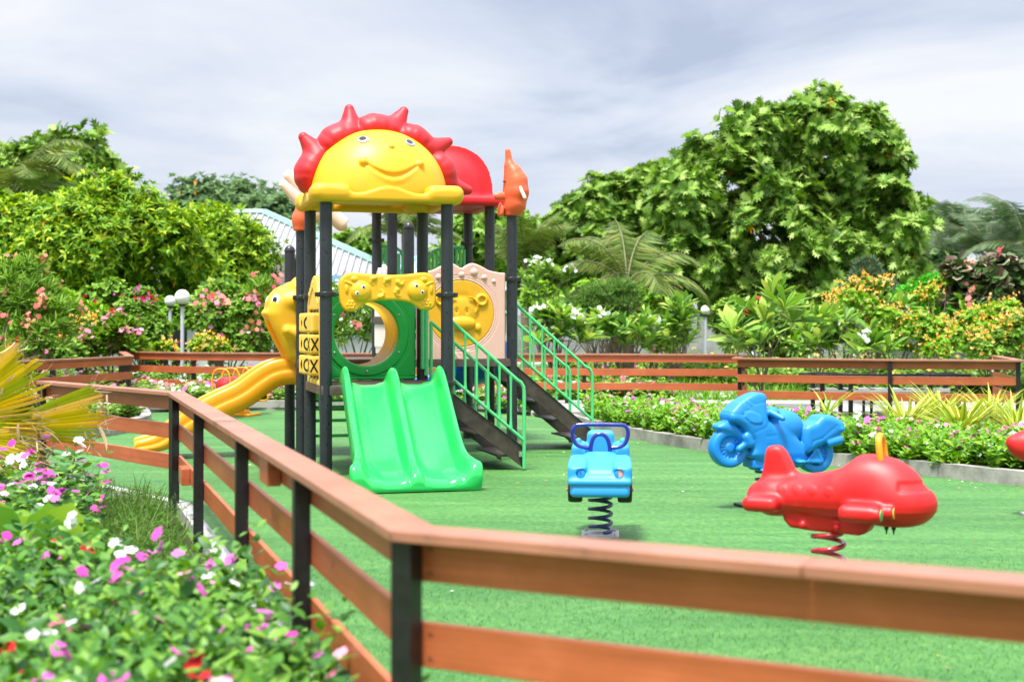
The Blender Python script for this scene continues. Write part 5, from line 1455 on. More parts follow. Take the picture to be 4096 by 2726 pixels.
# small grey house at left, dark doorway
h3 = thing('house', 'small grey house with dark porch half hidden by the left trees', 'house', (-9.6, 40.5, 0))
w = MB(); w.box((-3.4, 0, 0), (-1.0, 3.5, 2.3)); w.box((0.35, 0, 0), (2.8, 3.5, 2.3)); w.box((-0.9998, 0.6, 0), (0.3498, 3.5, 2.3)); w.build('wall', M['render'], h3)
d = MB(); d.box((-0.95, 0.55, 0.05), (0.3, 0.597, 2.1)); d.build('door', M['darkglass'], h3)
r = MB(); r.add([(-3.8, -0.5, 2.35), (3.2, -0.5, 2.35), (3.2, 1.75, 3.5), (-3.8, 1.75, 3.5), (3.2, 4.0, 2.35), (-3.8, 4.0, 2.35)], [(0, 1, 2, 3), (3, 2, 4, 5)]); r.add([(-3.8, -0.5, 2.27), (3.2, -0.5, 2.27), (3.2, -0.5, 2.348), (-3.8, -0.5, 2.348)], [(0, 1, 2, 3)]); r.build('roof', M['stringer'], h3, smooth=False)
for x in (-2.2, 1.5):
    g = MB(); g.box((x - 0.5, -0.04, 0.9), (x + 0.5, -0.003, 1.9)); wf = g.build('window', M['polegrey'], h3); q = MB(); q.box((x - 0.42, -0.06, 0.98), (x + 0.42, -0.0405, 1.82)); q.build('pane', M['darkglass'], wf)
# grey boundary wall
wl = thing('boundary_wall', 'long grey block boundary wall behind the right hand shrubs', 'wall', (14, 54, 0)); wl['kind'] = 'thing'
mb = MB()
for k in range(9): mb.box((-14 + k * 4.4, 0, 0), (-14 + k * 4.4 + 4.2, 0.2, 1.75)); 
mb.build('panel', M['wall'], wl, bevel=0.01)
for k in range(10):
    q = MB(); q.box((-14.2 + k * 4.4, -0.06, 0), (-14.002 + k * 4.4, 0.26, 1.9)); q.build('pier', M['wall'], wl)
# ================================================================== foliage
G = np.random.default_rng(5)
def tri_leaf(kind):
    """leaf template: verts (n,3) with y along the leaf, z up; tris"""
    if kind == 'diamond':
        v = [(0, 0, 0), (-0.24, 0.45, 0.05), (0, 0.5, -0.03), (0.24, 0.45, 0.05), (0, 1, -0.10)]
        t = [(0, 2, 1), (0, 3, 2), (1, 2, 4), (2, 3, 4)]
    elif kind == 'slim':
        v = [(0, 0, 0), (-0.17, 0.42, 0.05), (0, 0.5, -0.03), (0.17, 0.42, 0.05), (0, 1, -0.14)]
        t = [(0, 2, 1), (0, 3, 2), (1, 2, 4), (2, 3, 4)]
    elif kind in ('oval', 'long', 'broad', 'strap', 'needle', 'thread', 'leaflet', 'sword'):
        w = {'oval': 0.25, 'long': 0.135, 'broad': 0.42, 'strap': 0.05, 'needle': 0.06, 'thread': 0.013, 'leaflet': 0.026, 'sword': 0.030}[kind]
        dr = {'oval': 0.16, 'long': 0.18, 'broad': 0.1, 'strap': 0.5, 'needle': 0.1, 'thread': 0.35, 'leaflet': 0.25, 'sword': 0.42}[kind]
        ys = [0, .22, .5, .78, 1.0]; ws = {'long': [0.10, .45, .85, 1.0, 0], 'broad': [.15, .75, 1, .85, 0], 'strap': [.8, 1, .95, .6, 0], 'sword': [.7, 1, .95, .6, 0], 'thread': [.8, 1, .95, .6, 0]}.get(kind, [0.1, .8, 1, .68, 0])
        v = []; t = []
        for i, (y, a) in enumerate(zip(ys, ws)):
            z = -dr * y * y
            if i < 4: v += [(-w * a, y, z + 0.22 * w * a), (0, y, z), (w * a, y, z + 0.22 * w * a)]
            else: v += [(0, y, z)]
        for i in range(3):
            b = 3 * i
            t += [(b, b + 1, b + 4), (b, b + 4, b + 3), (b + 1, b + 2, b + 5), (b + 1, b + 5, b + 4)]
        t += [(9, 10, 12), (10, 11, 12)]
    elif kind == 'lobed':      # breadfruit leaf: deep pointed lobes
        v = [(0, 0, 0), (0, .2, .0), (0, .45, -.02), (0, .7, -.07), (0, 1, -.2)]; t = []
        for s in (-1, 1):
            b = len(v)
            v += [(s * .10, .12, .02), (s * .28, .36, .03), (s * .13, .34, .03), (s * .35, .66, -.02), (s * .12, .56, .0), (s * .25, .90, -.10), (s * .08, .77, -.06)]
            q = [(0, 1, b), (b, 1, b + 1), (1, b + 2, b + 1), (1, 2, b + 2), (b + 2, 2, b + 3), (2, b + 4, b + 3), (2, 3, b + 4), (b + 4, 3, b + 5), (3, b + 6, b + 5), (3, 4, b + 6)]
            t += [x if s > 0 else x[::-1] for x in q]
    elif kind == 'flower5':
        v = [(0, 0, 0)]; t = []
        for k in range(5):
            a = 2 * PI * k / 5; c, s = math.cos(a), math.sin(a)
            def R(x, y, z): return (x * c - y * s, x * s + y * c, z)
            b = len(v); v += [R(-.44, .55, .10), R(-.30, .98, .03), R(.36, .98, .05), (R(.44, .52, .12))]
            t += [(0, b, b + 3), (b, b + 1, b + 3), (b + 1, b + 2, b + 3)]
        v += [(-.1, -.1, .06), (.1, -.1, .06), (0, .13, .06)]
    elif kind == 'bract':
        v = [(0, 0, 0)]; t = []
        for k in range(3):
            a = 2 * PI * k / 3; c, s = math.cos(a), math.sin(a)
            def R(x, y, z): return (x * c - y * s, x * s + y * c, z)
            b = len(v); v += [R(-.42, .45, .5), R(0, .72, 1.0), R(.42, .45, .5)]
            t += [(0, b, b + 2), (b, b + 1, b + 2)]
    return np.array(v, float), np.array(t, int)
TPL = {k: tri_leaf(k) for k in ('diamond', 'oval', 'long', 'broad', 'strap', 'needle', 'lobed', 'flower5', 'bract', 'thread', 'leaflet', 'sword', 'slim')}

def frames(D, U):
    D = D / (np.linalg.norm(D, axis=1, keepdims=True) + 1e-9)
    X = np.cross(D, U); X /= np.linalg.norm(X, axis=1, keepdims=True) + 1e-9
    Z = np.cross(X, D)
    return np.stack([X, D, Z], 2)           # columns
class Leaves:
    def __init__(self): self.V = []; self.T = []; self.M = []; self.n = 0
    def put(self, kind, pos, D, U, size, mi=0):
        v, t = TPL[kind]; pos = np.asarray(pos, float); n = len(pos)
        if n == 0: return
        R = frames(np.asarray(D, float), np.asarray(U, float)); sz = np.broadcast_to(np.asarray(size, float), (n,))
        W = np.einsum('nij,kj->nki', R, v) * sz[:, None, None] + pos[:, None, :]
        self.V.append(W.reshape(-1, 3)); self.T.append((t[None] + (np.arange(n) * len(v))[:, None, None] + self.n).reshape(-1, 3))
        self.M.append(np.broadcast_to(np.asarray(mi), (n,)).repeat(len(t))); self.n += n * len(v)
    def build(self, name, mats, parent=None):
        if not self.V: return None
        return np_mesh(name, np.concatenate(self.V), np.concatenate(self.T), mats, parent, np.concatenate(self.M), smooth=True)
def rdir(n): 
    d = G.normal(size=(n, 3)); return d / np.linalg.norm(d, axis=1, keepdims=True)

L = {}
L['bread'] = leafmat('breadfruit leaf', [(0.045, 0.11, 0.016), (0.10, 0.22, 0.026), (0.18, 0.33, 0.042), (0.29, 0.46, 0.08), (0.44, 0.58, 0.17)], 0.36, 0.28)
L['citrus'] = leafmat('yellow green leaf', [(0.05, 0.15, 0.012), (0.115, 0.27, 0.018), (0.20, 0.38, 0.022), (0.32, 0.49, 0.03), (0.50, 0.55, 0.04)], 0.38, 0.3)
L['bough'] = leafmat('bougainvillea leaf', [(0.11, 0.27, 0.02), (0.19, 0.40, 0.03), (0.32, 0.52, 0.06)], 0.4, 0.35)
L['far'] = leafmat('far tree leaf', [(0.085, 0.16, 0.07), (0.125, 0.22, 0.085), (0.18, 0.29, 0.10)], 0.5, 0.25)
L['mid'] = leafmat('garden leaf', [(0.065, 0.16, 0.020), (0.125, 0.27, 0.028), (0.21, 0.38, 0.045), (0.32, 0.50, 0.09)], 0.4, 0.32)
L['frangi'] = leafmat('frangipani leaf', [(0.06, 0.155, 0.028), (0.11, 0.26, 0.04), (0.19, 0.37, 0.05), (0.31, 0.50, 0.09), (0.46, 0.54, 0.12)], 0.34, 0.3)
L['vinca'] = leafmat('periwinkle leaf', [(0.025, 0.11, 0.018), (0.055, 0.18, 0.024), (0.11, 0.28, 0.032), (0.21, 0.40, 0.05)], 0.32, 0.28, 0.5)
L['lime'] = leafmat('lime ground leaf', [(0.08, 0.23, 0.018), (0.15, 0.34, 0.025), (0.27, 0.46, 0.04)], 0.36, 0.3)
L['fern'] = leafmat('vivid weeping leaf', [(0.03, 0.24, 0.012), (0.06, 0.36, 0.015), (0.10, 0.45, 0.025)], 0.4, 0.3)
L['stripe'] = leafmat('yellow striped strap leaf', [(0.20, 0.36, 0.04), (0.40, 0.48, 0.06), (0.55, 0.56, 0.12), (0.28, 0.42, 0.05)], 0.38, 0.25)
L['palm'] = leafmat('palm leaflet', [(0.05, 0.11, 0.02), (0.10, 0.18, 0.03), (0.17, 0.24, 0.05), (0.24, 0.24, 0.05)], 0.36, 0.2)
L['palmgrey'] = leafmat('grey green palm leaflet', [(0.06, 0.11, 0.05), (0.10, 0.165, 0.075), (0.15, 0.21, 0.10)], 0.4, 0.2)
L['purple'] = leafmat('variegated dark leaf', [(0.04, 0.10, 0.02), (0.07, 0.16, 0.03), (0.10, 0.035, 0.04), (0.40, 0.40, 0.26), (0.06, 0.14, 0.03)], 0.3, 0.15)
L['weed'] = leafmat('feathery weed leaf', [(0.06, 0.15, 0.025), (0.11, 0.23, 0.04), (0.18, 0.30, 0.06)], 0.5, 0.3)
def petal(name, cols, tr=0.3): return leafmat(name, cols, 0.5, tr, 0.2)
L['f_magenta'] = petal('magenta petal', [(0.62, 0.05, 0.36), (0.75, 0.12, 0.52), (0.72, 0.20, 0.60)])
L['f_pink'] = petal('pink petal', [(0.80, 0.14, 0.28), (0.82, 0.28, 0.42), (0.85, 0.45, 0.58)])
L['f_white'] = petal('white petal', [(0.78, 0.78, 0.76), (0.86, 0.85, 0.84)])
L['f_red'] = petal('red petal', [(0.52, 0.008, 0.014), (0.62, 0.03, 0.03)])
L['f_orange'] = petal('orange bract', [(0.85, 0.45, 0.05), (0.88, 0.56, 0.14), (0.90, 0.66, 0.30)])
L['f_coral'] = petal('coral petal', [(0.80, 0.12, 0.14), (0.85, 0.25, 0.25), (0.85, 0.35, 0.20)])
L['old'] = leafmat('dying orange leaf', [(0.55, 0.22, 0.01), (0.62, 0.36, 0.02)], 0.5, 0.3)

def branches(parent, base, ends, r0, m=None, name='trunk', fork=0.45, wig=0.25):
    mb = MB(); base = np.array(base, float)
    ends = [np.array(e, float) for e in ends]
    top = base + (np.mean(ends, axis=0) - base) * fork
    tr = [base + (top - base) * t + np.array([G.normal() * wig * .3 * t, G.normal() * wig * .3 * t, 0]) for t in (0, .3, .65, 1)]
    mb.tube(smooth_poly(tr, 3, False), list(np.linspace(r0, r0 * 0.7, 10)), 9)
    for e in ends:
        st = tr[-1] if G.random() < .6 else tr[-2]
        mid = st + (e - st) * 0.5 + G.normal(size=3) * wig * np.linalg.norm(e - st) * 0.25 + np.array([0, 0, 0.06 * np.linalg.norm(e - st)])
        mb.tube(smooth_poly([st, mid, e], 4, False), list(np.linspace(r0 * 0.45, r0 * 0.12, 9)), 6)
    return mb.build(name, m or M['bark'], parent, ang=70)

def shell_points(C, R, n, flat=0.9, inner=0.62, low=-0.55):
    """points on the outside of a union of lobes"""
    out = []; nr = []
    w = R ** 2 / (R ** 2).sum(); tries = 0
    while sum(len(o) for o in out) < n and tries < 40:
        tries += 1
        k = G.choice(len(R), n, p=w); d = rdir(n); d[:, 2] = np.where(d[:, 2] < low, -d[:, 2], d[:, 2])
        rr = G.uniform(0.68, 1.05, n) ** 1.0
        p = C[k] + d * (R[k] * rr)[:, None] * np.array([1, 1, flat])
        # drop points buried in other lobes
        q = np.linalg.norm((p[:, None] - C[None]) / np.array([1, 1, flat]), axis=2) / R[None]
        q[np.arange(n), k] = 9
        ok = (q.min(1) > inner) & (p[:, 2] > 0.05)
        out.append(p[ok]); nr.append(d[ok])
    return np.concatenate(out)[:n], np.concatenate(nr)[:n]

def lobes(lst, Y, depth=1.0):
    C = []; R = []
    for (u, v, r) in lst:
        rr = r * Y / F; c = at(u, v, Y + G.uniform(-0.5, 0.5) * rr * depth); C.append(c); R.append(rr)
    return np.array(C), np.array(R)

def rosettes(LV, P, D, kind, k, size, spread, mi=0, up=0.5, droop=0.0):
    """k leaves around each growing tip"""
    n = len(P); ax = D + np.array([0, 0, up]) + G.normal(size=(n, 3)) * 0.25; ax /= np.linalg.norm(ax, axis=1, keepdims=True)
    t = rdir(n); s = np.cross(ax, t); s /= np.linalg.norm(s, axis=1, keepdims=True); t = np.cross(s, ax)
    for j in range(k):
        a = 2 * PI * j / k + G.uniform(0, 1.2, n); sp = spread * G.uniform(0.55, 1.15, n)
        d = ax * np.cos(sp)[:, None] + (s * np.cos(a)[:, None] + t * np.sin(a)[:, None]) * np.sin(sp)[:, None]
        d[:, 2] -= droop * G.uniform(0, 1, n)
        sz = size * G.uniform(0.65, 1.2, n)
        LV.put(kind, P + ax * (0.12 * size) * (j % 3 - 1)[..., None] if False else P, d, ax + G.normal(size=(n, 3)) * 0.15, sz, mi)

def tree(name, label, cat, lob, Y, n, kind, k, size, lm, depth=1.4, spread=1.1, trunk_u=None, r0=0.22, group=None, up=0.5, droop=0.15, flat=0.95, extra=None, low=-0.55, inner=0.62, clump=None):
    clump = clump or size * 1.5
    C, R = lobes(lob, Y, depth); R = np.maximum(R - 0.62 * clump, 0.45 * R)
    tu = trunk_u if trunk_u is not None else np.average(C[:, 0], weights=R) * F / Y + 512
    b = at(tu, 0, Y); base = np.array([b[0], Y, 0.0])
    root = thing(name, label, cat, base, 0, group)
    LV = Leaves(); per = 9; P0, D0 = shell_points(C - base, R, max(12, n // per), flat=flat, low=low, inner=inner)
    ii = np.repeat(np.arange(len(P0)), per); D = D0[ii] + 1.05 * rdir(len(ii)); D /= np.linalg.norm(D, axis=1, keepdims=True)
    P = P0[ii] + D * (clump * G.uniform(0.35, 1.0, len(ii)) * G.choice([0.6, 0.8, 1.0, 1.2], len(P0))[ii])[:, None]; m = P[:, 2] > 0.1; P, D = P[m], D[m]
    rosettes(LV, P, D, kind, k, size, spread, 0, up, droop)
    if extra: extra(LV, P, D)
    LV.build('crown', lm if isinstance(lm, list) else [lm], root)
    order = np.argsort(-R)[:9]
    branches(root, (0, 0, 0), [C[i] - base for i in order], r0)
    return root

def old_leaves(fr, kind, size):
    def f(LV, P, D):
        m = G.random(len(P)) < fr
        LV.put(kind, P[m], D[m] * .5 + np.array([0, 0, -.8]), D[m] + G.normal(size=(m.sum(), 3)) * .3, size, 1)
    return f
TG = 'trees around the playground'
tree('breadfruit_tree', 'very large round breadfruit tree with big lobed leaves, right of the tower', 'tree',
     [(817, 130, 38), (770, 132, 34), (745, 142, 32), (728, 140, 26), (850, 130, 34), (866, 146, 34), (872, 175, 40), (892, 205, 36), (896, 228, 32), (700, 172, 36), (672, 198, 32), (690, 212, 40), (740, 195, 50), (800, 180, 62), (850, 210, 52), (720, 250, 50), (780, 245, 62), (840, 260, 52), (888, 255, 32), (690, 258, 38), (740, 295, 46), (800, 300, 50), (850, 292, 42), (905, 262, 26)],
     40, 4300, 'lobed', 8, 0.37, [L['bread'], L['old']], 1.6, 1.15, 790, 0.34, TG, 0.45, 0.25, extra=old_leaves(0.012, 'lobed', 0.5))
tree('breadfruit_tree', 'lower breadfruit tree sloping down to the left of the huge round one', 'tree',
     [(655, 192, 30), (625, 205, 30), (600, 207, 28), (570, 224, 28), (545, 240, 26), (640, 225, 38), (605, 242, 38), (570, 252, 34), (535, 262, 28), (620, 270, 42), (580, 278, 38), (660, 250, 40), (650, 285, 38), (545, 285, 28), (690, 285, 34)],
     46, 2900, 'lobed', 8, 0.37, [L['bread'], L['old']], 1.4, 1.15, 612, 0.28, TG, 0.5, 0.2, extra=old_leaves(0.006, 'lobed', 0.45))
tree('breadfruit_tree', 'tall breadfruit tree rising behind the yellow green hedge trees at far left', 'tree',
     [(15, 175, 30), (50, 160, 26), (78, 155, 22), (95, 178, 26), (60, 190, 30), (110, 205, 24), (20, 205, 30), (130, 190, 14), (0, 215, 26)],
     47, 800, 'lobed', 7, 0.46, [L['bread'], L['old']], 1.2, 1.1, 50, 0.28, TG, 0.6, 0.15)
tree('leafy_tree', 'broad yellow green tree with dense small leaves filling the left background', 'tree',
     [(-20, 248, 44), (20, 237, 34), (48, 234, 30), (76, 216, 26), (103, 208, 26), (92, 226, 34), (130, 216, 26), (150, 224, 24), (118, 204, 14), (176, 240, 24), (100, 250, 46), (55, 262, 42), (150, 245, 40), (10, 280, 40), (120, 290, 38), (70, 300, 30), (185, 258, 30), (30, 245, 40)],
     33, 9500, 'slim', 7, 0.20, [L['citrus'], L['old']], 2.0, 1.2, 100, 0.24, TG, 0.6, 0.15, clump=0.62, extra=old_leaves(0.01, 'diamond', 0.2))
tree('leafy_tree', 'rounded yellow green tree beside the white roofed house', 'tree',
     [(203, 234, 26), (225, 250, 28), (247, 264, 24), (205, 262, 36), (180, 250, 26), (238, 282, 26), (195, 290, 34), (225, 296, 26), (258, 270, 14), (215, 238, 18), (238, 238, 17), (252, 250, 15)],
     35, 5200, 'slim', 7, 0.20, [L['citrus'], L['old']], 1.6, 1.2, 215, 0.22, TG, 0.6, 0.15, clump=0.62, extra=old_leaves(0.012, 'diamond', 0.2))
tree('distant_tree', 'distant dark green tree top above the hedge trees, left of the sun roof', 'tree',
     [(240, 209, 18), (222, 212, 14), (255, 217, 16), (212, 207, 10), (235, 227, 22), (262, 232, 14)], 95, 1700, 'diamond', 7, 0.45, L['far'], 1.5, 1.2, 238, 0.4, TG, clump=1.9)
tree('distant_tree', 'small distant tree with orange blossom on its crown, left of the dark tree top', 'tree',
     [(196, 202, 14), (206, 208, 11), (186, 212, 12), (198, 218, 16)], 88, 900, 'diamond', 7, 0.42, [L['far'], L['f_orange']], 1.5, 1.2, 197, 0.35, TG, extra=old_leaves(0.09, 'diamond', 0.5), clump=1.6)
tree('distant_tree', 'spreading distant tree behind the ridge of the white roof', 'tree',
     [(270, 217, 16), (285, 222, 14), (255, 234, 20), (296, 234, 12), (280, 240, 18), (300, 252, 12)], 80, 1200, 'diamond', 7, 0.42, L['far'], 1.5, 1.2, 276, 0.35, TG, clump=1.5)
tree('distant_tree', 'distant pale tree seen between the front posts under the sun roof', 'tree',
     [(352, 246, 12), (366, 250, 14), (340, 250, 10), (378, 254, 10), (355, 262, 14)], 85, 700, 'diamond', 6, 0.5, L['mid'], 1.5, 1.2, 358, 0.3, TG)
tree('distant_tree', 'green tree filling the gap between the right posts below the red roof', 'tree',
     [(470, 240, 26), (500, 235, 28), (485, 265, 26), (515, 262, 22), (440, 262, 16), (455, 280, 18)], 58, 1500, 'diamond', 6, 0.42, L['mid'], 1.5, 1.2, 485, 0.3, TG)
tree('distant_tree', 'dark rounded tree line at far right under the palms', 'tree',
     [(940, 272, 24), (985, 280, 24), (1020, 270, 26), (905, 285, 20), (960, 290, 22)], 62, 1300, 'diamond', 6, 0.42, L['far'], 1.5, 1.2, 960, 0.3, TG)

# ------------------------------------------------------------------ palms
def frond(LV, rach, base, az, elev, length, mat_i=0, nl=76, ll=0.62, sag=1.0, hang=0.7):
    az = math.radians(az); h = np.array([math.cos(az), math.sin(az), 0]); pts = []; p = np.array(base, float); e = math.radians(elev)
    N_ = 14
    for i in range(N_ + 1):
        pts.append(p.copy()); p = p + (h * math.cos(e) + np.array([0, 0, math.sin(e)])) * length / N_; e -= math.radians(sag * 8.5) * (0.5 + i / N_)
    rach.tube(pts, list(np.linspace(0.032, 0.006, N_ + 1)), 5)
    pts = np.array(pts); side = np.array([-h[1], h[0], 0])
    t = np.linspace(0.14, 0.995, nl); idx = t * N_; i0 = np.minimum(idx.astype(int), N_ - 1); fr = idx - i0
    Q = pts[i0] * (1 - fr)[:, None] + pts[i0 + 1] * fr[:, None]; T = pts[i0 + 1] - pts[i0]; T /= np.linalg.norm(T, axis=1, keepdims=True)
    ln = ll * np.sin(PI * np.clip(t * 0.9 + 0.12, 0, 1)) ** 0.6
    for sg in (-1, 1):
        d = T * 0.55 + side * sg * 0.85 + np.array([0, 0, -hang]) * G.uniform(0.6, 1.2, nl)[:, None]
        LV.put('leaflet', Q, d, np.cross(d, T) * sg + np.array([0, 0, 0.4]), ln * G.uniform(0.85, 1.1, nl), mat_i)
def palm(label, u, v, Y, fr, length, lm, group='palms behind the playground', ll=0.62, hang=0.7, crownz=None, nl=76):
    c = at(u, v, Y); root = thing('palm_tree', label, 'palm', (c[0], Y, 0), 0, group)
    LV = Leaves(); rach = MB()
    for (az, el, k, sg) in fr: frond(LV, rach, (0, 0, c[2]), az, el, length * k, 0, nl, ll, sg, hang)
    LV.build('fronds', [lm], root); rach.build('frond_stalks', M['stem'], root)
    t = MB(); t.tube([(0.03 * math.sin(z * 2), 0, z) for z in np.linspace(0, c[2], 9)], list(np.linspace(0.16, 0.11, 9)), 10); t.build('trunk', M['bark'], root)
palm('young coconut palm with arching fronds in front of the breadfruit tree', 627, 285, 33,
     [(178, 50, 1.0, 1.25), (165, 15, .85, 0.9), (205, 68, 1.0, 1.0), (100, 80, .9, .6), (60, 75, .95, .8), (20, 55, 1.0, 1.0), (2, 28, 1.1, 1.15), (-12, 14, 1.05, 1.2), (-60, 40, .7, 1.2), (230, 30, .75, 1.1), (80, 60, 1, .9), (130, 70, 1, .9)], 2.35, L['palm'], ll=0.62, hang=0.9)
palm('coconut palm at the far left edge, fronds over the yellow green tree', 12, 196, 39, [(10, 55, 1, 1.2), (-5, 75, 1, 1.1), (170, 60, 1, 1), (60, 70, 1, 1), (30, 35, 1, 1.2), (-30, 60, 1, 1.2), (200, 45, 1, 1), (-60, 50, .8, 1)], 3.2, L['palm'], ll=0.8)
for (u, v, Y, lb) in ((925, 250, 52, 'grey green palm just right of the big breadfruit tree'), (962, 238, 55, 'tallest grey green palm in the clump at far right'), (990, 256, 50, 'grey green palm with drooping yellow frond behind the dark leaved shrub'), (1026, 248, 46, 'grey green palm cut by the right edge of the photo')):
    palm(lb, u, v, Y, [(G.uniform(0, 360), G.uniform(20, 85), G.uniform(.8, 1.1), G.uniform(.6, 1.2)) for _ in range(15)], 2.9, L['palmgrey'], ll=0.7)
palm('palm seen between the posts under the red roof', 404, 235, 50, [(G.uniform(0, 360), G.uniform(25, 85), G.uniform(.8, 1.1), G.uniform(.6, 1.2)) for _ in range(13)], 2.6, L['palm'], ll=0.7)
palm('pale upright palm beside the dolphin post', 525, 268, 44, [(G.uniform(0, 360), G.uniform(45, 88), G.uniform(.8, 1.1), G.uniform(.4, .9)) for _ in range(11)], 2.4, L['palm'], ll=0.6)

# ------------------------------------------------------------------ shrubs
def shrub(name, label, cat, lob, Y, n, kind, k, size, lm, fl=None, group='garden shrubs', spread=1.1, up=0.6, droop=0.1, depth=1.2, stem=0.05, stems=7, inner=0.55, flat=0.95, low=-0.4, smat=None):
    """fl: list of (material, flower kind, count, size, per cluster, cluster radius)"""
    C, R = lobes(lob, Y, depth); base = np.array([np.average(C[:, 0], weights=R), Y, 0.0])
    root = thing(name, label, cat, base, 0, group)
    LV = Leaves(); P, D = shell_points(C - base, R, n, flat=flat, inner=inner, low=low); rosettes(LV, P, D, kind, k, size, spread, 0, up, droop)
    LV.build('foliage', [lm], root)
    ids = G.choice(len(P), min(stems, len(P)), replace=False)
    branches(root, (0, 0, 0), [P[i] * 0.97 for i in ids], stem, smat or M['bark'], 'stem', fork=0.25)
    if fl:
        for (fm, fk, cnt, fs, per, cr) in fl:
            FV = Leaves(); front = np.where(D[:, 1] < 0.5)[0]; ids = G.choice(front, min(cnt, len(front)), replace=False)
            for j in range(per):
                q = P[ids] + D[ids] * (size * 0.5) + np.array([0, 0, size * .35]) + G.normal(size=(len(ids), 3)) * cr
                FV.put(fk, q, rdir(len(ids)) * 0.6 + np.array([0, 0.0, 0.4]), D[ids] + np.array([0, -.5, .5]), fs * G.uniform(.75, 1.2, len(ids)), 0)
            o = FV.build('blossoms', [L[fm]], root); o['kind'] = 'stuff'
    return root
OL = [('f_pink', 'flower5', 26, 0.055, 5, 0.07)]
shrub('oleander_shrub', 'tall leaning oleander with pink flowers at the left edge', 'shrub', [(15, 285, 22), (35, 300, 24), (55, 318, 22), (20, 325, 30), (50, 340, 22), (0, 310, 25), (30, 270, 12)], 24.5, 620, 'needle', 7, 0.24, L['mid'], [('f_coral', 'flower5', 26, 0.042, 6, 0.06)], up=0.8, spread=0.85, stem=0.035, stems=12)
shrub('oleander_shrub', 'loose oleander with coral flowers beside the yellow fish hood', 'shrub', [(262, 295, 16), (275, 310, 18), (258, 325, 20), (285, 330, 18), (268, 345, 18)], 29, 420, 'needle', 7, 0.22, L['mid'], [('f_coral', 'flower5', 30, 0.055, 5, 0.07)], up=0.8, spread=0.8)
shrub('oleander_shrub', 'oleander with scattered pink flowers seen through the round tunnel', 'shrub', [(335, 310, 22), (360, 305, 20), (345, 335, 24), (370, 332, 20), (395, 320, 18), (320, 330, 18)], 30, 620, 'needle', 7, 0.24, L['mid'], [('f_coral', 'flower5', 16, 0.06, 4, 0.07), ('f_white', 'flower5', 90, 0.035, 2, 0.1)], up=0.5, spread=0.9, stem=0.04)
shrub('bougainvillea', 'rounded yellow orange bougainvillea low among the left shrubs', 'shrub', [(70, 338, 14), (88, 330, 13), (100, 345, 14), (82, 352, 14)], 27, 420, 'oval', 6, 0.10, L['mid'], [('f_orange', 'bract', 60, 0.05, 5, 0.06)])
shrub('garden_shrub', 'thin twiggy climber with round leaves in front of the grey house', 'shrub', [(95, 300, 16), (112, 292, 14), (80, 308, 14), (118, 312, 14), (70, 322, 12)], 31, 380, 'broad', 5, 0.11, L['mid'], None, stem=0.03, stems=12)
shrub('garden_shrub', 'bushy green shrub with purple red flower spikes left of the lamps', 'shrub', [(135, 315, 20), (140, 302, 15), (150, 332, 20), (135, 340, 22), (118, 345, 16), (150, 350, 18)], 29.5, 900, 'oval', 6, 0.14, L['mid'], [('f_magenta', 'bract', 16, 0.05, 6, 0.07), ('f_red', 'bract', 8, 0.06, 6, 0.07)])
shrub('garden_shrub', 'dense dark green shrub around the foot of the front lamp', 'shrub', [(165, 353, 12), (150, 354, 10), (205, 350, 14), (220, 353, 12)], 27.2, 560, 'diamond', 6, 0.11, L['citrus'], [('f_orange', 'bract', 18, 0.05, 5, 0.06)])
shrub('garden_shrub', 'light green shrub with salmon flowers between the lamps and the slide', 'shrub', [(215, 318, 20), (235, 325, 20), (225, 345, 20), (250, 345, 18), (212, 334, 13), (245, 308, 14)], 29, 900, 'oval', 6, 0.13, L['mid'], [('f_coral', 'flower5', 22, 0.06, 5, 0.08), ('f_pink', 'flower5', 20, 0.05, 4, 0.07)])
shrub('garden_shrub', 'yellow green sapling with large leaves rising behind the lamps', 'shrub', [(208, 306, 11), (218, 297, 12), (230, 302, 12), (214, 316, 12)], 31.5, 380, 'long', 7, 0.28, L['frangi'], None, up=0.4)
shrub('garden_shrub', 'spiky grassy shrub with pink flowers in the middle of the left garden', 'shrub', [(105, 345, 14), (120, 335, 12), (92, 352, 12), (128, 350, 12)], 26.6, 260, 'long', 8, 0.26, L['mid'], [('f_pink', 'flower5', 30, 0.05, 4, 0.06)], up=1.1, spread=0.6)
shrub('garden_shrub', 'low leafy filler shrub above the left rear fence', 'shrub', [(10, 345, 20), (40, 352, 18), (70, 356, 14), (-15, 340, 20)], 26.2, 700, 'oval', 6, 0.14, L['mid'], [('f_red', 'flower5', 14, 0.05, 3, 0.06), ('f_pink', 'flower5', 14, 0.05, 3, 0.06)])

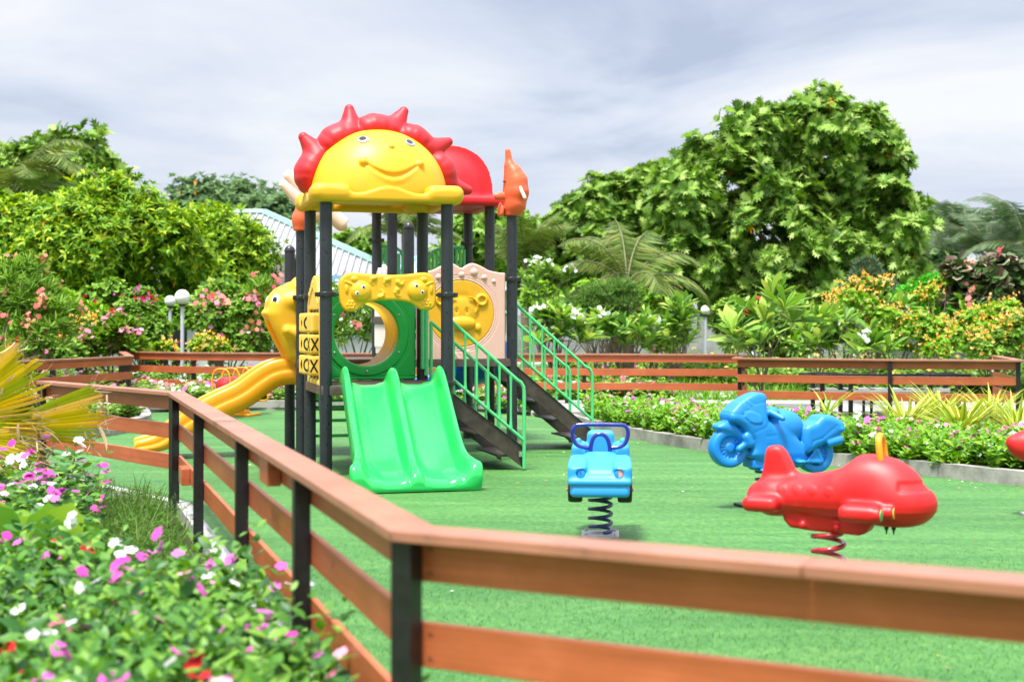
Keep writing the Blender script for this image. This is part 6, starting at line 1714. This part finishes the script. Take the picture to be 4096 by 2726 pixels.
def frangi(label, tips, Y, size, k=13, fl=None, stem=0.035, lm='frangi', spread=1.05, droop=0.2, up=0.9):
    """bare forking branches that end in whorls of long leaves"""
    P = np.array([at(u, v, Y + G.uniform(-.5, .5)) for (u, v) in tips]); base = np.array([P[:, 0].mean(), Y, 0.0]); P = P - base
    root = thing('frangipani', label, 'shrub', base, 0, 'frangipani bushes behind the back fence')
    LV = Leaves(); D = P - np.array([0, 0, 0.2]); D /= np.linalg.norm(D, axis=1, keepdims=True)
    rosettes(LV, P, D, 'long', k, size, spread, 0, up, droop); rosettes(LV, P + D * 0.06, D, 'long', 6, size * 0.8, 0.5, 0, up, 0.0)
    LV.build('foliage', [L[lm]], root); branches(root, (0, 0, 0), list(P), stem, M['bark'], 'stem', fork=0.3)
    if fl:
        FV = Leaves(); ids = G.choice(len(P), min(fl[1], len(P)), replace=False)
        for j in range(9):
            q = P[ids] + D[ids] * 0.16 + np.array([0, -.08, .06]) + G.normal(size=(len(ids), 3)) * 0.065
            FV.put('flower5', q, rdir(len(ids)), np.tile([0, -1, .5], (len(ids), 1)) + G.normal(size=(len(ids), 3)) * .4, 0.05, 0)
        o = FV.build('blossoms', [L[fl[0]]], root); o['kind'] = 'stuff'
    return root
def tipgrid(n, u0, u1, v0, v1): return [(G.uniform(u0, u1), G.uniform(v0, v1)) for _ in range(n)]
frangi('open frangipani with bare branches and yellow leaves beside the dolphin post', tipgrid(16, 516, 575, 268, 300), 33, 0.34, fl=('f_white', 6))
frangi('pale leafed frangipani behind the handrail of the rear stair', tipgrid(13, 560, 640, 290, 312), 34, 0.36, fl=('f_coral', 3))
frangi('dense dark frangipani with white flower clusters behind the rear stair', tipgrid(20, 535, 600, 310, 348), 27, 0.42, fl=('f_white', 6))
frangi('broad frangipani with long leaves above the straight back fence', tipgrid(17, 600, 655, 322, 350), 27.5, 0.42, fl=('f_white', 3))
frangi('bushy frangipani with drooping skirt of leaves left of the right lamp', tipgrid(15, 645, 688, 308, 345), 30, 0.44, droop=0.5)
frangi('small frangipani on a forked trunk next to the right lamp', tipgrid(8, 672, 696, 304, 335), 36, 0.34)
frangi('tallest young frangipani with big paddle leaves at the corner of the back fence', [(772, 300), (784, 310), (752, 322), (742, 330), (765, 326), (792, 322), (738, 343), (734, 335), (760, 345)], 23.2, 0.50, k=15, fl=('f_red', 1), spread=0.95)
frangi('leaning frangipani with drooping leaves just right of the tall paddle leaved one', tipgrid(7, 800, 845, 320, 350), 26, 0.42)
frangi('frangipani with pale leaves below the weeping green bush', tipgrid(15, 835, 905, 305, 335), 29.5, 0.44, fl=('f_white', 3))
frangi('low frangipani with a white flower head behind the right fence post', [(868, 348), (875, 352), (858, 354), (885, 354), (870, 340)], 24.2, 0.46, k=14, fl=('f_white', 1))
frangi('frangipani with fresh green tips half buried in the orange bougainvillea', tipgrid(9, 930, 1000, 300, 325), 31, 0.42)
BG = 'orange bougainvilleas on the right'
shrub('bougainvillea', 'wide orange bougainvillea arching over the right fence', 'shrub', [(862, 308, 15), (885, 325, 20), (920, 333, 20), (905, 343, 22), (945, 338, 20), (880, 343, 18), (850, 300, 11)], 27.5, 760, 'oval', 6, 0.11, L['bough'], [('f_orange', 'bract', 120, 0.040, 4, 0.06)], BG, depth=1.2, stem=0.03, stems=14)
shrub('bougainvillea', 'orange bougainvillea against the right edge of the photo', 'shrub', [(978, 326, 20), (1005, 322, 22), (990, 340, 24), (1020, 335, 22), (960, 345, 18), (1015, 352, 18), (940, 352, 14)], 26.5, 760, 'oval', 6, 0.11, L['bough'], [('f_orange', 'bract', 130, 0.040, 4, 0.06)], BG, depth=1.2, stem=0.03, stems=14)
shrub('bougainvillea', 'slender orange bougainvillea shoots in front of the feathery grey bush', 'shrub', [(850, 292, 10), (862, 286, 9), (880, 288, 9), (840, 305, 10), (858, 302, 10)], 29, 240, 'oval', 5, 0.10, L['mid'], [('f_orange', 'bract', 70, 0.05, 4, 0.06)], BG, stem=0.02, stems=10)
shrub('weeping_bush', 'vivid green dome shaped weeping bush behind the orange flowers', 'bush', [(935, 302, 26), (915, 306, 22), (955, 304, 24), (936, 292, 17), (968, 312, 16), (905, 314, 16)], 33, 1800, 'long', 6, 0.20, L['fern'], None, up=-0.2, droop=0.8, spread=0.9, flat=0.85, low=-0.2)
shrub('garden_shrub', 'conical feathery grey green bush at the foot of the breadfruit tree', 'shrub', [(868, 285, 18), (860, 302, 22), (880, 300, 20), (866, 270, 11), (850, 315, 18), (890, 315, 18)], 35, 1500, 'needle', 9, 0.20, L['palmgrey'], None, up=1.2, spread=0.6)
shrub('garden_shrub', 'dark variegated shrub with purple and cream leaves at the far right', 'shrub', [(975, 285, 20), (1000, 278, 20), (1020, 290, 22), (960, 300, 16), (990, 305, 22), (1015, 310, 18), (955, 275, 10)], 31, 620, 'broad', 6, 0.26, L['purple'], [('f_coral', 'flower5', 10, 0.06, 4, 0.08)], droop=0.4, inner=0.5)
shrub('garden_shrub', 'fine feathery light green bush between the frangipanis', 'shrub', [(600, 305, 22), (620, 300, 20), (580, 315, 18), (612, 322, 20)], 31.5, 1500, 'needle', 8, 0.14, L['weed'], None, up=1.0, spread=0.8)
shrub('garden_shrub', 'tangle of yellow flowering creeper left of the weeping bush', 'shrub', [(930, 296, 10), (945, 282, 8), (918, 300, 10)], 31, 200, 'oval', 5, 0.10, L['citrus'], [('f_orange', 'bract', 30, 0.045, 3, 0.05)])
shrub('garden_shrub', 'green filler bush at the very right above the fence corner', 'shrub', [(1000, 345, 18), (1025, 330, 18), (985, 352, 14)], 25.6, 520, 'oval', 6, 0.13, L['mid'], [('f_orange', 'bract', 60, 0.05, 4, 0.06)])
shrub('garden_shrub', 'shadowy green undergrowth bush below the breadfruit tree', 'shrub', [(740, 315, 24), (790, 318, 26), (830, 315, 24), (760, 335, 20), (810, 338, 20)], 39, 1100, 'lobed', 6, 0.45, L['bread'], None, stem=0.06)

shrub('garden_shrub', 'loose lime green shrub between the bushy frangipani and the right lamp', 'shrub', [(655, 322, 20), (674, 338, 12), (640, 335, 18), (662, 345, 14)], 33, 620, 'oval', 6, 0.17, L['bough'], [('f_pink', 'flower5', 14, 0.05, 3, 0.07)])
shrub('garden_shrub', 'pale green shrub behind the tall paddle leaved frangipani', 'shrub', [(735, 320, 20), (765, 330, 22), (800, 325, 20), (736, 342, 12), (790, 345, 18)], 33.5, 800, 'long', 7, 0.26, L['frangi'], None, droop=0.3)
shrub('garden_shrub', 'bright green shrub in the dip between the leaning frangipani and the weeping bush', 'shrub', [(830, 325, 18), (850, 335, 18), (815, 340, 16), (870, 330, 16)], 31, 620, 'oval', 6, 0.15, L['bough'], [('f_white', 'flower5', 10, 0.05, 3, 0.07)])
shrub('garden_shrub', 'soft yellow green hedge shrub under the coconut palm', 'shrub', [(560, 312, 20), (590, 300, 20), (625, 298, 20), (655, 300, 18), (540, 300, 18)], 37, 900, 'oval', 6, 0.18, L['bough'], None)
shrub('garden_shrub', 'light green hedge shrub behind the left lamps', 'shrub', [(150, 315, 20), (185, 318, 20), (115, 322, 18), (225, 315, 20), (255, 322, 18)], 32, 1100, 'oval', 6, 0.17, L['bough'], [('f_pink', 'flower5', 20, 0.05, 3, 0.07)])
shrub('garden_shrub', 'yellow green shrub between the leaning oleander and the grey house', 'shrub', [(60, 312, 20), (90, 325, 20), (40, 320, 20), (75, 340, 18)], 29, 800, 'long', 7, 0.20, L['bough'], [('f_red', 'flower5', 10, 0.05, 3, 0.06)], up=0.8, spread=0.8)
# ------------------------------------------------------------------ flower beds (nobody could count the plants)
def inpoly(p, poly):
    x, y = p[:, 0], p[:, 1]; c = np.zeros(len(p), bool); n = len(poly)
    for i in range(n):
        x0, y0 = poly[i][:2]; x1, y1 = poly[i - 1][:2]
        c ^= ((y0 > y) != (y1 > y)) & (x < (x1 - x0) * (y - y0) / (y1 - y0 + 1e-12) + x0)
    return c
def sample(poly, n, pw=None):
    P = np.array([q[:2] for q in poly]); lo, hi = P.min(0), P.max(0); out = np.zeros((0, 2))
    while len(out) < n:
        q = G.uniform(lo, hi, (n * 3, 2)); q = q[inpoly(q, poly)]
        if pw is not None: q = q[G.random(len(q)) < pw(q)]
        out = np.concatenate([out, q])
    return out[:n]
def bed(name, label, poly, nplants, hgt, leafsize, lm, flowers, kind='oval', stems=7, whorls=6, pw=None, z=0.0, spread=0.55, hfun=None, fprob=0.6, lift=(0.1, 0.75)):
    """periwinkle-like plants: several stems, opposite leaves, flowers on top"""
    B = sample(poly, nplants, pw); H = G.uniform(hgt[0], hgt[1], nplants)
    if hfun is not None: H = H * hfun(B)
    LV = Leaves(); S_ = []
    nst = nplants * stems; b = np.repeat(np.arange(nplants), stems)
    a = G.uniform(0, 2 * PI, nst); tilt = spread * np.sqrt(G.random(nst))
    dirn = np.stack([np.cos(a) * np.sin(tilt), np.sin(a) * np.sin(tilt), np.cos(tilt)], 1); ln = H[b] * G.uniform(.65, 1.12, nst)
    root = np.concatenate([B[b] + G.normal(size=(nst, 2)) * 0.03, np.full((nst, 1), z)], 1)
    tip = root + dirn * ln[:, None]
    az = G.uniform(0, PI, nst)
    for w in range(whorls):
        f = 0.28 + 0.72 * w / (whorls - 1); az = az + PI / 2 + G.normal(size=nst) * 0.3; p = root + dirn * (ln * f)[:, None]
        sz = leafsize * G.uniform(.7, 1.2, nst) * (1.0 - 0.35 * (w == whorls - 1))
        for s in (0, PI):
            d = np.stack([np.cos(az + s), np.sin(az + s), G.uniform(lift[0], lift[1], nst)], 1)
            LV.put(kind, p, d, dirn + G.normal(size=(nst, 3)) * .25 + np.array([0, -.3, 0]), sz, 0)
    fl = G.random(nst) < fprob; plant_col = G.choice(len(flowers), nplants, p=[f[1] for f in flowers]); pc = plant_col[b]
    for i, (fm, pr, fs) in enumerate(flowers):
        m = fl & (pc == i); k = m.sum()
        for rep in range(2):
            q = tip[m] + np.array([0, 0, 0.015]) + G.normal(size=(k, 3)) * (0.012 if rep == 0 else 0.03); mm = np.ones(k, bool) if rep == 0 else G.random(k) < 0.55
            nrm = np.array([0, -0.35, 1.0]) + G.normal(size=(k, 3)) * .45; t = rdir(k); t = t - nrm * (np.sum(t * nrm, 1) / np.sum(nrm * nrm, 1))[:, None]
            LV.put('flower5', q[mm], t[mm], nrm[mm], fs * G.uniform(.8, 1.2, mm.sum()), i + 1)
    o = LV.build(name, [lm] + [L[f[0]] for f in flowers])
    return tag(o, label, 'flower bed', None, 'stuff')
NEAR = [(-3.9, 3.6), (-0.40, 3.6), (-0.40, 4.05), (-0.93, 5.6), (-1.22, 6.4), (-1.65, 6.7), (-2.3, 7.1), (-3.2, 7.8), (-4.6, 8.8), (-4.6, 5)]
bed('flower_bed', 'foreground bed of pink, magenta, red and white periwinkles beside the near fence', NEAR, 540, (0.26, 0.60), 0.076, L['vinca'],
    [('f_magenta', .42, 0.028), ('f_pink', .20, 0.029), ('f_white', .24, 0.025), ('f_red', .14, 0.031)], pw=lambda q: np.clip(0.35 + (8.8 - q[:, 1]) / 5, .15, 1), fprob=0.14, whorls=7, lift=(0.25, 1.3), spread=0.42)
bed('flower_bed', 'few taller magenta and pink flowers by the dry fan palm', [(-4.3, 8.2), (-2.9, 7.6), (-2.6, 8.4), (-3.1, 10.3), (-4.6, 11)], 55, (0.45, 0.72), 0.075, L['vinca'], [('f_magenta', .55, 0.030), ('f_pink', .3, 0.03), ('f_white', .15, 0.032)], fprob=0.55)
BEDP = KBED[1:] + [(9.0, 11.4), (7.4, 14.4), (5.0, 15.6), (3.9, 16.5), (3.2, 18.6), (2.2, 20.8), (1.1, 21.5)]
BEDP = [(p[0] + 0.05, p[1] + 0.07) for p in KBED[1:]] + BEDP[len(KBED) - 1:]
bed('flower_bed', 'lime green bed of pink and white periwinkles along the right kerb', BEDP, 1350, (0.15, 0.42), 0.090, L['lime'], [('f_pink', .38, 0.030), ('f_magenta', .30, 0.030), ('f_white', .32, 0.030)], fprob=0.16, z=0.05, lift=(0.25, 1.2))
LB = [(p[0] - 0.2, p[1] + 0.2) for p in KFAR[1:]] + [(0.2, 24.2), (-5.6, 25.4), (-7.0, 26.3), (-6.4, 23.2), (-6.7, 20.5), (-5.9, 18.5)]
bed('flower_bed', 'low bed with white and magenta flowers between the left kerb and the back fence', LB, 420, (0.2, 0.42), 0.09, L['mid'], [('f_magenta', .4, 0.04), ('f_white', .4, 0.04), ('f_pink', .2, 0.04)], fprob=0.22, z=0.05)
bed('flower_bed', 'garden flowers behind the left rear fences', [(-11, 18), (-7.6, 19), (-6.6, 23), (-7.7, 27.2), (-5.7, 26.0), (3.0, 24.8), (1, 28), (-6, 31), (-13, 30)], 800, (0.3, 0.65), 0.12, L['mid'], [('f_magenta', .25, 0.045), ('f_white', .3, 0.045), ('f_pink', .25, 0.045), ('f_red', .2, 0.04)], fprob=0.2)
bed('flower_bed', 'pink flowers in the grass behind the straight back fence, right side', [(1.5, 36), (8, 36), (8, 44), (2, 46)], 420, (0.2, 0.5), 0.13, L['lime'], [('f_magenta', .5, 0.05), ('f_pink', .5, 0.05)], fprob=0.25)
bed('undergrowth', 'green undergrowth below the orange bougainvilleas', [(6.5, 26.5), (11, 26), (13, 33), (6.5, 35), (3, 38)], 480, (0.3, 0.8), 0.14, L['mid'], [('f_orange', .8, 0.05), ('f_white', .2, 0.045)], fprob=0.15)

# striped spiky plants in the right bed
def spiky(x, y, label, n=46, ln=0.62, lm='stripe'):
    root = thing('strap_leaf_plant', label, 'plant', (x, y, 0.05), 0, 'yellow striped strap leaf plants in the kerb bed')
    LV = Leaves(); a = G.uniform(0, 2 * PI, n); e = G.uniform(0.35, 1.35, n)
    d = np.stack([np.cos(a) * np.cos(e), np.sin(a) * np.cos(e), np.sin(e)], 1)
    LV.put('sword', np.tile([0, 0, 0.03], (n, 1)) + G.normal(size=(n, 3)) * .02 * np.array([1, 1, 0]), d, np.tile([0, 0, 1.0], (n, 1)) + d * 0.1, ln * G.uniform(.6, 1.15, n))
    LV.build('leaves', [L[lm]], root)
for (u, v, lb) in ((905, 441, 'striped strap leaf plant with long arching leaves, left of its clump'), (940, 432, 'striped strap leaf plant at the back of its clump'), (962, 447, 'striped strap leaf plant in the front middle of its clump'), (993, 433, 'striped strap leaf plant right of the clump, below pale pink flowers'), (1018, 448, 'striped strap leaf plant cut by the right edge')):
    p = gp(u, v); spiky(p[0], p[1], lb, n=170, ln=0.66)
    spk = None
p = gp(828, 423); spiky(p[0], p[1], 'small yellowish tufted plant behind the motorcycle seat', n=26, ln=0.55)

# ------------------------------------------------------------------ dry fan palm, broad leaves and weeds at the left
M['drypalm'] = leafmat('yellowing palm fan', [(0.48, 0.50, 0.03), (0.74, 0.62, 0.03), (0.28, 0.44, 0.035), (0.82, 0.68, 0.09), (0.72, 0.60, 0.26)], 0.45, 0.3)
M['straw'] = leafmat('dry straw shreds', [(0.42, 0.30, 0.16), (0.56, 0.44, 0.26), (0.25, 0.16, 0.08)], 0.7, 0.2)
fanp = thing('fan_palm', 'dying fan palm with yellow pleated leaves and dry brown shreds at the left edge', 'palm', (-4.25, 9.9, 0))
st = MB(); st.tube([(0, 0, 0), (-0.02, 0, .3), (-0.05, 0.02, 0.62)], [0.10, 0.09, 0.08], 10); st.build('trunk', M['bark'], fanp)
def fan(name, hub, axis, up, length, half, nseg, parent, fold=0.10, seed=0):
    axis = np.array(axis, float); axis /= np.linalg.norm(axis); side = np.cross(axis, np.array(up, float)); side /= np.linalg.norm(side); nn = np.cross(side, axis)
    mb = MB(); sh = Leaves(); hub = np.array(hub, float)
    for i in range(nseg):
        a0 = math.radians(-half + 2 * half * i / nseg); a1 = math.radians(-half + 2 * half * (i + 1) / nseg); am = (a0 + a1) / 2
        ln = length * G.uniform(.84, 1.05) * (1 - 0.12 * abs(2 * i / nseg - 1)); rows_ = []
        for t in (0.03, 0.3, 0.6, 0.82, 1.0):
            sag = -0.06 * length * t * t; w = 1.0 if t < 0.65 else max(0.06, 1 - (t - 0.65) / 0.36)
            def pt(a, lift): return hub + (axis * math.cos(a) + side * math.sin(a)) * ln * t + nn * (lift * length * fold * min(1, t * 1.5) + sag)
            rows_.append([pt(am + (a0 - am) * w, -0.5), pt(am, 0.5), pt(am + (a1 - am) * w, -0.5)])
        vs = [p for r in rows_ for p in r]; fs = []
        for r in range(4):
            for c in range(2): fs.append((r * 3 + c, r * 3 + c + 1, r * 3 + c + 4, r * 3 + c + 3))
        mb.add(vs, fs)
        tip = np.array(rows_[-1][1]); k = 3
        dd = np.tile((axis * math.cos(am) + side * math.sin(am)) * 0.8, (k, 1)) + G.normal(size=(k, 3)) * .4 + np.array([0, 0, -.25])
        sh.put('thread', np.tile(tip - axis * 0.03, (k, 1)), dd, rdir(k), G.uniform(.07, .2, k))
    o = mb.build(name, M['drypalm'], parent, smooth=False)
    m2 = 9; q = hub + (axis[None] * G.uniform(.5, 1.0, (m2, 1)) + side[None] * G.uniform(-.35, .35, (m2, 1))) * length
    sh.put('strap', q, np.array([0, 0, -1.0]) + G.normal(size=(m2, 3)) * .35, rdir(m2), G.uniform(.10, .26, m2))
    sh.build('dry_shreds', [M['straw']], o)['kind'] = 'stuff'
    s = MB(); s.tube([np.array([-0.05, 0.02, 0.5]), (np.array([-0.05, 0.02, .55]) + hub) / 2 + (0, 0, .06), hub + axis * 0.04], [0.02, 0.016, 0.012], 6); s.build('stalk', M['stem'], o)
def L3(u, v, Y): return at(u, v, Y) - np.array([-4.25, 9.9, 0])
h1 = L3(-55, 425, 9.9); fan('leaf_fan', h1, L3(48, 366, 9.8) - h1 + (0, -.1, 0), (0.1, -0.95, 0.45), 0.84, 36, 24, fanp, 0.05)
h2 = L3(-12, 430, 10.1); fan('leaf_fan', h2, L3(108, 408, 10.1) - h2, (0.0, -0.9, 0.5), 0.88, 19, 15, fanp, 0.045)
h3 = L3(-40, 436, 9.7); fan('leaf_fan', h3, L3(60, 446, 9.6) - h3, (0, -.9, .5), 0.64, 32, 16, fanp, 0.05)
sh = Leaves(); n = 45
q = np.stack([G.uniform(0.2, 1.0, n), G.uniform(-.25, .15, n), G.uniform(.45, .78, n)], 1)
sh.put('thread', q, np.array([0.25, -.1, -.8]) + G.normal(size=(n, 3)) * .35, rdir(n), G.uniform(.15, .5, n)); sh.build('dry_shreds', [M['straw']], fanp)['kind'] = 'stuff'

gl = gp(20, 560); ginger = thing('broad_leaf_plant', 'cluster of rounded bright green leaves standing in the foreground flowers', 'plant', (-2.55, 7.35, 0))
LV = Leaves(); 
for (u, v, sz, tl) in ((45, 548, .24, .1), (58, 548, .25, .3), (34, 550, .22, -.25), (66, 552, .22, .95), (10, 545, .22, -.3), (0, 548, .26, -.1), (50, 552, .2, .0)):
    p = at(u, v, 7.35 + G.uniform(-.12, .12)) - np.array([-2.55, 7.35, 0]); LV.put('broad', [p], [[math.sin(tl), -.12, math.cos(tl)]], [[.1, -1, .2]], sz)
LV.build('leaves', [L['lime']], ginger)
s = MB(); s.tube([(0, 0, 0), (-.1, 0, .22)], 0.012, 6); s.tube([(0, 0, 0), (.05, 0, .25)], 0.012, 6); s.build('stem', M['stem'], ginger)
leafy = thing('long_leaf_plant', 'long drooping green leaves below the dry fan palm', 'plant', (-3.15, 6.9, 0))
LV = Leaves(); n = 34; a = G.uniform(-0.6, 2.6, n); P_ = np.array([-0.05, 0, .40]) + G.normal(size=(n, 3)) * np.array([.14, .1, .10])
LV.put('long', P_, np.stack([np.cos(a), -.4 + G.normal(size=n) * .3, np.sin(a) * .7], 1), np.tile([0, -.5, 1.0], (n, 1)), G.uniform(.2, .34, n)); LV.build('leaves', [L['frangi']], leafy)
s = MB()
for k in range(5): s.tube([(0, 0, 0), P_[k] * .6, P_[k]], [.012, .01, .005], 6)
s.build('stem', M['stem'], leafy)

WEED = [(-3.9, 12.3), (-2.75, 11.05), (-2.5, 10.2), (-2.15, 9.2), (-1.75, 8.0), (-1.55, 7.3), (-1.9, 6.9), (-2.6, 7.3), (-3.2, 8.2), (-4.3, 10.5)]
LV = Leaves(); B = sample(WEED, 330); 
for k in range(9):
    h = G.uniform(.04, .30, len(B)); p = np.stack([B[:, 0] + G.normal(size=len(B)) * .03, B[:, 1] + G.normal(size=len(B)) * .03, h * 0 + .0], 1)
    d = np.stack([G.normal(size=len(B)) * .35, G.normal(size=len(B)) * .35, np.ones(len(B))], 1); LV.put('thread', p, d, rdir(len(B)), G.uniform(.10, .34, len(B)))
    for j in range(6):
        f = G.uniform(.3, 1, len(B))[:, None]; q = p + d / np.linalg.norm(d, axis=1, keepdims=True) * f * .22; LV.put('needle', q, rdir(len(B)) + np.array([0, 0, .5]), rdir(len(B)), G.uniform(.03, .07, len(B)))
o = LV.build('weeds', [L['weed']]); tag(o, 'feathery wild weeds in front of the white kerb and near fence', 'weeds', None, 'stuff')
LV = Leaves(); B = sample(NEAR, 2600); n = len(B); p = np.stack([B[:, 0], B[:, 1], G.uniform(0, .12, n)], 1); LV.put('oval', p, rdir(n) + np.array([0, 0, .6]), rdir(n) * .4 + np.array([0, 0, 1]), G.uniform(.04, .08, n)); o = LV.build('undergrowth', [L['vinca']]); tag(o, 'low green leaves under the foreground flowers', 'undergrowth', None, 'stuff')

# lawn grass beyond the fences
def grass(name, label, poly, n, ln, lm, z=0.0):
    LV = Leaves(); B = sample(poly, n); p = np.concatenate([B, np.full((n, 1), z)], 1); d = np.stack([G.normal(size=n) * .45, G.normal(size=n) * .45, np.ones(n)], 1)
    LV.put('strap', p, d, rdir(n), ln * G.uniform(.5, 1.3, n)); o = LV.build(name, [lm]); return tag(o, label, 'grass', None, 'stuff')
grass('grass', 'grass strip and lawn behind the right hand fence', [(1.2, 25.7), (12, 25.7), (12, 27.4), (8.8, 28), (9.5, 33), (12, 46), (2, 50), (0.5, 36), (1.0, 28)], 14000, 0.20, L['lime'])
grass('grass', 'lawn behind the left garden', [(-14, 30), (1, 28), (1, 40), (-14, 40)], 6000, 0.25, L['mid'])

# turf pile near the fence (short artificial blades) and fallen petals
M['blade'] = leafmat('artificial grass blade', [(0.022, 0.12, 0.022), (0.05, 0.20, 0.03), (0.10, 0.28, 0.05), (0.20, 0.40, 0.10)], 0.5, 0.15)
TP = [(-0.3, 3.9), (2.4, 2.4), (5.0, 6.5), (4.2, 9.6), (-2.0, 9.6)]
B = sample(TP, 70000, pw=lambda q: np.clip(1.3 - q[:, 1] / 7.5, 0.0, 1)); n = len(B); LV = Leaves()
LV.put('strap', np.concatenate([B, np.full((n, 1), .004)], 1), np.stack([G.normal(size=n) * .5 + .2, G.normal(size=n) * .5 - .15, np.full(n, .9)], 1), rdir(n), G.uniform(.012, .024, n))
o = LV.build('turf_blades', [M['blade']]); tag(o, 'short green artificial grass pile on the playground floor', 'turf', None, 'stuff')
LV = Leaves(); B = np.concatenate([sample([(1.2, 18.6), (4.6, 12.4), (4.2, 12.2), (0.9, 18.4)], 60), sample([(-.5, 17.5), (1.2, 18), (2.0, 15), (0.3, 14.5)], 14)]); n = len(B)
B = np.concatenate([B, sample(TP, 40), sample([(-3.5, 14), (0, 12.5), (5, 11), (3.5, 13.6), (1.0, 18.5), (-3, 20)], 90)]); n = len(B)
LV.put('diamond', np.concatenate([B, np.full((n, 1), .02)], 1), rdir(n) * np.array([1, 1, .1]), np.tile([0, 0, 1.0], (n, 1)) + rdir(n) * .3, G.uniform(.022, .042, n), G.integers(0, 3, n)); o = LV.build('fallen_petals', [L['f_pink'], L['f_white'], L['old']]); tag(o, 'fallen petals scattered on the turf along the right kerb', 'petals', None, 'stuff')
